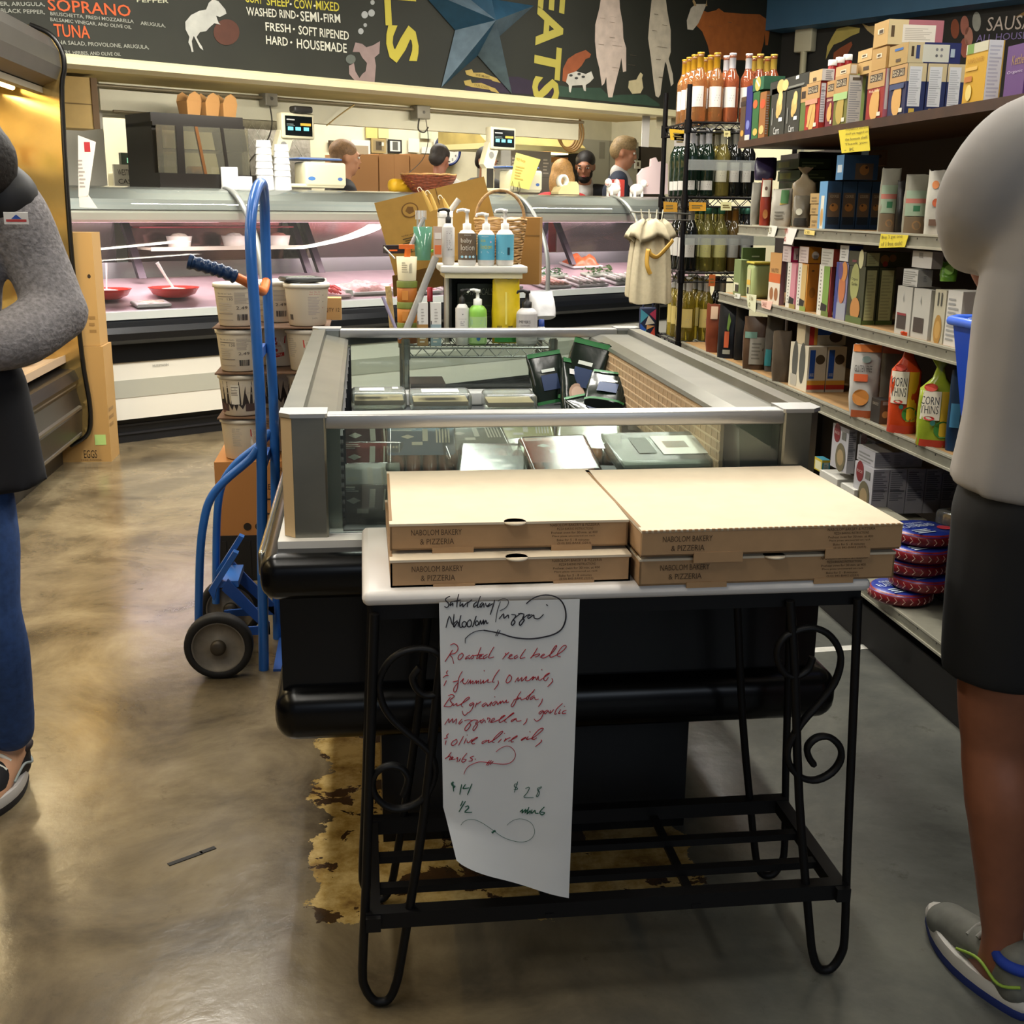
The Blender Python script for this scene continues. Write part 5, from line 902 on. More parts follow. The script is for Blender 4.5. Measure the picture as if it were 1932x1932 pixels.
b.build('cut_lettering', sb)
for i, (x, y) in enumerate(((1650, 515), (1640, 590))):
    bpoly([(x,y),(x+50,y-10),(x+60,y+15),(x+130,y+15),(x+190,y+40),(x+230,y+55),(x+260,y+90),(x+200,y+75),(x+190,y+65),(x+60,y+45),(x+10,y+30)], '#a08a48', 'painted_ribbon', **C2); btext(('WE MAKE', 'OUR OWN')[i], 450+(x+75)/3.864, (y+38)/3.864, 450+(x+180)/3.864, (y+60)/3.864, 5, '#4a4028')
# barn star
st_ = thing('barn_star', 'large blue tin five-pointed star mounted on the chalkboard', 'star', D(2.72, .192, 2.655), DA); R1, R2 = .56, .215; rot = pi/2
b = MB(); pts = []
for k in range(5):
    a = rot+2*pi*k/5; pts.append((R1*cos(a), 0, R1*sin(a))); pts.append((R2*cos(a+pi/5), 0, R2*sin(a+pi/5)))
c = (0, -.2, 0); cols = ['#23485f', '#566874']
for k in range(10): b.add([c, pts[k], pts[(k+1) % 10]], [(0, 1, 2)], mat(cols[k % 2], .55, .2, .18, 12, .3))
b.build('star', st_)
# ---------------------------------------------------------------- structure behind the counter
hw = mat('#d4cfb6', .55, 0, .04, 4)
b = MB(); b.T = MD; b.box((-1.6, .28, 2.16), (5.2, 1.2, 2.2), mat('#b9a468', .7, 0, .15, 3)); struct('trim_1', b, 'soffit under the chalkboard toned with ochre light')  # ochre light on the underside is put into the base colour
b = MB(); b.T = MD; b.box((.35, 1.2, 1.985), (4.72, 1.28, 2.9), hw); struct('trim_2', b, 'white hanging header over the kitchen opening')
b = MB(); b.T = MD; b.box((-3.4, 1.30, 0), (.40, 1.36, 2.9), mat('#cfcdbf', .6)); b.box((.40, 1.30, 1.95), (.78, 1.36, 2.9), hw); b.box((.40, 1.30, 0), (.78, 1.36, 1.45), hw); b.box((.78, 1.30, 0), (.86, 1.36, 2.9), hw); b.box((.86, 1.32, 0), (1.35, 1.36, 2.9), hw); struct('wall_partition', b, 'white partition with a pass-through')
dp = mat('#8f8a80', .35, .8, .2, 30, .5); b = MB(); b.T = MD; b.box((1.30, 1.50, 0), (2.12, 1.54, 2.2), dp)
for i in range(-8, 10):
    for s in (-1, 1):
        u = 1.71+i*.09; 
        if abs(i*.09) < .36: b.box((-.5, -.006, -.004), (.5, .0, .004), mat('#b8b4a8', .3, .8), Matrix.Translation((u, 1.50, 1.85)) @ Matrix.Rotation(s*radians(55), 4, 'Y') @ Matrix.Scale(.30, 4))
struct('wall_quilted', b, 'quilted steel wall panel')
b = MB(); b.T = MD; b.box((0, .0, 0), (5.6, 3.4, .22), mat('#6a6258', .7)) if False else b.box((-.2, 1.15, 0), (7.4, 3.4, .20), mat('#6a6258', .7)); struct('floor_kitchen', b, 'raised kitchen floor')
t, nb = dthing('wall_cabinet', 'pale wooden cabinet end hanging above the deli counter near the refrigerated case', 'cabinet', .07, .8, 1.84); b = MB(); b.box((-.30, 0, 0), (.09, .25, .30), mat('#b89a5c', .6, 0, .1, 8)); b.build('body', t); b = MB(); b.box((.06, -.006, .0), (.10, 0, .30), mat('#6a5236', .7)); b.box((-.3, -.004, .14), (.06, 0, .146), mat('#7a6238', .7)); b.build('trim_strip', t)
def conduit(label, pts, r=.012, c='#7a6f58', name='conduit'): t = thing(name, label, 'pipe', D(*pts[0]), DA); b = MB(); b.tube([V(p)-V(pts[0]) for p in pts], r, mat(c, .5, .4), 8); b.build('pipe', t)
conduit('long brown conduit under the chalkboard soffit', [(.2, 1.12, 2.13), (4.7, 1.12, 2.13)]); conduit('thin pipe below the long conduit near the food warmer', [(.42, 1.17, 1.98), (1.2, 1.17, 1.975)], .009)
def gbox(label, u, z, w=.1, h=.1): t, nb = dthing('junction_box', label, 'electrical box', u, 1.12, z, 'grey electrical boxes'); b = MB(); b.rbox((-w/2, -.05, 0), (w/2, .05, h), mat('#7d786a', .5, .3), .008); b.build('box', t); b = MB(); b.cyl((0, -.052, h/2), (0, -.05, h/2), .012, mat('#4a463c', .5)); b.build('knockout', t)
gbox('grey electrical box with a dangling cord above the tall cups', 1.55, 2.075); gbox('dark grey electrical box with loose wires above the wicker bowl', 2.90, 2.06, .13)
def cable(label, pts, r=.005, c='#3a352c'): P = [V(p) for p in pts]; t = thing('cable', label, 'cable', D(*P[0]), DA, 'loose cables over the counter'); b = MB(); b.tube(smooth_path([p-P[0] for p in P], 5), r, mat(c, .6), 6); b.build('cord', t)
cable('dark cord curving down from the electrical box beside the quilted wall', [(1.55, 1.10, 2.075), (1.56, 1.10, 1.95), (1.52, 1.12, 1.83), (1.40, 1.15, 1.70), (1.36, 1.18, 1.58)])
cable('thin cord hanging across the brown cardboard', [(2.94, 1.10, 2.06), (2.96, 1.10, 1.9), (2.9, 1.1, 1.75), (2.72, 1.1, 1.62)], .003); cable('hooked cord under the box with loose wires', [(2.86, 1.08, 2.06), (2.85, 1.08, 1.98), (2.9, 1.07, 1.96), (2.94, 1.07, 2.0)], .006)
cable('tan cord slanting from the long conduit toward the scale screen', [(2.27, 1.1, 2.13), (2.15, 1.12, 2.05), (2.05, 1.15, 1.97)], .005, '#a89058')
t, nb = dthing('hose_coil', 'coil of brown hose hanging behind the counter', 'hose', 4.78, 1.35, 2.05); b = MB()
for k in range(4): b.tube([((.15-.012*k)*cos(a), .02*k, (.16-.012*k)*sin(a)) for a in [2*pi*j/24 for j in range(24)]], .010, mat('#8a6a3a', .6), 6, closed=True)
b.build('hose', t)
for i, (u, c, h) in enumerate(((4.45, '#d8d2c8', .24), (4.62, '#cfc4a4', .09), (4.80, '#cdc2a0', .09), (5.05, '#cbbf98', .13), (5.2, '#c2b478', .16), (5.36, '#cfc8b4', .16))):
    t, nb = dthing('hanging_tag', ['long white card hanging from the ledge beside the hose coil', 'first short cream card hanging under the ledge', 'second short cream card hanging under the ledge', 'third cream card under the ledge, toward the wine rack', 'yellow card under the ledge, toward the wine rack', 'last cream card under the ledge behind the wine rack post'][i], 'card', u, .14, 2.125-h, 'cards hanging under the ledge'); b = MB(); b.box((-.045, 0, 0), (.045, .003, h), mat(c, .7)); b.build('card', t)
    b = MB(); b.cyl((0, .002, h), (0, .002, h+.02), .004, mat('#555')); b.build('hook', t)
for i, u in enumerate((.9, 2.9, 4.4)):
    t, nb = dthing('added_strip_light', ['added strip light under the soffit near the food warmer', 'added strip light under the soffit above the wicker bowl', 'added strip light under the soffit near the hose coil'][i], 'strip light', u, .225, 2.13); b = MB(); b.box((-.5, -.012, .018), (.5, .03, .029), mat('#cfccc0', .5)); b.build('housing', t); b = MB(); b.cyl((-.48, .008, .010), (.48, .008, .010), .008, mat('#fff2d8', .4, emit=8), 8); b.build('tube', t)
    area('added_strip_tube', D(u, .235, 2.131), 1.0, .02, 14, (1, .95, .84), (radians(30), 0, DA))  # strips added behind the moulding to brighten the header and counter
# kitchen things along the back wall
def poster(label, x0, y0, x1, y1, col, fr=None, v=3.37, specs=(), name='notice', cat='poster'):
    a = onD(x0, y1, v); c = onD(x1, y0, v); w, h = abs(c.x-a.x), c.z-a.z; t, nb = dthing(name, label, cat, a.x, v, a.z, 'papers and frames on the kitchen wall'); b = MB(); b.box((0, 0, 0), (w, .012, h), mat(fr or col, .6)); b.build('frame' if fr else 'sheet', t)
    b = MB(); M = frame((0, -.001, 0), (1,0,0), (0,0,1)); e = .12 if fr else .0; b.rect(M, w*e, h*e, w*(1-e), h*(1-e), mat(col, .6), 0)
    for s in specs: b.rect(M, s[0]*w, s[1]*h, s[2]*w, s[3]*h, mat(s[4], .6), .001)
    b.build('picture', t)
poster('white framed photo of a grey-haired head, above the brown cardboard', 663, 265, 698, 290, '#dcd8cc', specs=[(.15, 0, .9, .6, '#9a8a72')]); poster('small dark framed picture at the near end of the kitchen wall', 621, 266, 646, 280, '#6a6250', '#3a2c1c')
poster('brown framed photo next to the grey-haired head photo', 701, 262, 728, 288, '#8a7a58', '#a08a5a', specs=[(.3, .2, .7, .8, '#4a4030'), (.5, .5, .85, .75, '#d8d4c0')]); poster('black framed picture with a white figure', 733, 264, 758, 288, '#d8d6cc', '#1a1a1a', specs=[(.3, .2, .7, .85, '#5a5a54')])
poster('plain white sheet pinned beside the black framed picture', 771, 262, 791, 287, '#e0dccc'); poster('white note pinned near the clock', 796, 278, 816, 289, '#e2dfd2'); poster('pale green note hanging above the clock', 794, 243, 814, 261, '#c4ccb0'); poster('small narrow paper next to the clock rim', 819, 264, 829, 285, '#e0dccc')
poster('yellow-tinted sheet high on the kitchen wall', 691, 238, 712, 260, '#cdbb72'); poster('cream sheet next to the yellow-tinted sheet', 714, 237, 733, 260, '#d2c48e')
poster('brown paper sack sheet pinned behind the far scale', 907, 250, 936, 292, '#9a7a52', specs=[(.3, .5, .8, .7, '#7a4a34')], v=3.0)
q = onD(845, 283, 3.33); t, nb = dthing('wall_clock', 'round white wall clock with a blue rim', 'clock', q.x, 3.34, q.z); cl = Matrix.Rotation(pi/2, 4, 'X')
b = MB(); b.T = cl; b.lathe([(.0, -.02), (.158, -.02), (.158, .035), (.138, .035), (.136, .015), (0, .015)], mat('#1c2a5c', .35), n=36); b.build('rim', t)
b = MB(); M = frame((0, -.018, 0), (1,0,0), (0,0,1)); b.disc(M, 0, 0, .137, mat('#e0ded4', .5), 0, 36)
for k in range(12): a = 2*pi*k/12; b.text(str(12 if k == 0 else k), M, .108*sin(a)-.011, .108*cos(a)-.012, .022, .024, INKB, .002)
b.build('dial', t)
for nm, L_, a, c in (('hour_hand', .06, radians(15), '#a02420'), ('minute_hand', .09, radians(95), '#8a6a60')): b = MB(); b.T = Matrix.Rotation(a, 4, 'Y'); b.box((-.005, -.0225, -.02), (.005, -.021, L_), mat(c)); b.build(nm, t)
for i, (x0, x1, lab) in enumerate(((664, 716, 'big brown cardboard carton behind the counter, next to the scale'), (717, 775, 'big brown cardboard carton behind the counter, in the middle of three'), (776, 842, 'big brown cardboard carton behind the wicker bowl'))):
    a = onD(x0, 290, 1.86); c = onD(x1, 290, 1.86); carton(lab, 'carton', 'large cartons behind the counter', c.x-a.x-.006, .4, a.z-.2, D((a.x+c.x)/2, 2.08, .2), DA, '#a97c52', [('f','c',.48,0,.5,1,'#96693f')] if i == 1 else (), 'large_carton', rough=.8)
b = MB(); b.rbox((-.12, -.05, 0), (.12, .05, .10), mat('#d8a820', .5), .04); tag(b.build('yellow_cloth', None, D(2.45, .75, CT), DA), 'yellow cloth lump on the counter before the cardboard cartons', 'cloth')
t, nb = dthing('exhaust_hood', 'cream kitchen exhaust hood with scorched edge', 'exhaust hood', 5.2, 2.4, 1.93); b = MB(); b.box((-.75, -.25, 0), (.55, .5, .05), mat('#cfc692', .45)); b.prism([(-.25, .05), (.5, .05), (.5, .3), (.1, .3)], -.75, .55, 0, mat('#a8965a', .5, 0, .35, 3)); b.build('canopy', t); b = MB(); b.box((-.3, -.1, -.012), (.45, .1, -.002), mat('#fff0b8', .4, emit=6)); b.build('hood_lamp', t)
area('hood_light', D(5.25, 2.4, 1.90), .7, .2, 5, (1, .9, .6), (0, 0, DA))
def unit(label, x0, y0, x1, z0, v, d, col, name, cat, specs=()): a = onD(x0, y0, v); c = onD(x1, y0, v); carton(label, cat, None, c.x-a.x, d, a.z-z0, D((a.x+c.x)/2, v+d/2, z0), DA, col, specs, name)
unit('grey steel oven with louvred vents behind the yellow note card', 964, 283, 1040, .2, 2.0, .5, '#8d8c86', 'oven', 'oven', [('f','n',.03,.88,.16,.97,'#d8d4c8',5),('f','n',.26,.88,.42,.97,'#d8d4c8',5),('f','n',.54,.88,.66,.97,'#d8d4c8',5),('f','n',.8,.88,.95,.97,'#d8d4c8',5),('f','c',.02,.86,.98,.862,'#6a6964')])
unit('black cabinet front under the lit exhaust hood', 1041, 280, 1095, .2, 2.45, .4, '#15120f', 'dark_cabinet', 'cabinet'); unit('white enamel refrigerator behind the man in the blue jacket', 1098, 262, 1205, .2, 2.6, .5, '#a6a28e', 'refrigerator', 'refrigerator', [('f','c',.3,.9,.4,.99,'#8a8674'),('f','c',.56,.9,.66,.99,'#8f8b78'),('f','c',.48,0,.49,1,'#7f7b6a')]); unit('black board on the wall behind the wine rack posts', 1210, 276, 1262, 1.2, 2.6, .05, '#2e241b', 'black_board', 'board')
poster('small white card with dark print beside the black board', 1198, 303, 1209, 318, '#d8d4c4', v=2.55, specs=[(.3, .3, .7, .8, '#5a4a34')]); poster('dark vent grid on the wall beside the blue-jacketed man', 1193, 280, 1206, 299, '#5a5a50', v=2.58)
unit('light orange-topped shelf unit behind the blond woman', 1040, 296, 1072, .2, 2.2, .2, '#a8a49a', 'shelf_unit', 'shelf unit', [('f','c',0,.97,1,1,'#c08a4a'),('t','c',0,0,1,1,'#c08a4a')])
# through the pass-through
t, nb = dthing('back_scale', 'ivory scale with a green screen seen through the pass-through', 'scale', .75, 1.75, 1.45); b = MB(); b.rbox((-.12, -.1, 0), (.12, .1, .16), ivory, .02); b.build('body', t); b = MB(); b.box((-.09, -.1, .2), (.10, -.06, .29), mat('#1a2a26', .3)); b.rect(frame((-.09, -.101, .2), (1,0,0), (0,0,1)), .04, .02, .15, .055, mat('#8ad0b0', .4, emit=.6)); b.build('screen', t)
b = MB(); b.box((-.7, -.0, -.05), (.9, .5, 0), mat('#9a9488', .5, .4)); b.box((-.7, 0, -1.2), (-.65, .5, 0), mat('#9a9488', .5, .4)); b.box((.85, 0, -1.2), (.9, .5, 0), mat('#9a9488', .5, .4)); tag(b.build('back_counter', None, D(.75, 1.6, 1.448), DA), 'steel worktop beyond the pass-through', 'counter')
carton('red box with a white stripe seen through the pass-through', 'box', None, .2, .1, .18, D(.98, 1.85, 1.45), DA, '#a83a26', [('f','c',0,.3,1,.45,'#d8cfc0')], 'red_box'); carton('white card with dark writing in the pass-through window', 'card', None, .18, .02, .16, D(.60, 1.45, 1.4925), DA, '#dcd8cc', [('f','t',.15,.55,.85,.8,'#2a2622','WESTERN'),('f','t',.15,.2,.85,.4,'#2a2622','CASH')], 'window_card')
b = MB(); b.box((-.15, -.06, 0), (.55, .3, .034), mat('#9a9488', .5, .4)); tag(b.build('pass_sill', None, D(.45, 1.42, 1.452), DA), 'steel sill of the pass-through window', 'sill')
# ---------------------------------------------------------------- far wall mural and blue soffit on the shop's other side
FU = 6.26
def onW(x, y, u=FU-.004): d = ray(x, y); t_ = (DO+DU*u-EYE).dot(DU)/d.dot(DU); return MD.inverted() @ (EYE+d*t_)
mw = thing('sausage_mural', 'black wall mural with painted fish and the word SAUSAGE', 'mural', D(FU, -1.0, 2.3), DA); I_ = Matrix.Translation((-FU, 1.0, -2.3))
def wpoly(pts, col, nm, ox=1350, oy=0, k=3.3196): b = MB(); b.T = I_; b.add([tuple(onW(ox+x/k, oy+y/k)) for x, y in pts], [tuple(range(len(pts)))], mat(col, .7, 0, .1, 10)); b.build(nm, mw)
def wtext(t, x0, y0, x1, y1, hp, col): a = onW(x0, y0); c = onW(x1, y1); h = onW(x0, y0-hp).z-a.z; b = MB(); b.T = I_; M = frame(a, c-a, (0, 0, 1)); b.text(t, M, 0, 0, (c-a).length, h, mat(col, .7), .003); b.build('painted_lettering', mw)
wpoly([(690,375),(700,290),(730,230),(760,180),(830,165),(905,175),(900,205),(850,225),(790,260),(740,280),(715,320)], '#b8a85a', 'painted_fish'); wpoly([(735,385),(740,330),(780,300),(850,260),(858,280),(820,350),(810,390)], '#8a4a2c', 'painted_prawn'); wpoly([(915,145),(960,165),(1000,160),(1000,230),(950,190)], '#b8a06a', 'painted_fish')
for x, y, c in ((1500, 180, '#8a4a30'), (1560, 160, '#a86a5a'), (1635, 135, '#9a9a90'), (1560, 300, '#a05a4a'), (1585, 230, '#b07a68')): wpoly(ell(x, y, 27, 62), c, 'painted_sausage')
wtext('SAUSAGE', 1861, 59, 1985, 52, 26, '#cdbfb4'); wtext('ALL HOUSEMADE', 1842, 79, 1990, 70, 13, '#8a7ab0'); wpoly([(1870,110),(1940,70),(1990,60),(1990,85)], '#8a6a3a', 'painted_knife')
b = MB(); b.T = MD; b.box((FU-.25, -9, 2.93), (FU-.002, .195, 3.44), mat('#39607e', .6, 0, .06, 4)); struct('trim_3', b, 'blue painted soffit')
q = onW(1519, 66, FU-.06); t, nb = dthing('wall_box', 'cream electrical box on a pipe at the corner of the mural', 'electrical box', q.x, q.y, q.z); b = MB(); b.rbox((-.03, -.09, -.14), (.05, .09, .14), mat('#c8c4a8', .5), .01); b.build('box', t); b = MB(); b.cyl((0, 0, -1.0), (0, 0, -.13), .03, mat('#bdb898', .5)); b.build('pipe', t)
# ================================================================ gondola shelving on the right
SX = 1.60; GX = 2.06
Z_TOP, Z2, Z3, Z4, Z0 = 1.678, 1.335, 1.036, .745, .222
gd = thing('gondola_shelving', 'long grey steel shelf run with a dark wooden top shelf, along the right aisle', 'shelving', (1.83, 4.0, 0)); GO = V((1.83, 4.0, 0))
def GB(): b = MB(); b.T = Matrix.Translation(-GO); return b
sm_ = mat('#8d8b7c', .45, .5, .12, 20); ply = mat('#8a6a40', .7, 0, .15, 15); YN = 1.2
b = GB(); b.box((GX, YN, 0), (GX+.04, 5.80, 1.66), mat('#241c16', .8)); b.build('back_panel', gd)
b = GB(); b.box((1.63, YN, 0), (GX, 5.15, .13), mat('#1c1a18', .7)); b.build('kick_base', gd)
def shelf(z, y1, nm='shelf', m=ply):
    b = GB(); b.box((SX+.012, YN, z-.016), (GX, y1, z), m); b.build(nm, gd)
    b = GB(); b.prism([(SX, z-.045), (SX+.006, z-.045), (SX+.006, z-.03), (SX+.014, z-.028), (SX+.014, z-.002), (SX+.004, z), (SX-.002, z-.004), (SX-.002, z-.012), (SX+.008, z-.014), (SX+.008, z-.03), (SX, z-.032)], YN, y1, 1, sm_) if False else b.box((SX, YN, z-.040), (SX+.012, y1, z+.002), sm_)
    b.box((SX-.004, YN, z-.004), (SX, y1, z+.002), mat('#b0ad9c', .4, .5)); b.box((SX-.004, YN, z-.040), (SX, y1, z-.033), mat('#b0ad9c', .4, .5))
    for i in range(int((y1-YN)/.12)): b.box((SX-.0008, YN+.06+.12*i, z-.014), (SX, YN+.064+.12*i, z-.009), BLACK)
    b.build('shelf_edge', gd)
shelf(Z2, 4.97); shelf(Z3, 5.20); shelf(Z4, 5.79); shelf(Z0, 5.2, m=sm_)
b = GB(); b.box((SX-.01, YN, Z_TOP-.028), (GX+.02, 5.02, Z_TOP), mat('#3c2415', .5, 0, .25, 9)); b.build('wooden_top_shelf', gd)
for y in (5.0, 3.2): b = GB(); b.box((GX-.2, y, .1), (GX-.005, y+.02, 1.64), mat('#2a221a', .7)); b.build('upright', gd)
CN = dict(i=0)
def sb_(label, xl, xc, xr, yt, z, col, front=(), side=(), X=1.625, yb=None, cat='box', group=None, more=(), depth=.09, name='food_carton', top=None, labs=()):
    """a carton whose near top corner shows at pixel (xc, yt) with its aisle face on plane X; xl: far edge of that face, xr: right edge of the end face"""
    P = onx(xc, yt, X); z = onx(xc, yb, X).z if yb else z; yf = onx(xl, yt, X).y; x1 = ony(xr, yt, P.y).x if xr else X+depth
    w, d, h = x1-X-.002, max(.02, yf-P.y-.002), P.z-z-.001
    sp = [('l', *s[1:]) if s[0] == 'F' else s for s in [('F', *q) for q in front]]+[('f', *q) for q in side]
    if top: sp.append(('t', 'c', 0, 0, 1, 1, top))
    if z < 0.2: z = .224
    o = carton(label, cat, group, w, d, h, (X+w/2, P.y+d/2, z), 0, col, sp, name)
    xa = x1
    for i, xr2 in enumerate(more):
        xb = ony(xr2, yt, P.y).x; carton(labs[i], cat, group, xb-xa-.003, d, h, ((xa+xb)/2, P.y+d/2, z), 0, col, [s for s in sp if s[0] != 'l'], name); xa = xb
    return (X, P.y, yf, x1, z+h)
K1 = '#b08a58'; KT = '#c0a070'
def nature(c, l, sub='#e8dcc0', pic='#c89a58'): return [('c',0,.66,1,1,K1),('c',.12,.78,.86,.93,'#33261c'),('t',.16,.86,.8,.91,'#d8c8a8','BACK TO'),('t',.16,.795,.82,.85,'#d8c8a8','NATURE'),('o',.5,.3,.28,1.3,pic),('o',.62,.42,.16,1.6,pic),('t',.15,.57,.75,.62,sub,l),('c',.7,.08,.9,.16,'#d0ccb8')]
NUT = [('c',.12,.16,.86,.96,'#dcdcdc'),('n',.16,.2,.82,.92,'#a8a8ac',14),('c',.16,.52,.82,.53,'#555'),('c',.16,.8,.82,.81,'#555')]
g1 = 'cracker boxes on the wooden top shelf'
sb_('thin brown and gold box, farthest along the wooden top shelf', 1399, 1409, None, 181, Z_TOP, '#4a3524', [('o',.5,.2,.3,.6,'#b88a3c'),('c',0,.8,1,.9,'#2a1a10')], group=g1)
sb_('thin blue box near the far end of the wooden top shelf', 1409.5, 1421, None, 160, Z_TOP, '#24246a', [('o',.5,.3,.3,.8,'#6a70a8'),('c',.1,.02,.9,.12,'#b8b8b0')], group=g1)
sb_('green and orange box beside the thin blue box', 1422, 1434, None, 171, Z_TOP, '#2c5a30', [('o',.4,.75,.36,.6,'#b8562a'),('o',.6,.17,.36,.5,'#c0a050')], group=g1)
sb_('orange-brown box next to the black flower boxes', 1435, 1447, 1455, 171, Z_TOP, '#8a5a30', [('o',.5,.75,.4,.6,'#b84a28'),('o',.5,.2,.38,.6,'#c8a868')], [('n',.1,.1,.9,.95,'#9a948c',16)], group=g1)
sb_('small green box lying across the thin boxes', 1421, 1442, None, 142, 0, '#2c5c40', [('o',.5,.5,.25,.8,'#c8a050'),('p','#e0d8c0',[(.3,.8),(.4,.85),(.7,.3),(.6,.25)])], yb=167, group=g1)
blk_ = [('o',.6,.62,.2,1.1,'#c8a868'),('o',.66,.78,.15,1.1,'#d8b878'),('o',.52,.5,.12,1.2,'#c8a060'),('t',.3,.05,.7,.2,'#c8c8c4','Carrs'),('c',.62,.3,.86,.38,'#d8d8d4'),('c',.14,.25,.2,.6,'#8a8a84')]
sb_('black upright cracker box with yellow flowers, the farther of two', 1457, 1484, None, 161, Z_TOP, '#32322c', blk_, group=g1); sb_('black upright cracker box with yellow flowers, the nearer of two', 1485.5, 1512, None, 162, Z_TOP, '#32322c', blk_, group=g1)
sb_('black cracker box lying across the two black upright boxes', 1455, 1528, None, 134, 0, '#34342f', [('o',.3,.5,.1,.6,'#c8a868'),('o',.42,.5,.08,.6,'#d8b878'),('c',.68,.7,.76,.95,'#d0d0cc'),('c',.5,.15,.9,.3,'#7a7a72')], yb=160.5, top='#a8a49a', group=g1)
sb_('green cracker box just behind the tall red one', 1513, 1523, None, 162, Z_TOP, '#5a6a34', [('c',0,.66,1,1,K1),('c',.1,.74,.9,.9,'#33261c')], group=g1)
sb_('tall red cracker box with a breadstick picture', 1523, 1549, 1562, 152, Z_TOP, '#a02c22', nature('#a02c22', 'CRISPY')+[('p','#c8a060',[(.2,.1),(.35,.08),(.6,.5),(.48,.53)]),('c',.02,.56,.9,.66,'#c88a70')], NUT, group=g1)
sb_('kraft box lying on top of the tall red cracker box', 1527, 1552, 1576, 129, 0, KT, [('c',.35,.1,.6,.4,'#4a3a28')], [('c',0,0,1,1,'#dcd8d0'),('n',.3,.1,.9,.95,'#777',5)], yb=151, group=g1)
sb_('dark red cracker box between the red and olive boxes', 1562, 1577, None, 150, Z_TOP, '#6e2230', nature('#6e2230', 'GRAIN'), group=g1)
sb_('olive-green cracker box with a white nutrition side', 1577, 1603, 1636, 138, Z_TOP, '#6c6a30', nature('#6c6a30', 'SPINACH', '#2a4a20', '#a89048')+[('c',0,.52,1,.66,'#9ab87a')], [('c',0,0,1,1,'#a8c070'),('c',.0,.0,.8,.97,'#cfcac0'),('n',.08,.05,.75,.85,'#9a9a9a',18),('c',.2,.87,.7,.93,'#5a5040')], group=g1)
sb_('kraft box lying on the olive-green cracker box', 1578, 1605, 1621, 119, 0, KT, [('c',.35,.25,.75,.6,'#d8cbb0'),('c',.4,.35,.7,.5,'#4a3a28')], [('c',.1,.1,.8,.9,'#d8d0c0')], yb=140, group=g1)
sb_('lower kraft box of the pair behind the tall red-and-brown box', 1620, 1646, None, 112, 0, '#b8965e', [('c',.4,.3,.8,.6,'#4a3a28')], yb=136, X=1.66, group=g1)
sb_('upper kraft box of the pair behind the tall red-and-brown box', 1620, 1646, None, 89, 0, '#c0a06c', [('c',.3,.3,.7,.6,'#d8cbb0'),('c',.35,.4,.6,.55,'#4a3a28')], yb=111, X=1.66, group=g1)
sb_('red cracker box with round crackers, beside the navy box', 1640, 1672, 1682, 128, Z_TOP, '#8c2620', nature('#8c2620', 'Pink Rind'), [('c',0,0,1,1,'#b86a78'),('c',.2,.2,.8,1,'#d8cfc8')], group=g1)
sb_('kraft box lying right on the red round-cracker box', 1647, 1674, 1681, 86, 0, '#b08c54', [('c',.35,.55,.7,.75,'#d8cbb0'),('c',.4,.6,.62,.7,'#4a3a28')], yb=127, group=g1)
sb_('long cream and pink box, highest of everything on the wooden top shelf', 1651, 1678, 1783, 35, 0, '#b8965e', [('c',.3,.5,.7,.7,'#d8cbb0'),('c',.4,.52,.66,.66,'#4a3a28')], [('c',0,0,1,1,'#d8c89c'),('c',.36,0,1,1,'#b0707c'),('c',.26,.1,.86,.8,'#e4e2da'),('n',.3,.2,.8,.7,'#c0beb6',7),('c',.05,.3,.11,.75,'#5a4a34')], yb=82, group=g1)
nv = [('c',0,0,1,1,'#2a3560'),('c',0,.66,1,1,'#d8c89c'),('c',.1,.18,.76,.94,'#e6e8ea'),('n',.14,.22,.72,.9,'#c4c8cc',16),('c',.14,.53,.72,.535,'#666'),('c',.2,.02,.5,.14,'#d8b850')]
sb_('navy cracker box facing the aisle, with a white nutrition side', 1682, 1714, 1751, 118, Z_TOP, '#28284a', nature('#28284a', 'SEA SALT')+[('c',.05,.54,.9,.64,'#3a4466')], nv, more=(1789, 1824), labs=('navy cracker box directly behind the front navy box', 'navy cracker box third back, beside the tall yellow box'), group=g1)
sb_('navy and cream box lying on the row of navy boxes', 1680, 1715, 1816, 78, 0, '#a88a54', [('c',.3,.7,.75,.82,'#3060a0'),('c',.4,.15,.65,.3,'#4a3a28')], [('c',0,0,1,1,'#2c3468'),('c',0,0,.3,1,'#d8c89c'),('c',.28,.05,.78,.9,'#dcdccc'),('c',.06,.3,.11,.8,'#4a3a28'),('c',.15,.2,.22,.85,'#3a4a7c'),('o',.54,.66,.025,1,'#888'),('o',.63,.66,.025,1,'#888'),('o',.54,.36,.025,1,'#666'),('o',.63,.36,.025,1,'#888'),('c',.8,.3,.88,.7,'#b8c8d4')], yb=117, group=g1)
sb_('tall yellow and green box beside the man\'s shoulder', 1826, 1867, 1898, 74, Z_TOP, '#c09420', [('c',0,.84,1,1,'#b8b49c'),('c',.05,.84,.35,1,'#6a8a3c'),('t',.1,.68,.85,.76,'#a87818','SUNFLOWER'),('c',.05,.56,.6,.62,'#d0a850'),('c',.05,.38,.4,.47,'#b06a28'),('o',.3,.2,.14,1.3,'#d8c070')], [('c',0,0,1,1,'#e2e2e2'),('n',.1,.1,.9,.95,'#c4c4cc',14),('c',.92,0,1,1,'#c8a040')], group=g1)
sb_('purple box mostly hidden by the man\'s shoulder', 1903, 1940, None, 78, Z_TOP, '#5c3a72', [('t',.3,.62,.9,.8,'#9a7a4a','Kettle'),('t',.1,.45,.9,.52,'#b8a8c0','Organic'),('c',0,0,1,.02,'#d8c8a0')], group=g1)
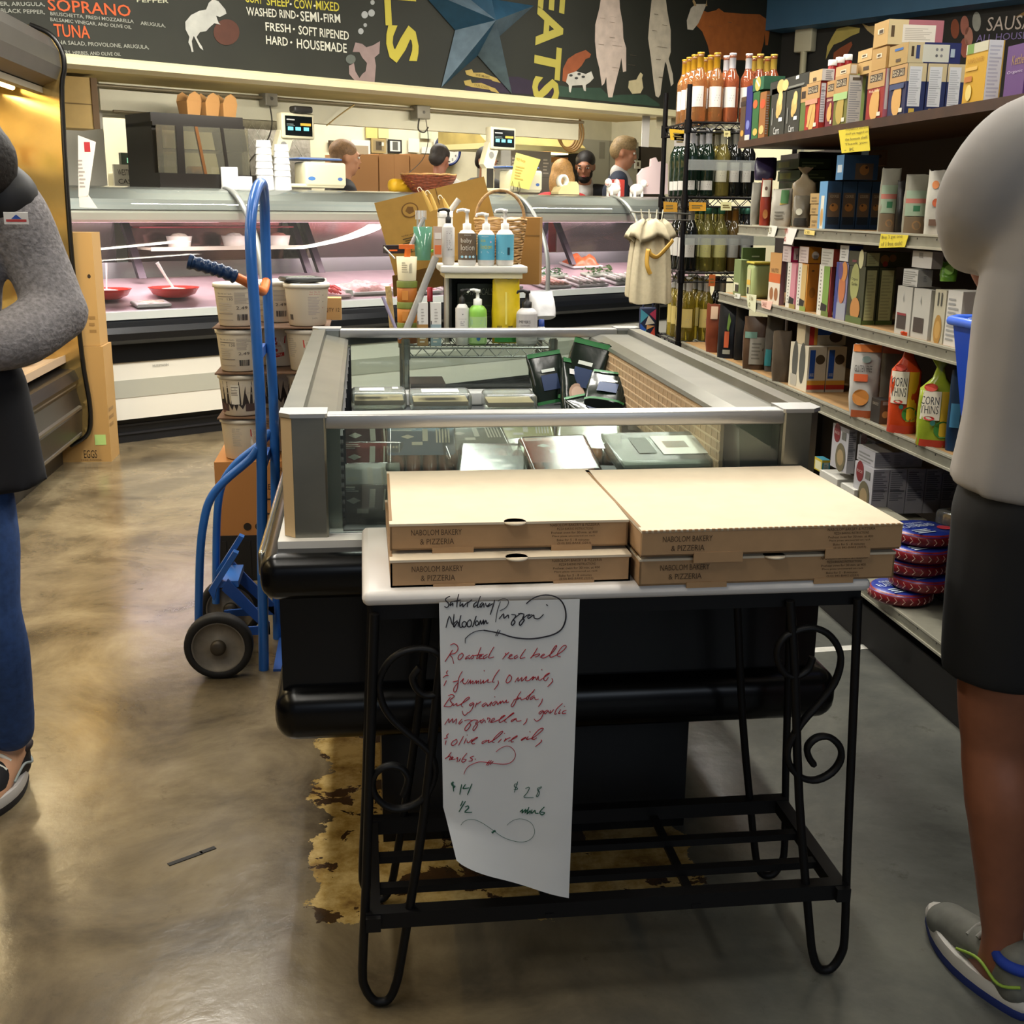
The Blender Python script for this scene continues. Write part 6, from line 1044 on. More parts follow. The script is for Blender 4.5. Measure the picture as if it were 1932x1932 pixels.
for i, px in enumerate((1566, 1580, 1594)):
    q = ony(px, 120, onx(1590, 120, 1.75).y+.06*0); t = thing('red_bottle', ['red bottle with white cap peeping over the boxes, at the far side', 'red bottle with white cap peeping over the boxes, in the middle', 'red bottle with white cap peeping over the boxes, nearest'][i], 'bottle', (q.x+.01, q.y, Z_TOP), 0, 'red bottles behind the cracker boxes'); hh = ony(px, 124-5*i, q.y).z-Z_TOP
    b = MB(); b.lathe([(.022, 0), (.022, hh*.8), (.014, hh)], mat('#a02020', .35), n=14); b.build('body', t); b = MB(); b.lathe([(.016, hh), (.016, hh+.02), (0, hh+.02)], mat('#e0dcd4', .4), n=14); b.build('cap', t)
def note(label, pts, X, text, col='#cdb92c', z=None, cat='note', ink='#6a5e20', fold=None):
    P = [onx(x, y, X) for x, y in pts]; t = thing('shelf_note', label, cat, P[3], 0, 'paper notes on the shelf edges'); b = MB(); m = mat(col, .75); O = P[3]
    b.add([p-O for p in P]+[p-O+V((.0015, 0, 0)) for p in P], [(0,1,2,3),(7,6,5,4),(0,4,5,1),(1,5,6,2),(2,6,7,3),(3,7,4,0)], m); b.build('paper', t)
    ux = P[2]-P[3]; uz = P[0]-P[3]; M = frame(V((-.0008, 0, 0)), ux, uz); w, h = ux.length, uz.length; b = MB()
    if M.to_3x3().col[2].x > 0: M = M @ Matrix.Translation((0, 0, -.0016))
    n = len(text)
    s = -1 if M.to_3x3().col[2].x > 0 else 1
    for i, tx in enumerate(text): b.text(tx, M, w*.1, h*(1-(i+1)/(n+.3)), w*min(.8, .09*len(tx)+.1), h*.55/n, mat(ink, .8), .0006*s)
    b.build('handwriting', t)
note('square yellow handwritten note hanging from the wooden top shelf', [(1582, 246), (1638, 238), (1641, 284), (1588, 289)], 1.585, ['Products on this', 'shelf are tagged on', 'the bottom shelf.', 'Thank you', '- K'])
note('wide yellow note stuck on the edge of the second shelf', [(1662, 441), (1714, 444), (1707, 466), (1658, 468)], 1.592, ['Buy 3 get one', 'of 1 free each!'])
note('plain white tag at the far end of the second shelf', [(1452, 425), (1467, 427), (1461, 447), (1448, 446)], 1.594, ['4.29'], '#cfcdc0'); note('white and red tag hanging from the second shelf', [(1486, 430), (1504, 432), (1494, 462), (1478, 460)], 1.594, ['NEW', 'o'], '#d8d0c8', ink='#a83a30'); note('small yellow tag on the edge of the second shelf', [(1518, 433), (1537, 436), (1536, 444), (1517, 442)], 1.594, ['2.99'], '#d8c070')
note('curled pale tag hanging from the far end of the third shelf', [(1408, 554), (1427, 557), (1425, 590), (1411, 580)], 1.594, ['5.99', 'o'], '#c4c4a4'); note('pink tag on the edge of the third shelf', [(1436, 566), (1458, 569), (1453, 585), (1437, 580)], 1.594, ['SALE'], '#d8b0a0', ink='#8a4a3a'); note('little white tag at the very end of the third shelf', [(1386, 553), (1397, 555), (1395, 564), (1385, 562)], 1.594, ['3.49'], '#c8c8bc')
# second shelf
g2 = 'goods on the second shelf'
def bag_at(label, xl, xr, yt, z, col, specs, d=.06, X=1.66, cat='bag', group=None, yb=None, tilt=0, **k):
    ym = yb or 0; P = onx((xl+xr)/2, (yt+(yb or yt+60))/2, X); zb = ony((xl+xr)/2, yb, P.y).z if yb else z; zb = max(zb, z); w = ony(xr, yt, P.y).x-ony(xl, yt, P.y).x; h = ony((xl+xr)/2, yt, P.y).z-zb
    return pouch(label, cat, group, w, d, h, (P.x, P.y, zb), radians(-26), col, specs, tilt=tilt, **k)
bag_at('grey crumpled bag at the far end of the second shelf', 1418, 1436, 345, Z2+.001, '#8d8a7e', (), group=g2, seed=1, X=1.70); bag_at('slim red bag with a white label on the second shelf', 1436, 1456, 338, Z2+.001, '#7c2a1a', [('f','c',.1,.62,.9,.98,'#c8c0ac'),('f','o',.5,.8,.14,1.4,'#5a4030'),('f','o',.6,.25,.25,1.8,'#a06a34')], group=g2, seed=2, X=1.65, foot=.95)
bag_at('dark purple bag lying on top of the slim red bag', 1424, 1464, 298, Z2+.185, '#2c2440', (), d=.09, group=g2, seed=3, X=1.70)
for i, (x0, x1, yt, yb) in enumerate(((1468, 1570, 320, 340), (1466, 1568, 298, 318))): sb_(['dark green box lying low at the back of the second shelf', 'dark green box lying topmost at the back of the second shelf'][i], x0, x1-60, x1, yt, 0, '#2c3c22', [('c',.1,.2,.6,.8,'#6a7030')], [('n',.1,.2,.8,.8,'#6a7a54',2)], X=1.78, yb=yb, group=g2)
sb_('dark green box at the foot of the lying green boxes', 1470, 1508, 1568, 342, Z2, '#26341e', [('n',.2,.2,.8,.9,'#4a5a30',5)], (), X=1.79, group=g2)
bag_at('white pouch with a green triangle leaning on the second shelf', 1456, 1494, 357, Z2+.001, '#a8a294', [('f','p','#3a6a34',[(.45,.62),(.85,.62),(.8,.95),(.6,.98)]),('f','p','#c8a840',[(.42,.58),(.85,.62),(.45,.64)]),('f','n',.2,.2,.7,.45,'#6a665a',3)], group=g2, seed=5, X=1.64)
bag_at('beige sack with a twisted top behind the white pouch', 1496, 1540, 316, Z2+.06, '#9c8c70', (), group=g2, seed=6, X=1.76, knot=True); bag_at('grey grainy bag beside the stack of tan boxes', 1496, 1528, 370, Z2+.001, '#6a6252', [('f','c',.1,.05,.9,.3,'#2c2a24'),('f','o',.4,.5,.2,1,'#b8b4a0')], group=g2, seed=7, X=1.66)
for i, (yt, yb) in enumerate(((406, 427), (385, 405), (364, 384))): sb_(['small tan box at the bottom of a stack of three', 'small tan box in the middle of a stack of three', 'small tan box at the top of a stack of three'][i], 1529, 1546, 1550, yt, Z2 if i == 0 else 0, '#a08454', [('n',.2,.2,.8,.8,'#7a6440',2)], (), yb=None if i == 0 else yb, group=g2)
ck = [('c',0,0,1,1,'#22405e'),('c',.04,.0,.96,.18,'#1c3450'),('c',.06,.26,.92,.76,'#5a4a3a'),('o',.5,.46,.3,.9,'#9a6a34'),('o',.42,.5,.08,.9,'#3a2414'),('c',.1,.1,.9,.26,'#14202c'),('t',.2,.66,.8,.72,'#b8a88a','COOKIES')]
bf = [('c',0,0,1,1,'#5a8ab0'),('c',.3,0,.7,.7,'#c8c4b4'),('o',.5,.25,.18,2.4,'#b08a50')]
sb_('light-blue cookie box at the front of the blue row', 1548, 1563, 1591, 341, Z2, '#22405e', bf, ck, more=(1619, 1646, 1668), labs=('blue cookie box second in the row behind the light-blue face', 'blue cookie box third in the row', 'blue cookie box last in the row, beside the clear bag'), group=g2, name='cookie_box')
sb_('light-blue cookie box standing on top of the blue row', 1580, 1594, 1660, 291, 0, '#22405e', [('c',0,0,1,1,'#4a7aa4'),('c',.2,.3,.8,.6,'#c8d0d4')], [('c',0,0,1,1,'#21405f'),('c',.34,.02,.86,.66,'#5a4a3a'),('o',.6,.4,.14,1,'#9a6a34'),('o',.66,.5,.04,1,'#3a2414')], yb=339, group=g2, X=1.66, name='cookie_box')
sb_('brown-fronted cookie box highest at the back of the second shelf', 1626, 1640, 1676, 282, 0, '#6a4c2c', [('c',0,0,1,1,'#3a5a78')], [('c',.1,.1,.9,.9,'#6a5236'),('o',.6,.6,.1,1,'#3a2414')], yb=312, group=g2, X=1.84, name='cookie_box')
cl_sp = [('f','c',.05,.3,.95,.74,'#8ea088'),('f','c',.05,.52,.95,.60,'#b06a5c'),('f','c',.4,.38,.7,.48,'#2c6a44'),('f','c',.05,.0,.95,.29,'#6a5a44'),('f','o',.6,.14,.2,1,'#8a6a44')]
bag_at('clear bag with a green and pink label next to the cookie boxes', 1663, 1698, 318, Z2+.001, '#8d8a7a', cl_sp, group=g2, seed=8, X=1.66, foot=.97, d=.05); bag_at('clear bag with a green and pink label, the nearer of the two', 1709, 1752, 331, Z2+.001, '#8d8a7a', cl_sp, group=g2, seed=9, X=1.655, foot=.97, d=.05)
bag_at('black filler for the dark gap between the two clear bags', 1692, 1712, 342, Z2+.001, '#1c1a18', (), group=g2, seed=10, X=1.69, foot=.97)  # black pouch shape added to fill the dark gap between the clear bags
bag_at('white bag with an orange picture half hidden by the man', 1752, 1785, 322, Z2+.001, '#bcb8ac', [('f','o',.4,.78,.2,1.2,'#c87a40'),('f','o',.5,.5,.2,1.2,'#b8542c'),('f','c',.2,.14,.7,.24,'#6a5040')], group=g2, seed=11, X=1.64, foot=.97)
# third shelf
g3 = 'goods on the third shelf'
sb_('small sage-green tin-like box at the far end of the third shelf', 1386, 1399, 1414, 490, Z3, '#6c7a4c', [('c',.1,.1,.8,.35,'#c8c4a8'),('c',.3,.1,.8,.3,'#2c2a20')], [('c',0,0,1,1,'#8a9a6c')], group=g3)
sb_('dark green box lying behind the pale green tin', 1399, 1402, 1446, 467, 0, '#44582c', [], [('n',.4,.4,.9,.6,'#9aa888',1)], yb=497, X=1.68, group=g3)
P = onx(1431, 525, 1.66); t = thing('tea_tin', 'pale green round-sided tin with a yellow lid on the third shelf', 'tin', (P.x+.01, P.y, Z3+.001), 0); h = P.z-Z3; hh = ony(1430, 494, P.y).z-Z3; b = MB(); b.rbox((-.05, -.05, 0), (.05, .05, hh-.008), mat('#96a26c', .45), .02, 4); b.build('body', t); b = MB(); b.rbox((-.051, -.051, hh-.01), (.051, .051, hh), mat('#b8a83c', .45), .02, 4); b.build('lid', t); b = MB(); M = frame((-.0508, .03, 0), (0,-1,0), (0,0,1)); b.rect(M, .005, .02, .05, hh*.8, mat('#b0ae80')); b.rect(M, .012, .015, .035, .045, mat('#2c2a20'), .001); b.rect(M, .005, .055, .05, .075, mat('#c8a040'), .001); b.build('label', t)
sb_('orange and white nut box standing alone past the green tin', 1454, 1476, 1486, 478, Z3, '#b88a50', [('c',0,0,1,.42,'#c8bca8'),('c',0,.42,1,.6,'#b85a24'),('o',.3,.2,.16,1.2,'#8a5a34'),('o',.7,.2,.16,1.2,'#8a5a34'),('t',.2,.62,.8,.7,'#4a2c18','NUTS')], [('c',0,0,1,1,'#7a5a60')], group=g3)
bar = lambda c, c2: [('c',0,0,.4,1,'#c8c4b8'),('n',.14,.1,.26,.95,'#6a665c',12),('c',.4,.02,.9,.98,c),('p','#1c1814',[(.3,.1),(.8,.08),(.85,.22),(.35,.26)]),('c',.4,0,1,.1,c2)]
sb_('white and pink snack bar box upright on the third shelf', 1487, 1506, None, 497, Z3, '#a85a68', bar('#b87a84', '#8a7a40'), (), group=g3)
sb_('orange-sided snack bar box next to the pink one', 1507, 1526, 1547, 498, Z3, '#b87a28', bar('#b89a60', '#7a8a40'), [('c',0,0,1,1,'#b87420'),('o',.45,.86,.14,.5,'#5a3c1c'),('o',.5,.4,.3,1.6,'#96601c')], group=g3)
sb_('green-sided snack bar box with a white spine', 1547, 1570, 1578, 501, Z3, '#7a2c28', bar('#6c8a3c', '#5a6a30'), (), group=g3)
sb_('magenta-ended box lying on the snack bar boxes', 1478, 1494, 1508, 465, 0, '#b0245a', [('c',0,0,1,1,'#b8a8a4'),('n',.2,.1,.8,.9,'#9a8a88',4)], [('c',0,0,1,1,'#b02458'),('c',.35,.15,1,.9,'#d8d4d0'),('b',.7,.2,.95,.5,'')], yb=495, group=g3)
sb_('orange box with a bar code lying on the snack bar boxes', 1509, 1527, 1551, 466, 0, '#c07a20', [('c',0,0,1,1,'#b8a8a0'),('n',.2,.1,.8,.9,'#9a8a88',4)], [('c',0,0,1,1,'#c0801e'),('o',.55,.5,.3,1,'#d8d0c4'),('b',.4,.2,.8,.5,'')], yb=497, group=g3)
sb_('grey and red-orange box lying on the green snack bar box', 1551, 1574, 1586, 470, 0, '#a8422a', [('c',0,0,1,1,'#a8a498'),('n',.1,.1,.9,.9,'#8a867c',5)], [], yb=504, group=g3)
sb_('lavender and blue box with a wheat picture on the third shelf', 1579, 1602, None, 496, Z3, '#7a7490', [('c',0,0,.25,1,'#303a78'),('c',.25,0,1,.3,'#8a8c94'),('o',.6,.55,.28,1.8,'#a8643c'),('o',.7,.85,.25,1.3,'#b87a3c'),('o',.4,.85,.2,1.4,'#5a4470')], group=g3)
sb_('white and blue box lying on the lavender box', 1586, 1603, 1630, 463, 0, '#2c4490', [('c',0,0,1,1,'#c0beb8'),('n',.2,.2,.8,.9,'#8a8884',4)], [], yb=494, group=g3)
sb_('dark green cracker box with a pale oval, standing on the third shelf', 1603, 1634, 1660, 504, Z3, '#33361f', [('o',.4,.72,.28,1.7,'#8f9058'),('t',.2,.74,.6,.8,'#33361f','Organic'),('t',.22,.66,.58,.72,'#33361f','Garden'),('o',.55,.25,.3,1,'#a8743c'),('c',0,0,1,.12,'#4c5c2c')], [('c',0,0,1,.07,'#4c5a28'),('c',.12,.08,.86,.95,'#a8a878'),('n',.18,.12,.8,.9,'#94946a',14)], more=(1693,), labs=('dark green cracker box behind the one with the pale oval',), group=g3)
sb_('dark green cracker box lying across the upright dark green ones', 1602, 1635, 1720, 475, 0, '#32331f', [('o',.75,.5,.14,1.6,'#b8b48a'),('c',.25,.25,.5,.4,'#6a3038')], [('c',.02,.06,.3,.94,'#a8a878'),('n',.06,.2,.26,.8,'#8a8a60',5),('o',.42,.5,.1,1,'#7a5a30'),('o',.6,.6,.08,1,'#6a4a2c'),('o',.44,.2,.06,1,'#8a3024')], yb=504, group=g3)
win = [('c',.12,.12,.72,.42,'#3a302a'),('p','#8a8a84',[(.42,.75),(.5,.66),(.46,.86)])]
sb_('white box with a dark window, the farther of two on the third shelf', 1694, 1723, None, 542, Z3, '#a8a59c', win+[('c',.12,.40,.72,.45,'#7a2428')], (), group=g3); sb_('white box with a dark window, the nearer of two on the third shelf', 1725, 1758, 1770, 547, Z3, '#aaa79e', win, (), group=g3)
sb_('white patterned box lying on the two window boxes', 1705, 1733, 1762, 509, 0, '#b4b2ac', [('n',.05,.05,.95,.95,'#8a8a84',7)], [('n',.4,.3,.7,.7,'#8a8a88',4)], yb=542, group=g3); sb_('plain white box at the top of the white pile', 1722, 1760, 1782, 475, 0, '#b8b4ae', [('c',.35,.6,.55,.92,'#8a8680')], [('c',0,0,1,1,'#8f8680')], yb=508, group=g3)
sb_('cream box with a brown oval near the man\'s hip', 1765, 1787, None, 548, Z3, '#aaa48e', [('o',.5,.25,.36,1.8,'#9a7434'),('o',.5,.25,.24,1.6,'#b08a48'),('c',.3,.7,.4,.95,'#3a3a34'),('c',.6,.7,.7,.95,'#3a3a34')], group=g3); sb_('white printed box nearest the man on the third shelf', 1789, 1818, None, 550, Z3, '#c0bdb6', [('n',.1,.1,.9,.9,'#8a8a88',10)], group=g3)
bag_at('bright green leafy bag on top of the cream boxes', 1774, 1804, 494, Z3+.17, '#5a8a2c', [('f','o',.5,.6,.3,1,'#8ab85a')], group=g3, seed=14, X=1.68)
# fourth shelf
g4 = 'goods on the fourth shelf'
bag_at('reddish clear bag at the far end of the fourth shelf', 1334, 1362, 572, Z4+.001, '#6a3420', [('f','c',.3,.7,.8,.95,'#b89a80')], group=g4, seed=20, X=1.64, tilt=.1); bag_at('black bag with an orange and green swirl', 1357, 1394, 574, Z4+.001, '#15161a', [('f','p','#b8542c',[(.35,.2),(.45,.2),(.6,.5),(.5,.5)]),('f','p','#6a8a34',[(.45,.55),(.55,.5),(.65,.7),(.5,.85)]),('f','c',.3,.08,.7,.16,'#8a8a7c')], group=g4, seed=21, X=1.64, foot=.98)
bag_at('tall black bag beside the swirl bag', 1388, 1412, 580, Z4+.001, '#121214', (), group=g4, seed=22, X=1.68); bag_at('brown bag with a greyish white label and torn top', 1404, 1448, 598, Z4+.001, '#4a3626', [('f','c',.3,.1,.95,.62,'#8a857a'),('f','n',.4,.2,.9,.55,'#6a665c',5),('f','c',.05,.6,.6,.72,'#5a7a6c')], group=g4, seed=23, X=1.64)
bag_at('grey crumpled clear bag with a teal corner', 1446, 1480, 596, Z4+.001, '#4a4640', [('f','c',.0,.1,.4,.4,'#1c6a70')], group=g4, seed=24, X=1.70); bag_at('brown-grey clear bag leaning on the blue and white cracker boxes', 1460, 1494, 622, Z4+.001, '#5a4e40', (), group=g4, seed=25, X=1.63, tilt=.15)
wf = [('c',0,0,1,1,'#c8bfa8'),('o',.3,.6,.16,2.6,'#4a4a44'),('o',.7,.6,.16,2.6,'#4a4a44'),('c',.1,.05,.45,.3,'#a8a294')]
wsd = [('c',0,0,1,1,'#c8c0ae'),('c',.08,.3,.38,.93,'#1c4ca0'),('t',.12,.35,.34,.42,'#c8c8c4','CRACKERS'),('o',.66,.72,.26,1,'#4a3c2a'),('c',0,.06,1,.16,'#b03024'),('c',0,.16,1,.26,'#c89034')]
sb_('blue and white cracker box with a red base, at the front of its row', 1492, 1527, 1562, 654, Z4, '#c8c0ae', wf, wsd, more=(1599,), labs=('blue and white cracker box with a red base, standing behind the first',), group=g4)
sb_('blue, white and red cracker box lying on its upright neighbours', 1505, 1521, 1599, 613, 0, '#c0b8a4', [('c',0,0,1,1,'#b8a888')], [('c',.1,0,.22,1,'#b83028'),('c',.22,0,.3,1,'#c89034'),('c',.3,.5,1,1,'#1c4694'),('o',.75,.4,.16,.8,'#4a3c2a')], yb=652, group=g4)
bag_at('white and orange bag printed GLUTEN FREE standing on the fourth shelf', 1609, 1662, 650, Z4+.001, '#b8b6b0', [('f','c',.0,.90,1,1.0,'#d87a30'),('f','o',.5,.8,.16,.8,'#8aa09a'),('f','t',.1,.63,.72,.72,'#3a3a38','GLUTEN FREE'),('f','c',.1,.5,.6,.6,'#c85a2c'),('f','o',.4,.28,.3,1,'#c8843c'),('f','c',.1,0,.9,.1,'#a8542c')], group=None, seed=30, X=1.625, foot=.82, d=.07)
bag_at('dull grey and orange bag behind the gluten-free bag', 1664, 1712, 640, Z4+.001, '#5a544c', [('f','c',0,.8,1,1,'#8a3c20')], group=g4, seed=31, X=1.78)
sb_('small black box with a jar picture at the shelf edge', 1644, 1662, 1684, 755, Z4, '#1e1a16', [('t',.2,.75,.8,.86,'#8a8274','SAUCE')], [('c',0,0,1,1,'#5a4634'),('o',.5,.4,.3,1,'#b89058'),('c',.2,.8,.8,.95,'#8a8a84')], group=g4, X=1.615)
def corn(label, xl, xr, yt, c1, c2, seed, X):
    return bag_at(label, xl, xr, yt, Z4+.001, c1, [('f','c',.62,.12,1,.62,c2),('f','c',.0,.3,.6,.62,'#d0c8b4'),('f','t',.02,.47,.55,.56,'#1c2430','CORN'),('f','t',.02,.37,.55,.46,'#3a3a38','THINS'),('f','o',.28,.66,.2,.6,'#b83a28'),('f','o',.3,.32,.16,.4,'#b8342c'),('f','o',.72,.2,.26,1,'#3a7a30'),('f','o',.42,.27,.08,1,'#2c6a5c'),('f','c',0,0,1,.08,'#a8341c')], group='corn cake bags on the fourth shelf', seed=seed, X=X, knot=True, foot=.96, d=.09, rough=.2)
corn('red and yellow corn cake bag with a twisted neck', 1688, 1742, 628, '#b8401c', '#d8a81c', 33, 1.635); corn('green and yellow corn cake bag with a twisted neck', 1742, 1806, 672, '#8a9a2c', '#c8a424', 34, 1.635)
bag_at('dark blue bag beside the green corn cake bag', 1795, 1830, 700, Z4+.001, '#1c3450', [('f','c',.1,.3,.6,.6,'#3a7aa0')], group=g4, seed=35, X=1.66)
# bottom deck
g0 = 'white noodle boxes on the bottom deck'; NS = [('n',.06,.3,.94,.97,'#7a7a80',14),('c',.06,.52,.94,.53,'#4a4a4c'),('c',.5,.86,.9,.92,'#c4c4c8')]
nf = [('o',.3,.82,.2,1.2,'#7a1c22'),('t',.16,.79,.44,.85,'#c8b8b0','RICE'),('c',.6,.72,.85,.9,'#6a6a62'),('o',.6,.3,.3,1.2,'#6a6248'),('o',.6,.3,.2,1,'#a08a64')]
sb_('white noodle box standing alone with a red dot, farthest along the bottom deck', 1571, 1603, 1619, 811, 0, '#b8b6ba', nf, NS, yb=898, X=1.64, group=g0); sb_('white box half hidden behind the lone noodle box', 1621, 1652, None, 832, 0, '#a8a4a8', nf, (), yb=880, X=1.72, group=g0)
a_ = sb_('white noodle box at the front of the upright row, with a red dot', 1612, 1649, 1680, 886, 0, '#b8b6ba', nf, NS, yb=975, X=1.64, more=(1713, 1748, 1780, 1808), labs=('white noodle box second in the upright row', 'white noodle box third in the upright row', 'white noodle box fourth in the upright row', 'white noodle box last in the upright row, by the man\'s shorts'), group=g0)
sb_('white noodle box lying on top of the upright row', 1617, 1652, 1743, 854, 0, '#b8b6ba', [('n',.1,.1,.9,.8,'#8a8a88',3)], [('n',.02,.1,.35,.9,'#8a8a90',6),('n',.4,.2,.6,.9,'#9a9aa0',6),('n',.65,.2,.9,.6,'#9a9aa0',3)], yb=884, X=1.65, top='#d0cdc8', group=g0)
for i, (xl, xc, xr, yt, yb) in enumerate(((1690, 1695, 1716, 981, 1000), (1717, 1720, 1750, 981, 1000))):
    sb_(['pale box under the upright noodle boxes, the farther', 'pale box under the upright noodle boxes, the nearer'][i], xl-40, xc, xr, yt, Z0, '#b4b09c', [], [('n',.1,.2,.9,.8,'#8a8678',2)], X=1.66+.12*i, group=g0)
for i, (xl, xc, xr, yt) in enumerate(((1545, 1580, 1622, 905), (1585, 1612, 1655, 925))): sb_(['white box lying flat beneath the lone noodle box', 'white box lying flat, next toward the pizza boxes'][i], xl, xc, xr, yt, Z0, '#c0bdb2', [('n',.1,.1,.9,.8,'#9a968c',4)], (), X=1.625, top='#d4d2c8', group=g0)
sb_('small yellow and blue box at the far end of the bottom deck', 1537, 1552, 1568, 868, 0, '#4a9ab0', [('c',0,0,1,1,'#c8b030'),('c',.1,.1,.9,.8,'#d8d4b0')], [('c',0,0,1,.2,'#c8b030'),('c',.0,.8,1,1,'#c8b030'),('c',.2,.2,.8,.8,'#b8c8c0'),('n',.25,.3,.75,.7,'#6a7a7c',3)], yb=893, X=1.66, group=None)
zb = Z0+.001; c0 = onz(1706, 1125, Z0+.02)
for i in range(5):
    r_ = .098; t = thing('flatbread_pack', ['round flatbread pack in blue and red film, at the bottom of the stack', 'round flatbread pack second from the bottom of the stack', 'round flatbread pack in the middle of the stack', 'round flatbread pack fourth up in the stack', 'round flatbread pack on top, its blue face printed with white letters'][i], 'flatbread', (c0.x+.045*(i > 0)+.012*sin(i*2), c0.y+.02+.01*cos(i*3), zb+.047*i), .3*i, 'flatbread packs on the bottom deck')
    b = MB(); b.lathe([(.0, 0), (r_*.85, .002), (r_, .012), (r_, .032), (r_*.92, .042), (0, .044)], mat('#7a2026', .3, 0, .35, 70, .2), n=30); b.build('film', t); b = MB(); b.lathe([(r_*.97, .0362), (r_*.88, .0445), (0, .0465)], mat('#20348c', .3, 0, .1, 20), n=30, caps=False); M = frame((0, 0, .0468), (cos(-.3*i+.25), sin(-.3*i+.25), 0), (-sin(-.3*i+.25), cos(-.3*i+.25), 0)); wt = mat('#c8d4e0', .5)
    b.text('FLATBREAD', M, -.075, .0, .12, .028, wt); b.text('ORGANIC', M, -.05, .035, .08, .014, wt); b.disc(M, .05, -.03, .022, mat('#b83040', .5), .0008); b.lines(M, -.07, -.06, .02, -.015, 3, wt); b.build('printed_top', t)
    b = MB()
    for k in range(26): a = 2*pi*k/26; b.tube([(r_*1.004*cos(a), r_*1.004*sin(a), .013), (r_*1.004*cos(a+.08), r_*1.004*sin(a+.08), .022), (r_*1.004*cos(a), r_*1.004*sin(a), .031)], .0014, mat('#c8a090', .5), 4)
    b.build('rim_pattern', t)
for i in range(5):
    q = onz(1790, 1130, Z0); t = thing('cookie_clamshell', ['clear clamshell of cookies at the bottom of the stack by the man', 'clear clamshell second from the bottom by the man', 'clear clamshell in the middle of the stack by the man', 'clear clamshell fourth up, by the man', 'clear clamshell of yellow cookies on top, tilted, by the man'][i], 'clamshell', (q.x+.035+.004*i, q.y+.02, Z0+.001+.056*i), .1*i, 'cookie clamshells on the bottom deck'); b = MB(); b.rbox((-.075, -.075, 0), (.075, .075, .055), glass('#dcdcd4', .10, .06), .014); b.build('shell', t); b = MB()
    for k in range(4): b.cyl((-.035+.07*(k % 2), -.035+.07*(k//2), .008), (-.035+.07*(k % 2), -.035+.07*(k//2), .034), .03, mat('#b89048' if i == 4 else '#6a4a30', .8, 0, .2, 60), 14)
    b.build('cookies', t)
# ================================================================ wire rack with wine
RX0, RX1, RY0, RY1 = 1.60, 2.32, 5.86, 6.32
rk = thing('wine_rack', 'black wire rack crowded with wine bottles at the end of the aisle', 'wire rack', (1.96, 6.09, 0)); RO2 = V((1.96, 6.09, 0)); bm_ = mat('#121113', .35, .5)
def KB(): b = MB(); b.T = Matrix.Translation(-RO2); return b
LV = [1.81, 1.455, 1.085, .73]
for x in (RX0, RX1):
    for y in (RY0, RY1): b = KB(); b.cyl((x, y, 0), (x, y, 1.985), .0135, bm_, 12); b.build('post', rk)
for z in LV+[.35]:
    b = KB()
    for y in (RY0, RY1): b.tube([(RX0, y, z), (RX1, y, z)], .005, bm_, 6); b.tube([(RX0, y, z-.045), (RX1, y, z-.045)], .004, bm_, 6); b.tube([(RX0+.04*i, y, z-.004-.038*(i % 2)) for i in range(19)], .003, bm_, 5)
    for x in (RX0, RX1): b.tube([(x, RY0, z), (x, RY1, z)], .005, bm_, 6); b.tube([(x, RY0, z-.045), (x, RY1, z-.045)], .004, bm_, 6); b.tube([(x, RY0+.046*i, z-.004-.038*(i % 2)) for i in range(11)], .003, bm_, 5)
    for i in range(23): b.tube([(RX0+.03*(i+1), RY0, z+.004), (RX0+.03*(i+1), RY1, z+.004)], .0022, bm_, 4)
    b.build('wire_shelf', rk)
    for x in (RX0, RX1):
        for y in (RY0, RY1): b = KB(); b.cyl((x, y, z-.05), (x, y, z+.012), .019, bm_, 12); b.build('clamp', rk)
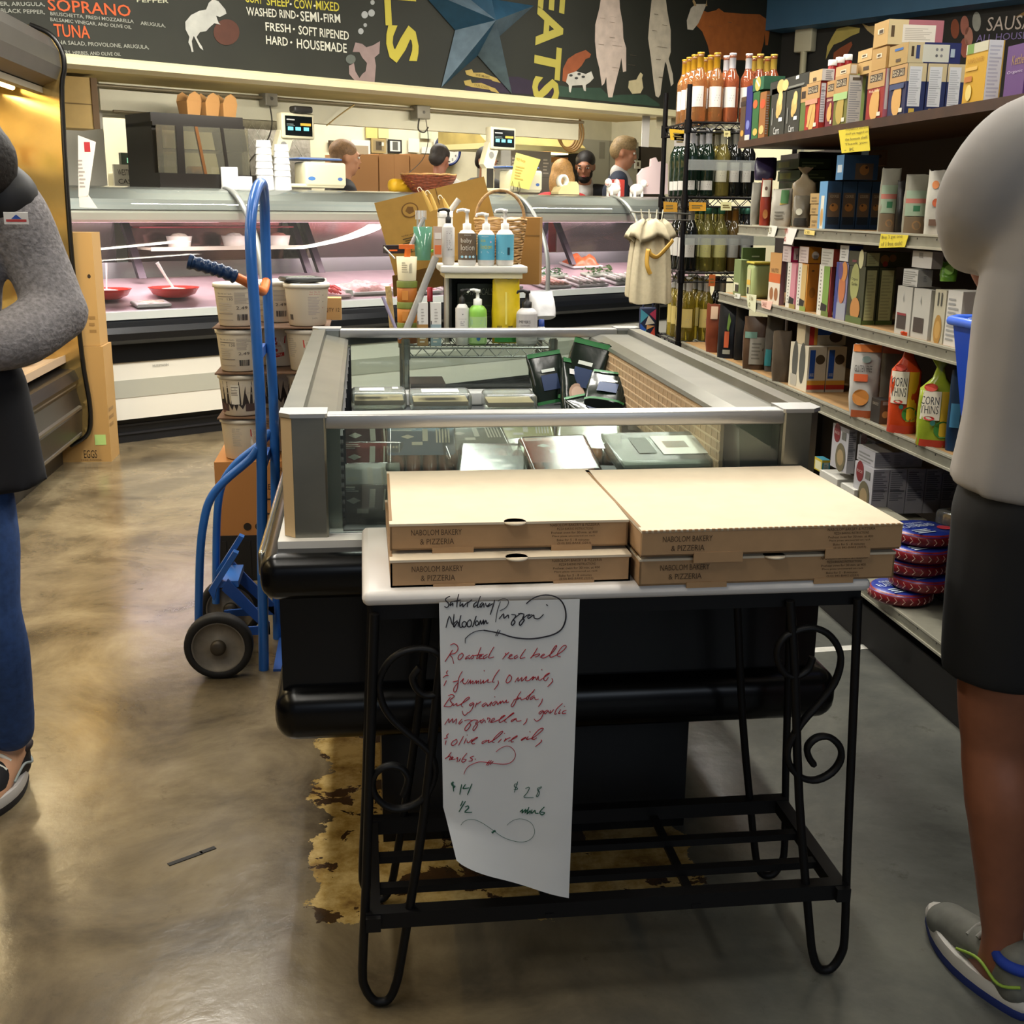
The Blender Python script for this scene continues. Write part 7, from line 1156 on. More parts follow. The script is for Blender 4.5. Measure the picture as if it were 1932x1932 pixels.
def wine(label, loc, kind, group, rz=0):
    G = dict(rose=('#e09a5c', '#b88a20', '#d4ccc4', .3), rosew=('#d87c50', '#c8c8cc', '#d0ccc4', .28), pink=('#c86c44', '#b0923c', '#d8d0c8', .25), green=('#14241a', '#c4c4c8', '#c0bcb4', .15), pale=('#b0a050', '#b8b49c', '#b8b4a0', .3), dark=('#101210', '#8a8880', '#b4b0a8', .12), lemon=('#9a9244', '#2c5a40', '#a8a468', .3), amber=('#4a3a1c', '#7a5420', '#8a8a84', .15), teal=('#16181c', '#2c5c4c', '#7a7c7c', .12), gold=('#a89430', '#bcbcb8', '#b8a460', .3))[kind]
    t = thing('wine_bottle', label, 'wine bottle', loc, rz, group); gm2 = mat(G[0], .06, 0, trans=.0, coat=.6) if kind in ('dark', 'green', 'amber', 'teal') else mat(G[0], .05, 0, trans=.72, coat=.4)
    b = MB(); b.lathe([(.0, .006), (.02, .004), (.034, 0), (.037, .006), (.037, .19), (.035, .21), (.024, .232), (.015, .255), (.0142, .30), (.016, .302), (.016, .318), (0, .32)], gm2, n=18); b.build('glass', t)
    b = MB(); b.lathe([(.0152, .245), (.0158, .25), (.0158, .314), (.0172, .315), (.0172, .324), (0, .325)] if kind not in ('lemon', 'teal') else [(.0165, .285), (.0175, .287), (.0175, .324), (0, .325)], mat(G[1], .35, .3), n=16, caps=False); b.build('capsule', t)
    b = MB(); n = 12; z0, z1 = (.07, .165) if kind not in ('green',) else (.03, .075); A = [radians(-70+100*i/n)-.2 for i in range(n+1)]
    for i in range(n): b.add([(.0375*sin(A[i]), -.0375*cos(A[i]), z0), (.0375*sin(A[i+1]), -.0375*cos(A[i+1]), z0), (.0375*sin(A[i+1]), -.0375*cos(A[i+1]), z1), (.0375*sin(A[i]), -.0375*cos(A[i]), z1)], [(0,1,2,3)], mat(G[2], .6), True)
    for k in range(3): a = -.35+.12*k; z = z0+.3*(z1-z0)+.012*k; b.add([(.0379*sin(a+s), -.0379*cos(a+s), z+q) for s, q in ((-.2, 0), (.2, 0), (.2, .004), (-.2, .004))], [(0,1,2,3)], mat('#8a8680', .6))
    b.build('label', t); return t
names = {'rose': 'orange rosé bottle with a gold capsule', 'rosew': 'rosé bottle with a white capsule', 'pink': 'pink wine bottle with a yellow-gold capsule', 'green': 'dark green bottle with a white capsule', 'pale': 'pale yellow wine bottle', 'dark': 'dark bottle with a grey capsule', 'lemon': 'pale yellow bottle with a dark green stopper', 'amber': 'dark bottle with an amber capsule', 'teal': 'dark bottle with a teal capsule', 'gold': 'clear gold wine bottle with a white capsule'}
WR = [('top', 1.8165, [(1318, 'rose', 4), (1348, 'rose', 4), (1377, 'rosew', 2), (1408, 'rosew', 1), (1430, 'pink', 3), (1456, 'pink', 3)]), ('second', 1.4615, [(1303, 'green', 4), (1333, 'green', 4), (1361, 'pale', 3), (1385, 'dark', 2), (1410, 'dark', 1)]), ('third', 1.0915, [(1302, 'dark', 4), (1332, 'lemon', 3), (1357, 'lemon', 3), (1384, 'amber', 3), (1408, 'teal', 3)]), ('lowest', .7365, [(1298, 'gold', 4), (1330, 'gold', 4), (1360, 'dark', 2)])]
rows = ['in the front row', 'second row back', 'third row back', 'in the back row']; cols_ = ['first', 'second', 'third', 'fourth', 'fifth', 'sixth']; wproto = {}
for lv, z, cols in WR:
    for ci, (px, kind, n) in enumerate(cols):
        for r_ in range(n):
            y = RY0+.065+.098*r_; x = ony(px, 200 if lv == 'top' else 340 if lv == 'second' else 470 if lv == 'third' else 600, RY0+.065).x
            lab = '%s, %s level, %s column, %s' % (names[kind], lv, cols_[ci], rows[r_])
            loc = V((x+.003*sin(r_*5+ci), y, z))
            if kind not in wproto: wproto[kind] = wine(lab, loc, kind, 'wine bottles on the black rack')
            else: KIDS.clear() if wproto[kind].name not in KIDS else None; dup(wproto[kind], loc, .2*sin(ci+r_*3), lab)
for i, (pts, c, lab) in enumerate((([(1263, 243), (1291, 246), (1290, 266), (1265, 264)], '#c8a020', 'yellow shelf card under the top level of the wine rack'), ([(1272, 252), (1297, 252), (1297, 276), (1272, 276)], '#a8a29c', 'grey shelf card under the top level of the wine rack'), ([(1366, 247), (1378, 247), (1378, 258), (1366, 258)], '#d0c488', 'cream shelf card under the top level of the wine rack'), ([(1300, 381), (1332, 382), (1332, 398), (1300, 398)], '#b88418', 'orange shelf card under the second level of the wine rack'), ([(1252, 380), (1278, 382), (1278, 400), (1252, 400)], '#a87a1c', 'orange shelf card at the rack side under the second level'), ([(1360, 381), (1380, 381), (1380, 397), (1360, 397)], '#ccc894', 'cream shelf card under the second level of the wine rack'), ([(1338, 518), (1350, 518), (1349, 540), (1337, 540)], '#a8541c', 'rust-coloured shelf card under the third level of the rack'))):
    P = [ony(x, y, RY0-.006) for x, y in pts]; b = MB(); O = P[3]; b.add([p-O for p in P]+[p-O+V((0, .0012, 0)) for p in P], [(3,2,1,0),(4,5,6,7),(0,1,5,4),(1,2,6,5),(2,3,7,6),(3,0,4,7)], mat(c, .7)); M = frame(V((0, -.0006, 0)), P[2]-P[3], P[0]-P[3]); w = (P[2]-P[3]).length; h = (P[0]-P[3]).length; b.lines(M, w*.15, h*.3, w*.85, h*.8, 2, mat('#6a5a30'), .0006); tag(b.build('shelf_card', None, O), lab, 'card', 'shelf cards on the wine rack')
b = MB(); b.box((0, 0, 0), (.80, .003, .05), glass('#d8dcd8', .25, .05)); tag(b.build('clear_price_rail', None, (1.605, RY0-.022, 1.585)), 'clear plastic strip across the second level of the wine rack', 'strip', 'clear strips on the wine rack'); b = MB(); b.box((0, 0, 0), (.80, .003, .05), glass('#d8dcd8', .25, .05)); tag(b.build('clear_price_rail', None, (1.605, RY0-.022, 1.225)), 'clear plastic strip across the third level of the wine rack', 'strip', 'clear strips on the wine rack')
# linen bags hanging at the rack's side
ln = mat('#b3a88c', .9, 0, .07, 60, .15); hk = ony(1238, 398, 5.72)
t = thing('hanger_bar', 'thin wire bar at the rack side holding linen bags', 'hook', (1.595, 5.72, 1.375)); b = MB(); b.tube([(0, .14, 0), (0, .0, 0), (-.30, 0, .008)], .004, mat('#8a8a84', .35, .8), 6); b.tube([(0, .14, -.03), (0, 0, -.03), (-.12, 0, -.028)], .003, mat('#8a8a84', .35, .8), 6); b.build('bar', t)
def linen(label, px0, px1, yt, yb, Y, seed, ribbon):
    A = ony(px0, yb, Y); B_ = ony(px1, yb, Y); zt = ony((px0+px1)/2, yt, Y).z; w = B_.x-A.x; cx = (A.x+B_.x)/2; h = zt-A.z; t = thing('linen_bag', label, 'bag', (cx, Y, A.z), 0, 'linen bags hanging on the rack'); rr = random.Random(seed); ph = rr.uniform(0, 6)
    def ring(q, k, fl=1.0): return [((w/2*k)*cos(a)*(1+.05*sin(5*a+ph)), (.045*k*fl+.012*sin(7*a+ph))*sin(a), h*q) for a in [2*pi*i/32 for i in range(32)]]
    b = MB(); rf = lambda q, k, fl, am: [(p[0]*(1+am*sin(3*i*2*pi/32*2+ph)), p[1]*(1+am*.5*cos(5*i*2*pi/32)), p[2]+h*am*.22*sin(4*i*2*pi/32+ph)) for i, p in enumerate(ring(q, k, fl))]; b.loft([rf(0, .97, 1, .05), rf(.03, .99, 1, .06), rf(.3, .93, 1, .07), rf(.55, .84, .95, .07), rf(.74, .72, .85, .06), rf(.86, .55, .7, .05), rf(.90, .46, .6, .04), rf(.92, .50, .7, .06), rf(.86, .76, 1.0, .12), rf(.76, .96, 1.2, .16), rf(.70, 1.0, 1.25, .2), rf(.73, .94, 1.15, .18)], ln, True, caps=False); b.build('cloth', t)
    b = MB()
    for s in (-.06, -.02, .02, .05): b.tube([(s*.6, 0, h*.82), (s*.9, .0, h*.93), (s, .0, h*1.03)], .0045, mat('#cfc8b0', .8), 6, flat=.5)
    b.build('drawstring', t)
    if ribbon: b = MB(); b.tube(smooth_path([(w*.46, -.035, h*.70), (w*.3, -.052, h*.62), (w*.08, -.055, h*.52), (-.02, -.058, h*.55), (-.03, -.058, h*.60), (-.035, -.058, h*.48), (-.03, -.06, h*.40), (-.015, -.058, h*.33)], 4), .011, mat('#b8903c', .5), 6, flat=.3, up=(0, 0, 1)); b.build('ribbon', t)
linen('natural linen drawstring bag with a gold ribbon, hanging in front', 1186, 1264, 400, 572, 5.70, 1, True); linen('natural linen drawstring bag hanging behind the ribboned one', 1178, 1250, 408, 560, 5.80, 4, False)
P = ony(1222, 640, 5.95); t = thing('patchwork_bag', 'colourful patchwork bag hanging below the linen bags', 'bag', (P.x, 5.97, P.z)); w, h = .085, ony(1222, 580, 5.95).z-P.z; b = MB(); b.rbox((-w/2, -.02, 0), (w/2, .02, h), mat('#1c2440', .6), .01); b.build('body', t); b = MB(); M = frame((-w/2, -.0207, 0), (1,0,0), (0,0,1))
for k, (c, p) in enumerate((('#4a9ab0', [(0,.5),(.5,.75),(0,.95)]), ('#c84a34', [(.5,.05),(.95,.05),(.9,.4)]), ('#d8d0c0', [(.3,.45),(.9,.5),(.5,.75)]), ('#2c5ab0', [(0,.1),(.4,.3),(0,.5)]), ('#b83a5a', [(.55,.8),(.95,.6),(.95,.95)]), ('#6ab0a0', [(.1,.05),(.5,.05),(.35,.3)]), ('#d8a060', [(.4,.3),(.9,.42),(.4,.45)]))): b.poly([(x*w, y*h, .0004+.0001*k) for x, y in p], mat(c, .6), M)
b.build('patches', t); b = MB(); b.tube([(-w*.3, 0, h), (-w*.25, 0, h+.05), (0, 0, h+.08), (w*.25, 0, h+.05), (w*.3, 0, h)], .005, mat('#1c2440', .6), 6); b.build('strap', t); b = MB(); b.tube([(0, 0, h+.075), (.02, 0, h+.1), (RX0-P.x, 0, LV[2]-.045-P.z)], .003, bm_, 5); b.build('hook_wire', t)
carton('tall cream refrigerator beyond the wine rack', 'refrigerator', None, .75, .6, 1.87, (2.55, 7.0, 0), DA, '#d8d2b0', [('f','c',.02,.66,.98,.665,'#a8a488'),('f','c',.06,.7,.1,.95,'#b8b4a0'),('f','c',.06,.3,.1,.6,'#b8b4a0')], 'white_refrigerator')
# ================================================================ refrigerated case on the left aisle
CX = -1.50; cs = thing('refrigerated_case', 'tall open refrigerated case with a dark rounded canopy, lit golden inside', 'refrigerated case', (-1.95, 4.0, 0)); CO3 = V((-1.95, 4.0, 0))
def EB(): b = MB(); b.T = Matrix.Translation(-CO3); return b
dk_ = mat('#1c1a18', .35, .2); cz = mat('#4b4843', .4, .3, .08, 6); Y0_, Y1_ = 1.0, 6.55
b = EB(); b.prism([(-2.16, 0), (-1.66, 0), (-1.66, .10), (-2.16, .10)], Y0_, Y1_, 1, dk_); b.build('kick_base', cs)
b = EB(); b.prism([(-2.16, .10), (-1.62, .10), (-1.545, .16), (-1.535, .30), (-1.56, .42), (-1.54, .47), (-1.56, .52), (-1.66, .53), (-2.16, .48)], Y0_, Y1_, 1, dk_); b.build('lower_body', cs)
b = EB()
for z, x in ((.165, -1.547), (.31, -1.536), (.435, -1.558)): b.prism([(x-.01, z), (x+.008, z+.004), (x+.010, z+.018), (x-.01, z+.024)], Y0_, Y1_-.04, 1, mat('#77726a', .3, .7))
b.build('bumper_strip', cs)
b = EB(); b.prism([(-2.16, .48), (-1.66, .53), (-1.60, .56), (-1.60, .60), (-1.66, .58), (-2.16, .54)], Y0_, Y1_, 1, mat('#a8927a', .5)); b.build('deck_lip', cs)
b = EB(); b.box((-2.20, Y0_, .1), (-2.14, Y1_, 2.15), mat('#b8a878', .3, .5)); b.build('back_panel', cs)
b = EB(); P = [(-2.20, 2.10), (-1.86, 2.06), (-1.70, 1.99), (-1.60, 1.97), (-1.525, 2.0), (-1.50, 2.06), (-1.505, 2.14), (-1.54, 2.20), (-1.60, 2.235), (-1.70, 2.25), (-2.20, 2.25)]; b.prism(P, Y0_, Y1_, 1, cz); b.build('canopy', cs)
b = EB(); b.prism([(-1.70, 1.985), (-1.60, 1.965), (-1.60, 1.935), (-1.63, 1.93), (-1.72, 1.96)], Y0_, Y1_, 1, mat('#8a8272', .5)); b.build('canopy_valance', cs)
gold = mat('#c0a468', .14, .85, .15, 5)
b = EB(); E1 = [(-2.18, .1), (-1.62, .1), (-1.52, .17), (-1.50, .32), (-1.52, .6), (-1.53, 1.2), (-1.515, 1.9), (-1.49, 2.06), (-1.50, 2.15), (-1.55, 2.22), (-1.64, 2.26), (-2.18, 2.26)]; b.prism(E1, Y1_, Y1_+.03, 1, gold); b.build('end_panel', cs)
b = EB(); b.tube(smooth_path([(x+.004, Y1_+.01, z) for x, z in E1[1:11]], 5), .013, mat('#0d0c0b', .3), 8, flat=1.6, up=(1, 0, 0)); b.build('end_trim', cs)
for z in (.86, 1.22, 1.58):
    b = EB(); b.box((-2.14, Y0_, z), (-1.92, Y1_-.01, z+.012), mat('#c0b080', .35, .5)); b.box((-1.925, Y0_, z-.02), (-1.915, Y1_-.01, z+.02), mat('#c8c0a0', .4)); b.build('shelf', cs)
b = EB()
b.cyl((-1.72, Y0_+.1, 1.95), (-1.72, Y1_-.1, 1.95), .013, mat('#ffd890', .4, emit=8), 8); b.build('case_lamp_tube', cs)
area('case_light', (-1.80, 3.9, 1.93), .08, 5.0, 46, (1, .80, .46), (0, radians(8), 0))
cc_ = ['#c8a850', '#b88c3a', '#d0bc7c', '#b8a468', '#a87a34', '#d8d0a8', '#8a9a50']; cn = ['golden', 'amber', 'pale yellow', 'straw-coloured', 'brown-rinded', 'cream', 'greenish']; lvn = ['on the deck', 'on the lowest shelf', 'on the middle shelf', 'on the top shelf']
for li, z in enumerate((.605, .873, 1.233, 1.593)):
    for k in range(7):
        y = 6.3-.30*k; x = -1.80 if li == 0 else -2.02; c = (li*3+k) % 7
        t = thing('cheese_wedge', '%s cheese %s, %s from the far end of the lit case' % (cn[c], lvn[li], ['first', 'second', 'third', 'fourth', 'fifth', 'sixth', 'seventh'][k]), 'cheese', (x, y, z), .3*(k % 3)-.3, 'cheeses in the refrigerated case'); w, h = .10+.02*(k % 3), .07+.02*((k+li) % 3)
        b = MB(); b.prism([(-w, -.09), (w, -.05), (w, .05), (-w, .09)], 0, h, 2, mat(cc_[c], .4, 0, .1, 30)); b.build('wedge', t); b = MB(); b.rect(frame((w+.0006, -.035, h*.2), (0,1,0), (0,0,1)), 0, 0, .06, h*.55, mat('#e0dcc8', .5)); b.build('label', t)
pt = pouch('bright yellow snack bag standing in the lit case near its far end', 'bag', None, .16, .07, .26, (-1.96, 5.9, 1.236), 1.2, '#d8b02c', (), 'snack_bag', seed=50, rough=.25)
carton('small lime-green box on the deck of the lit case', 'box', None, .12, .16, .06, (-1.74, 5.72, .605), .2, '#b8c878', (), 'green_box')
# egg cartons at its end
carton('tall brown carton printed EGGS on the floor at the end of the refrigerated case', 'carton', None, .27, .22, .64, (-1.545, 6.70, 0), 0, '#a8844e', [('f','t',.46,.035,.72,.105,'#241a10','EGGS'),('f','t',.4,.012,.8,.024,'#5a4428','FREE RANGE'),('f','c',.7,.15,.92,.24,'#a8c878'),('r','n',.1,.3,.8,.5,'#8a6a3c',3)], 'egg_carton', rough=.8)
carton('upper brown carton with a hand hole, stacked on the EGGS carton', 'carton', None, .25, .20, .60, (-1.55, 6.70, .642), 0, '#ad8a54', [('f','o',.88,.62,.035,1.3,'#2a1c10'),('f','n',.8,.12,.96,.3,'#8a6a3c',3)], 'egg_carton', rough=.8)
for pts, lab, red in (([(147, 255), (181, 268), (166, 372), (148, 372)], 'white flyer with a red square pinned at the end of the refrigerated case', 1), ([(149, 372), (167, 368), (184, 393), (150, 391)], 'lower white flyer curling at the end of the refrigerated case', 0)):
    P = [ony(x, y, 6.63) for x, y in pts]; O = P[3]; t = thing('flyer', lab, 'flyer', O, 0, 'flyers on the case end'); b = MB(); b.add([p-O for p in P]+[p-O+V((0, .002, 0)) for p in P], [(3,2,1,0),(4,5,6,7),(0,1,5,4),(1,2,6,5),(2,3,7,6),(3,0,4,7)], PAPER); b.build('paper', t)
    if red: b = MB(); M = frame(V((0, -.0006, 0)), (1, 0, 0), (0, 0, 1)); b.rect(M, .05, .23, .08, .28, mat('#b02c34', .6)); b.lines(M, .012, .05, .045, .2, 8, mat('#a8a4a0', .6)); b.build('print', t)
# ================================================================ people
def ball(b, c, r, m, M=None, n=16, k=10): b.loft([[(c[0]+r[0]*max(.02, cos(a))*cos(2*pi*i/n), c[1]+r[1]*max(.02, cos(a))*sin(2*pi*i/n), c[2]+r[2]*sin(a)) for i in range(n)] for a in [-pi/2+pi*j/k for j in range(k+1)]], m, True, M)
def soft(name, parent, mb, m, vox=.012, it=6):
    """one continuous surface out of overlapping limbs"""
    o = bpy.data.objects.new('tmp', mb.mesh('tmp')); COL.objects.link(o); r = o.modifiers.new('r', 'REMESH'); r.mode = 'VOXEL'; r.voxel_size = vox; s = o.modifiers.new('s', 'SMOOTH'); s.iterations = it; s.factor = .5
    dg = bpy.context.evaluated_depsgraph_get(); dg.update(); me = bpy.data.meshes.new_from_object(o.evaluated_get(dg)); old = o.data; bpy.data.objects.remove(o); bpy.data.meshes.remove(old)
    me.name = name; me.materials.clear(); me.materials.append(m); me.polygons.foreach_set('use_smooth', [True]*len(me.polygons)); me.polygons.foreach_set('material_index', [0]*len(me.polygons))
    q = bpy.data.objects.new(name, me); COL.objects.link(q); q.parent = parent; return q
def limb(b, pts, rs, m, flat=1, up=None, k=4, e0=1, e1=1):
    P = [V(p) for p in pts]; n = len(P); sp = smooth_path(P, k); R = []
    for i in range(n-1):
        for j in range(k): R.append(rs[i]+(rs[i+1]-rs[i])*j/k)
    R.append(rs[-1]); b.tube(sp, R, m, 14, flat=flat, up=up); e0 and flat == 1 and ball(b, P[0], (rs[0],)*3, m); e1 and flat == 1 and ball(b, P[-1], (rs[-1],)*3, m)
def head(b, M, m, s=1.0):
    B = lambda c, r: ball(b, tuple(s*x for x in c), tuple(s*x for x in r), m, M)
    B((0, .012, .03), (.074, .094, .092)); B((0, -.022, -.045), (.056, .066, .066)); B((0, -.055, -.085), (.026, .026, .022)); B((0, -.088, .03), (.05, .012, .016)); B((0, -.095, -.002), (.011, .016, .024)); B((0, -.103, -.016), (.014, .014, .012)); B((0, -.086, -.052), (.022, .012, .011))
    for q in (-1, 1): B((q*.075, .012, .0), (.011, .02, .031)); B((q*.042, -.066, -.012), (.02, .018, .02))
def face(parent, M, s, brow, lip='#8a4a42'):
    def put(nm, c, r, col, ro=.4): b = MB(); ball(b, tuple(s*x for x in c), tuple(s*x for x in r), mat(col, ro), M, 12, 8); return b.build(nm, parent)
    for q in (-1, 1):
        e = put('eye', (q*.031, -.083, .014), (.014, .010, .009), '#d8d4cc', .2); put('iris', (q*.031, -.0915, .014), (.006, .0035, .006), '#2a1c14', .2).parent = e
        put('eyebrow', (q*.033, -.092, .034), (.018, .007, .004), brow, .8)
    put('lips', (0, -.096, -.051), (.021, .007, .006), lip)
def hand(b, w, d, n, m, L=.18, curl=.5, side=1):
    """palm, four fingers and a thumb; d along the fingers, n out of the palm"""
    w = V(w); d = V(d).normalized(); n = V(n); n = (n-d*n.dot(d)).normalized(); s = d.cross(n)*side; k = L/.18
    limb(b, [w, w+d*.05*k, w+d*.09*k], [.024*k, .033*k, .032*k], m, .5, up=s)
    for i, (o, ln) in enumerate(((-.029, .062), (-.010, .075), (.010, .080), (.029, .072))):
        p = w+d*.088*k+s*o*k; a1, a2 = curl*.7, curl*1.5; l = ln*k; q1 = p+(d*cos(a1)+n*sin(a1))*l*.45; q2 = q1+(d*cos(a2)+n*sin(a2))*l*.33; q3 = q2+(d*cos(a2*1.3)+n*sin(a2*1.3))*l*.24
        b.tube([p-d*.012*k, p, q1, q2, q3], [.0088*k, .0092*k, .0085*k, .0078*k, .006*k], m, 8)
    p = w+d*.03*k+s*.03*k; b.tube([p-s*.012*k, p, p+(d*.7+s*.6+n*.25)*.034*k, p+(d*1.0+s*.45+n*.55)*.060*k], [.012*k, .012*k, .010*k, .0075*k], m, 8)
def hairmesh(parent, M, s, parts, col, vox=.012, bump=.5): b = MB(); [ball(b, tuple(s*x for x in c), tuple(s*x for x in r), BLACK, M) for c, r in parts]; return soft('hair', parent, b, mat(col, .6, 0, .25, 70, bump), vox, 3)
HM = lambda c, yaw, pitch=0, roll=0: Matrix.Translation(c) @ Matrix.Rotation(yaw, 4, 'Z') @ Matrix.Rotation(pitch, 4, 'X') @ Matrix.Rotation(roll, 4, 'Y')
# ---- man in the grey T-shirt (seen from behind)
def person(label, o): t = thing('person', label, 'person', o); T = Matrix.Translation(-V(o)); 
def PM(o): b = MB(); b.T = Matrix.Translation(-V(o)); return b
mo = (1.16, 1.74, 0); man = thing('person', 'person in a grey T-shirt, black shorts and running shoes, back turned, holding a blue basket', 'person', mo); skin = mat('#85523a', .55, 0, .08, 25, .1)
b = PM(mo); limb(b, [(1.16, 1.74, .92), (1.16, 1.72, 1.15), (1.165, 1.72, 1.40), (1.165, 1.735, 1.53)], [.14, .13, .15, .07], skin, .72, up=(1, 0, 0)); limb(b, [(1.165, 1.735, 1.49), (1.168, 1.755, 1.65)], [.058, .055], skin)
H1 = HM((1.17, 1.775, 1.74), radians(172), radians(-6)); head(b, H1, skin, 1.03)
limb(b, [(1.085, 1.74, .92), (1.075, 1.745, .66), (1.082, 1.755, .50), (1.095, 1.735, .40), (1.115, 1.735, .25), (1.132, 1.735, .13), (1.135, 1.735, .06)], [.095, .078, .056, .062, .046, .036, .038], skin); limb(b, [(1.135, 1.735, .06), (1.135, 1.82, .045), (1.13, 1.90, .035)], [.038, .036, .03], skin)
limb(b, [(1.245, 1.74, .92), (1.275, 1.80, .66), (1.285, 1.82, .50), (1.29, 1.80, .40), (1.30, 1.80, .25), (1.305, 1.80, .13), (1.305, 1.80, .06)], [.095, .078, .056, .062, .046, .036, .038], skin); limb(b, [(1.305, 1.80, .06), (1.31, 1.88, .045), (1.315, 1.96, .035)], [.038, .036, .03], skin)
limb(b, [(1.0, 1.75, 1.48), (1.03, 1.87, 1.36), (1.14, 2.0, 1.27)], [.048, .043, .038], skin); limb(b, [(1.14, 2.0, 1.27), (1.23, 2.07, 1.20)], [.038, .028], skin); hand(b, (1.23, 2.07, 1.20), (.5, .5, .1), (.3, -.2, -.9), skin, .17, .9, 1)
limb(b, [(1.35, 1.74, 1.44), (1.40, 1.80, 1.28), (1.40, 1.90, 1.16)], [.05, .045, .038], skin); limb(b, [(1.40, 1.90, 1.16), (1.375, 2.0, 1.175)], [.038, .028], skin); hand(b, (1.375, 2.0, 1.175), (-.35, .6, .2), (-.3, -.2, -.9), skin, .17, .9, -1)
soft('body', man, b, skin, .009, 4); HF = Matrix.Translation(-V(mo)) @ H1; face(man, HF, 1.03, '#1c1410'); hairmesh(man, HF, 1.03, [((0, .02, .055), (.08, .098, .08)), ((0, .055, .01), (.074, .06, .07))], '#17110d', .01)
gt = mat('#908b87', .85, 0, .05, 8, .15); b = PM(mo)
limb(b, [(1.155, 1.74, .955), (1.16, 1.73, 1.08), (1.16, 1.72, 1.25), (1.165, 1.72, 1.42), (1.165, 1.735, 1.53)], [.212, .208, .215, .20, .10], gt, .68, up=(1, 0, 0)); 
limb(b, [(1.10, 1.735, 1.525), (1.0, 1.74, 1.49), (.957, 1.765, 1.42), (1.0, 1.85, 1.355)], [.07, .080, .072, .058], gt); limb(b, [(1.23, 1.735, 1.525), (1.33, 1.74, 1.49), (1.375, 1.775, 1.36), (1.40, 1.82, 1.26)], [.07, .082, .074, .07], gt); limb(b, [(1.165, 1.735, 1.49), (1.165, 1.74, 1.555)], [.10, .066], gt)
soft('tshirt', man, b, gt, .012, 8)
b = PM(mo); sh = mat('#0b0b0d', .8); limb(b, [(1.16, 1.74, 1.02), (1.16, 1.74, .92)], [.185, .19], sh, .72, up=(1, 0, 0)); limb(b, [(1.085, 1.74, .92), (1.08, 1.745, .78), (1.083, 1.75, .635)], [.125, .115, .108], sh, e1=0); limb(b, [(1.245, 1.75, .92), (1.275, 1.79, .78), (1.285, 1.80, .635)], [.125, .115, .108], sh, e1=0); soft('shorts', man, b, sh, .012, 6)
def shoe(parent, o, heel, toe, up, sole, midc, acc, lace, name='shoe', coll='#1c3a9a'):
    h = V(heel); d = (V(toe)-h); L = d.length; d.normalize(); s = V((-d.y, d.x, 0)); W = .047
    def ring(q, w, z, sh=0): return [h-V(o)+d*(L*q)+s*(w*cos(a))+V((0, 0, z+sh)) for a in (0,)]
    def outline(k, z): 
        out = []
        for i in range(28):
            a = 2*pi*i/28; x = .5-.5*cos(a); w = W*(.72+.38*sin(pi*min(1, x*.95))**1.2)*k; y = math.copysign(abs(sin(a))**.7, sin(a))*w; out.append(h-V(o)+d*(L*(.5+(x-.5)*k))+s*y+V((0, 0, z+(.012*(x-.8)/.2 if x > .8 else 0))))
        return out
    b = MB(); b.loft([outline(.98, .0), outline(1.02, .010), outline(1.0, .018)], mat(sole, .7), True); b.loft([outline(1.0, .018), outline(1.03, .028), outline(.98, .042)], mat(midc, .6), True); so_ = b.build('sole', parent)
    b = MB(); T = -V(o); P = lambda q, y, z: h+d*(L*q)+s*y+V((0, 0, z)); 
    ball(b, P(.80, 0, .045), (.046, .046, .034), BLACK); limb(b, [P(.12, 0, .055), P(.35, 0, .065), P(.6, 0, .055), P(.82, 0, .042)], [.038, .040, .042, .038], BLACK); limb(b, [P(.13, 0, .05), P(.14, 0, .095)], [.038, .040], BLACK); b2 = MB(); b2.T = Matrix.Translation(T); [b2.add(b.v, b.f, BLACK)]
    u = soft(name, parent, b2, mat(up, .7, 0, .1, 60), .007, 3)
    b = MB(); b.T = Matrix.Translation(T); b.tube([P(.14, 0, .102)+s*(.036*cos(a))+d*(.040*sin(a)) for a in [2*pi*i/20 for i in range(20)]], .011, mat(coll, .8), 8, closed=True); b.build('collar', u)
    b = MB(); b.T = Matrix.Translation(T)
    for i in range(4): q = .40+.09*i; z = .112-.012*i; b.tube(smooth_path([P(q, -.03, z-.016), P(q+.01, 0, z), P(q, .03, z-.016)], 4), .005, mat(lace, .8), 6)
    b.build('laces', u)
    b = MB(); b.T = Matrix.Translation(T)
    for y in (-1, 1): b.tube(smooth_path([P(.02, y*.02, .07), P(.12, y*.043, .06), P(.3, y*.047, .075), P(.5, y*.048, .055)], 5), .0032, mat(acc, .6), 6)
    b.build('side_stripe', u); return u
sg1 = shoe(man, mo, (1.152, 1.655, 0), (1.115, 1.955, 0), '#6a6a62', '#1c2c6a', '#c8c4bc', '#8aa83c', '#8a8a84'); shoe(man, mo, (1.30, 1.72, 0), (1.325, 2.02, 0), '#6a6a62', '#1c2c6a', '#c8c4bc', '#8aa83c', '#8a8a84')
t = thing('shopping_basket', 'blue plastic shopping basket held in front of the person in the grey T-shirt', 'basket', (1.385, 2.22, .985)); bb_ = mat('#1c4cc8', .35); b = MB(); R_ = lambda k, z: [(x*k, y*k, z) for x, y in ((-.175, -.09), (-.15, -.115), (.15, -.115), (.175, -.09), (.175, .09), (.15, .115), (-.15, .115), (-.175, .09))]
b.loft([R_(.80, 0), R_(.98, .195), R_(.95, .195), R_(.77, .006)], bb_, False, caps=False); b.poly(R_(.79, .003), bb_); b.build('tub', t); b = MB(); b.tube([V(p) for p in R_(1.0, .197)], .010, mat('#3a6ae0', .3), 8, closed=True); b.build('rim', t)
for y in (-.03, .03): b = MB(); b.tube(smooth_path([(-.17, y, .19), (-.16, y, .205), (0, y, .208), (.16, y, .205), (.17, y, .19)], 3), .005, mat('#16388a', .4), 6); b.build('handle', t)
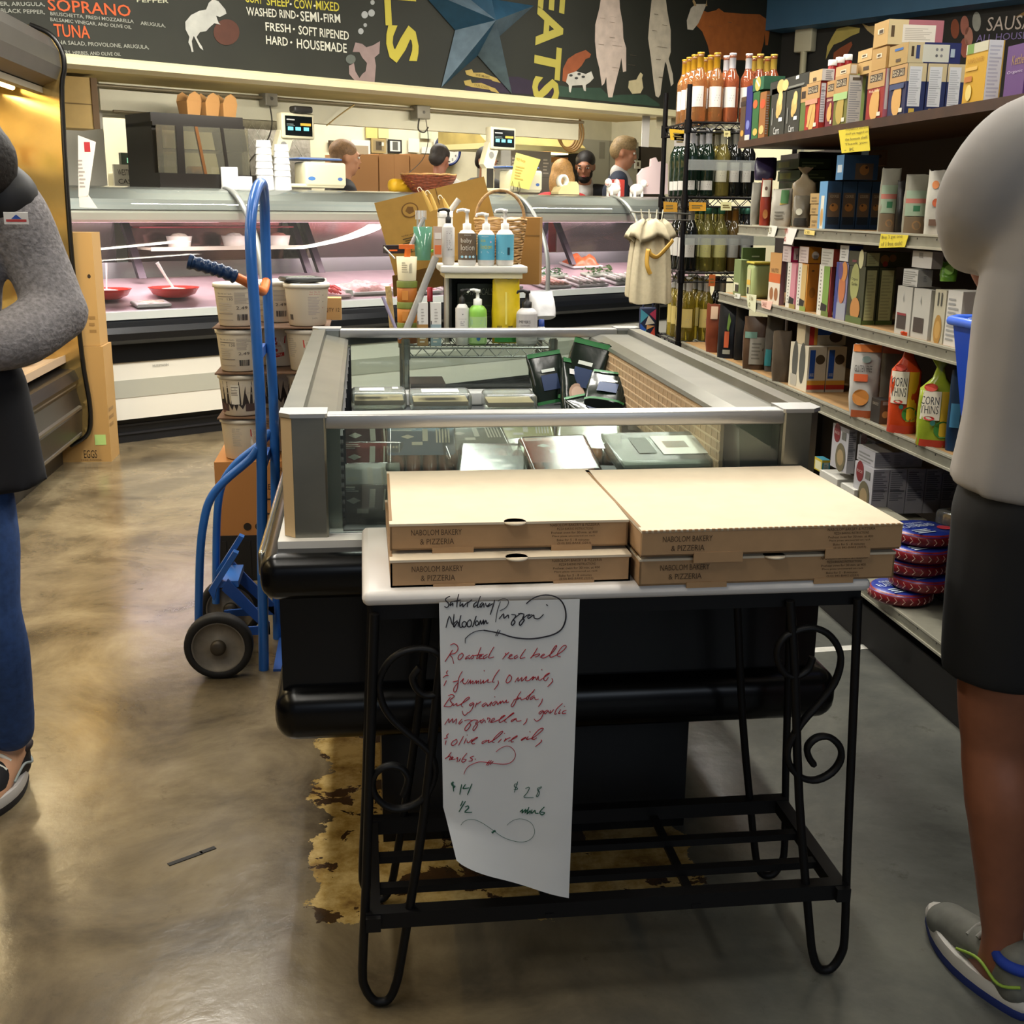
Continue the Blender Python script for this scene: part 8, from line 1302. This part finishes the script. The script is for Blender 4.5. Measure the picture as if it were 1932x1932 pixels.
# ---- woman in the grey fleece
wo = (-.97, 2.70, 0); wm_ = thing('person', 'person in a grey fleece, black apron and jeans, one arm bent across the waist', 'person', wo); skw = mat('#c89878', .5, 0, .05, 20)
b = PM(wo); limb(b, [(-.97, 2.70, .88), (-.96, 2.70, 1.10), (-.93, 2.70, 1.30), (-.91, 2.70, 1.40)], [.12, .11, .12, .06], skw, .7, up=(1, 0, 0)); limb(b, [(-.90, 2.70, 1.40), (-.83, 2.64, 1.48)], [.048, .046], skw)
H2 = HM((-.835, 2.63, 1.50), radians(-38), radians(18)); head(b, H2, skw, .96)
limb(b, [(-.90, 2.70, .86), (-.868, 2.67, .50), (-.875, 2.74, .12)], [.08, .05, .035], skw); limb(b, [(-1.05, 2.70, .86), (-1.07, 2.70, .50), (-1.08, 2.76, .12)], [.08, .05, .035], skw); limb(b, [(-.875, 2.74, .10), (-.89, 2.66, .05), (-.90, 2.60, .04)], [.035, .033, .03], skw); limb(b, [(-1.08, 2.76, .10), (-1.09, 2.68, .05), (-1.1, 2.62, .04)], [.035, .033, .03], skw)
limb(b, [(-.765, 2.71, 1.385), (-.715, 2.722, 1.28), (-.678, 2.71, 1.17), (-.80, 2.56, 1.10)], [.045, .042, .042, .028], skw); hand(b, (-.80, 2.56, 1.10), (-1, -.35, .1), (0, .5, -.8), skw, .16, .5, 1); limb(b, [(-1.10, 2.71, 1.385), (-1.158, 2.70, 1.27), (-1.205, 2.68, 1.155), (-1.08, 2.54, 1.10)], [.045, .042, .042, .028], skw); hand(b, (-1.08, 2.54, 1.10), (1, -.2, .1), (0, .5, -.8), skw, .16, .7, -1)
soft('body', wm_, b, skw, .009, 4); HG = Matrix.Translation(-V(wo)) @ H2; face(wm_, HG, .96, '#2a1a12'); hairmesh(wm_, HG, .96, [((0, .022, .04), (.088, .105, .09)), ((.062, .03, -.03), (.036, .08, .08)), ((-.062, .03, -.03), (.036, .08, .08)), ((0, .07, -.02), (.078, .045, .09))], '#140c09', .011, .6)
fl = mat('#837f80', 1, 0, .30, 110, 1.0); b = PM(wo)
limb(b, [(-.965, 2.72, .92), (-.955, 2.72, 1.10), (-.935, 2.72, 1.32), (-.92, 2.715, 1.44)], [.165, .155, .165, .085], fl, .72, up=(1, 0, 0)); limb(b, [(-.84, 2.715, 1.435), (-.755, 2.71, 1.39), (-.712, 2.725, 1.28), (-.672, 2.71, 1.165)], [.075, .075, .068, .066], fl); limb(b, [(-.672, 2.71, 1.165), (-.73, 2.62, 1.12), (-.80, 2.56, 1.10)], [.068, .066, .052], fl); limb(b, [(-1.0, 2.715, 1.435), (-1.11, 2.71, 1.39), (-1.16, 2.70, 1.27), (-1.21, 2.68, 1.15)], [.075, .075, .068, .066], fl); limb(b, [(-1.21, 2.68, 1.15), (-1.15, 2.6, 1.12), (-1.09, 2.545, 1.10)], [.068, .066, .052], fl)
soft('fleece_jacket', wm_, b, fl, .011, 4)
b = PM(wo); yk = mat('#0e0e12', .6); limb(b, [(-.925, 2.705, 1.425), (-.83, 2.70, 1.44), (-.758, 2.70, 1.405)], [.092, .09, .074], yk); limb(b, [(-.945, 2.705, 1.425), (-1.03, 2.70, 1.44), (-1.11, 2.70, 1.405)], [.092, .09, .074], yk); limb(b, [(-.915, 2.70, 1.42), (-.88, 2.67, 1.47)], [.08, .062], yk); soft('shoulder_yoke', wm_, b, yk, .011, 4)
b = PM(wo); limb(b, [(-.97, 2.635, .93), (-.965, 2.63, 1.10), (-.95, 2.63, 1.32)], [.105, .10, .075], yk, .5, up=(1, 0, 0)); soft('inner_vest', wm_, b, yk, .011, 4)
q = ony(30, 412, 2.592); b = PM(wo); M = frame(q+V((-.024, 0, -.012)), (1, .25, 0), (0, -.12, 1)); b.box((0, 0, -.004), (.047, .024, 0), mat('#d8d4d0', .7), M); b.poly([(.004, .005, .0006), (.043, .005, .0006), (.043, .010, .0006), (.004, .010, .0006)], mat('#b03a3a', .7), M); b.poly([(.014, .011, .0006), (.034, .011, .0006), (.024, .020, .0006)], mat('#3050a0', .7), M); b.build('sewn_patch', wm_)
b = PM(wo); b.tube(smooth_path([(-.845, 2.60, 1.37), (-.80, 2.575, 1.30), (-.80, 2.57, 1.24), (-.84, 2.57, 1.20)], 4), .009, mat('#2a90b0', .5), 6, flat=.4); b.build('lanyard', wm_)
ap = mat('#131318', .85, 0, .06, 40); b = PM(wo); limb(b, [(-.96, 2.70, 1.03), (-.965, 2.69, .9), (-.955, 2.68, .755)], [.165, .20, .205], ap, .62, up=(1, 0, 0)); limb(b, [(-.80, 2.67, 1.02), (-.79, 2.68, .78)], [.06, .075], ap, e1=0); soft('apron', wm_, b, ap, .012, 6)
je = mat('#274272', .85, 0, .22, 55, .2); b = PM(wo); limb(b, [(-.97, 2.70, .92), (-.97, 2.70, .82)], [.15, .155], je, .7, up=(1, 0, 0)); limb(b, [(-.895, 2.69, .86), (-.868, 2.665, .66), (-.862, 2.655, .50), (-.855, 2.67, .38), (-.868, 2.725, .165)], [.095, .082, .066, .066, .056], je); limb(b, [(-1.05, 2.70, .86), (-1.065, 2.69, .66), (-1.07, 2.68, .50), (-1.075, 2.70, .38), (-1.08, 2.745, .165)], [.095, .082, .066, .066, .056], je); soft('jeans', wm_, b, je, .010, 4)
shoe(wm_, wo, (-.872, 2.80, 0), (-.925, 2.545, 0), '#17151a', '#1a181a', '#b8b4b0', '#8a9494', '#dcd8d0', coll='#2a2022'); shoe(wm_, wo, (-1.08, 2.82, 0), (-1.12, 2.56, 0), '#17151a', '#1a181a', '#b8b4b0', '#8a9494', '#dcd8d0', coll='#2a2022')
# ---- staff behind the deli counter (their floor is a step higher)
def staff(label, px, py, v, yaw, hair_c, top_c, s=1.12, pitch=0, lean=0, hair=None, skin_c='#b88868', collar=None, beard=None):
    q = onD(px, py, v); c = D(q.x, v, q.z); o = D(q.x, v, .20); t = thing('person', label, 'person', o); I = Matrix.Translation(-o); sk = mat(skin_c, .5, 0, .06, 20); tp = mat(top_c, .8, 0, .08, 30); ya = yaw; F = V((sin(ya), -cos(ya), 0)); Sd = V((cos(ya), sin(ya), 0)); neck = c-V((0, 0, .12*s))-F*.03*s-F*lean*.3
    b = MB(); b.T = I; M = HM(c, ya, pitch); head(b, M, sk, s); sh_z = neck.z-.09*s; base = V((neck.x, neck.y, 0))-F*lean*.4
    limb(b, [neck-V((0, 0, .10*s)), c-V((0, 0, .06*s))+F*-.01], [.056*s, .054*s], sk)
    A = {}
    for k in (-1, 1): e = base+Sd*k*.27*s+V((0, 0, sh_z-.30*s)); w = base+Sd*k*.15*s+F*.26*s+V((0, 0, sh_z-.34*s)); A[k] = (base+Sd*k*.19*s+V((0, 0, sh_z-.02)), e, w); hand(b, w, F, (0, 0, -1), sk, .17*s, .5, k)
    soft('body', t, b, sk, .014, 3); MI = I @ M; face(t, MI, s, hair_c)
    b = MB(); b.T = I; limb(b, [V((base.x, base.y, sh_z-.62*s)), V((base.x, base.y, sh_z-.3*s)), V((base.x, base.y, sh_z-.06*s)), neck-V((0, 0, .07*s))], [.17*s, .165*s, .175*s, .075*s], tp, .68, up=Sd)
    for k in (-1, 1): a, e, w = A[k]; limb(b, [neck-V((0, 0, .08*s)), a, e], [.07*s, .075*s, .055*s], tp); limb(b, [e, w], [.055*s, .042*s], tp)
    soft('jacket' if collar else 'top', t, b, tp, .018, 4)
    b = MB(); b.T = I
    for k in (-1, 1): limb(b, [base+Sd*k*.08*s+V((0, 0, sh_z-.58*s)), base+Sd*k*.09*s+V((0, 0, .62)), base+Sd*k*.09*s+V((0, 0, .24))], [.10*s, .075*s, .055*s], BLACK)
    soft('trousers', t, b, mat('#1c1c22', .8), .02, 3)
    hairmesh(t, MI, s, hair or [((0, .022, .05), (.083, .1, .082)), ((0, .06, .0), (.076, .05, .075))], hair_c, .012, .5)
    if collar: b = MB(); b.T = I; limb(b, [neck-V((0, 0, .075*s))+F*.02, neck-V((0, 0, .02*s))], [.085*s, .068*s], BLACK); limb(b, [neck-V((0, 0, .1*s))+F*.06*s, neck-V((0, 0, .30*s))+F*.10*s], [.06*s, .045*s], BLACK); soft('shirt_front', t, b, mat(collar, .7), .012, 3)
    if beard: hb = MB(); hb.T = MI; [ball(hb, tuple(s*x for x in cc), tuple(s*x for x in rr), BLACK) for cc, rr in (((0, -.05, -.078), (.05, .045, .038)), ((.05, -.02, -.045), (.014, .04, .035)), ((-.05, -.02, -.045), (.014, .04, .035)))]; soft('beard', t, hb, mat(beard, .8), .01, 2)
    return t
poof = [((0, .0, .075), (.09, .1, .07)), ((0, .05, .03), (.08, .065, .08)), ((.01, -.05, .095), (.075, .05, .045))]; long_ = [((0, .02, .045), (.092, .108, .095)), ((.06, .04, -.06), (.05, .07, .12)), ((-.06, .04, -.06), (.05, .07, .12)), ((0, .08, -.06), (.08, .05, .13))]
staff('person with tousled blond hair in a navy jacket over a white shirt, behind the counter', 1176, 291, 1.40, DA+radians(48), '#8a7450', '#1e2638', 1.2, radians(6), .02, poof, '#a87458', '#b8b4b0')
staff('person with dark hair and beard in a dark jacket, leaning, behind the counter', 1104, 316, 2.1, DA-radians(52), '#17120f', '#14151a', 1.24, radians(14), .1, None, '#9a6a50', '#a8a4a0', '#17110e')
staff('person with wavy blond hair in a red top, turned away behind the counter', 1060, 332, 1.38, DA+radians(140), '#a8804c', '#b82c30', 1.1, radians(4), 0, long_, '#b88868')
staff('person with short dark hair and white collar, head bowed, above the wicker bowl', 830, 303, 1.42, DA+radians(115), '#1f1612', '#b4b0a8', 1.0, radians(24), .05, None, '#96604a')
staff('person with brown-blond hair in a black top, half hidden by the ivory scale', 652, 300, 1.46, DA+radians(70), '#7a5c40', '#131316', 1.15, radians(4), .02, None, '#b88464')
staff('person of whom only the dark crown shows, beside the far scale', 918, 306, 1.55, DA+radians(10), '#17110f', '#3a3a3c', 1.0, radians(15), 0, None, '#9a6a50')

b = MB(); b.box((-.04, -.006, 0), (.04, .006, .0012), mat('#1c1a18', .7)); o = tag(b.build('tape_scrap', None, onz(350, 1620, .0005)), 'longer dark scrap stuck on the brown floor of the left aisle', 'tape'); o.rotation_euler.z = radians(33)
b = MB(); b.box((-.018, -.006, 0), (.018, .006, .0012), mat('#1c1a18', .7)); o = tag(b.build('tape_scrap', None, onz(392, 1604, .0005)), 'shorter dark scrap beside the longer one on the brown floor', 'tape'); o.rotation_euler.z = radians(33)
b = MB(); b.box((-.13, -.02, 0), (.13, .02, .001), mat('#c8c6bc', .7, 0, .1, 30)); o = tag(b.build('floor_tape', None, onz(1580, 1224, .0005)), 'white tape strip on the floor below the bottom deck of the shelving', 'tape'); o.rotation_euler.z = radians(4)
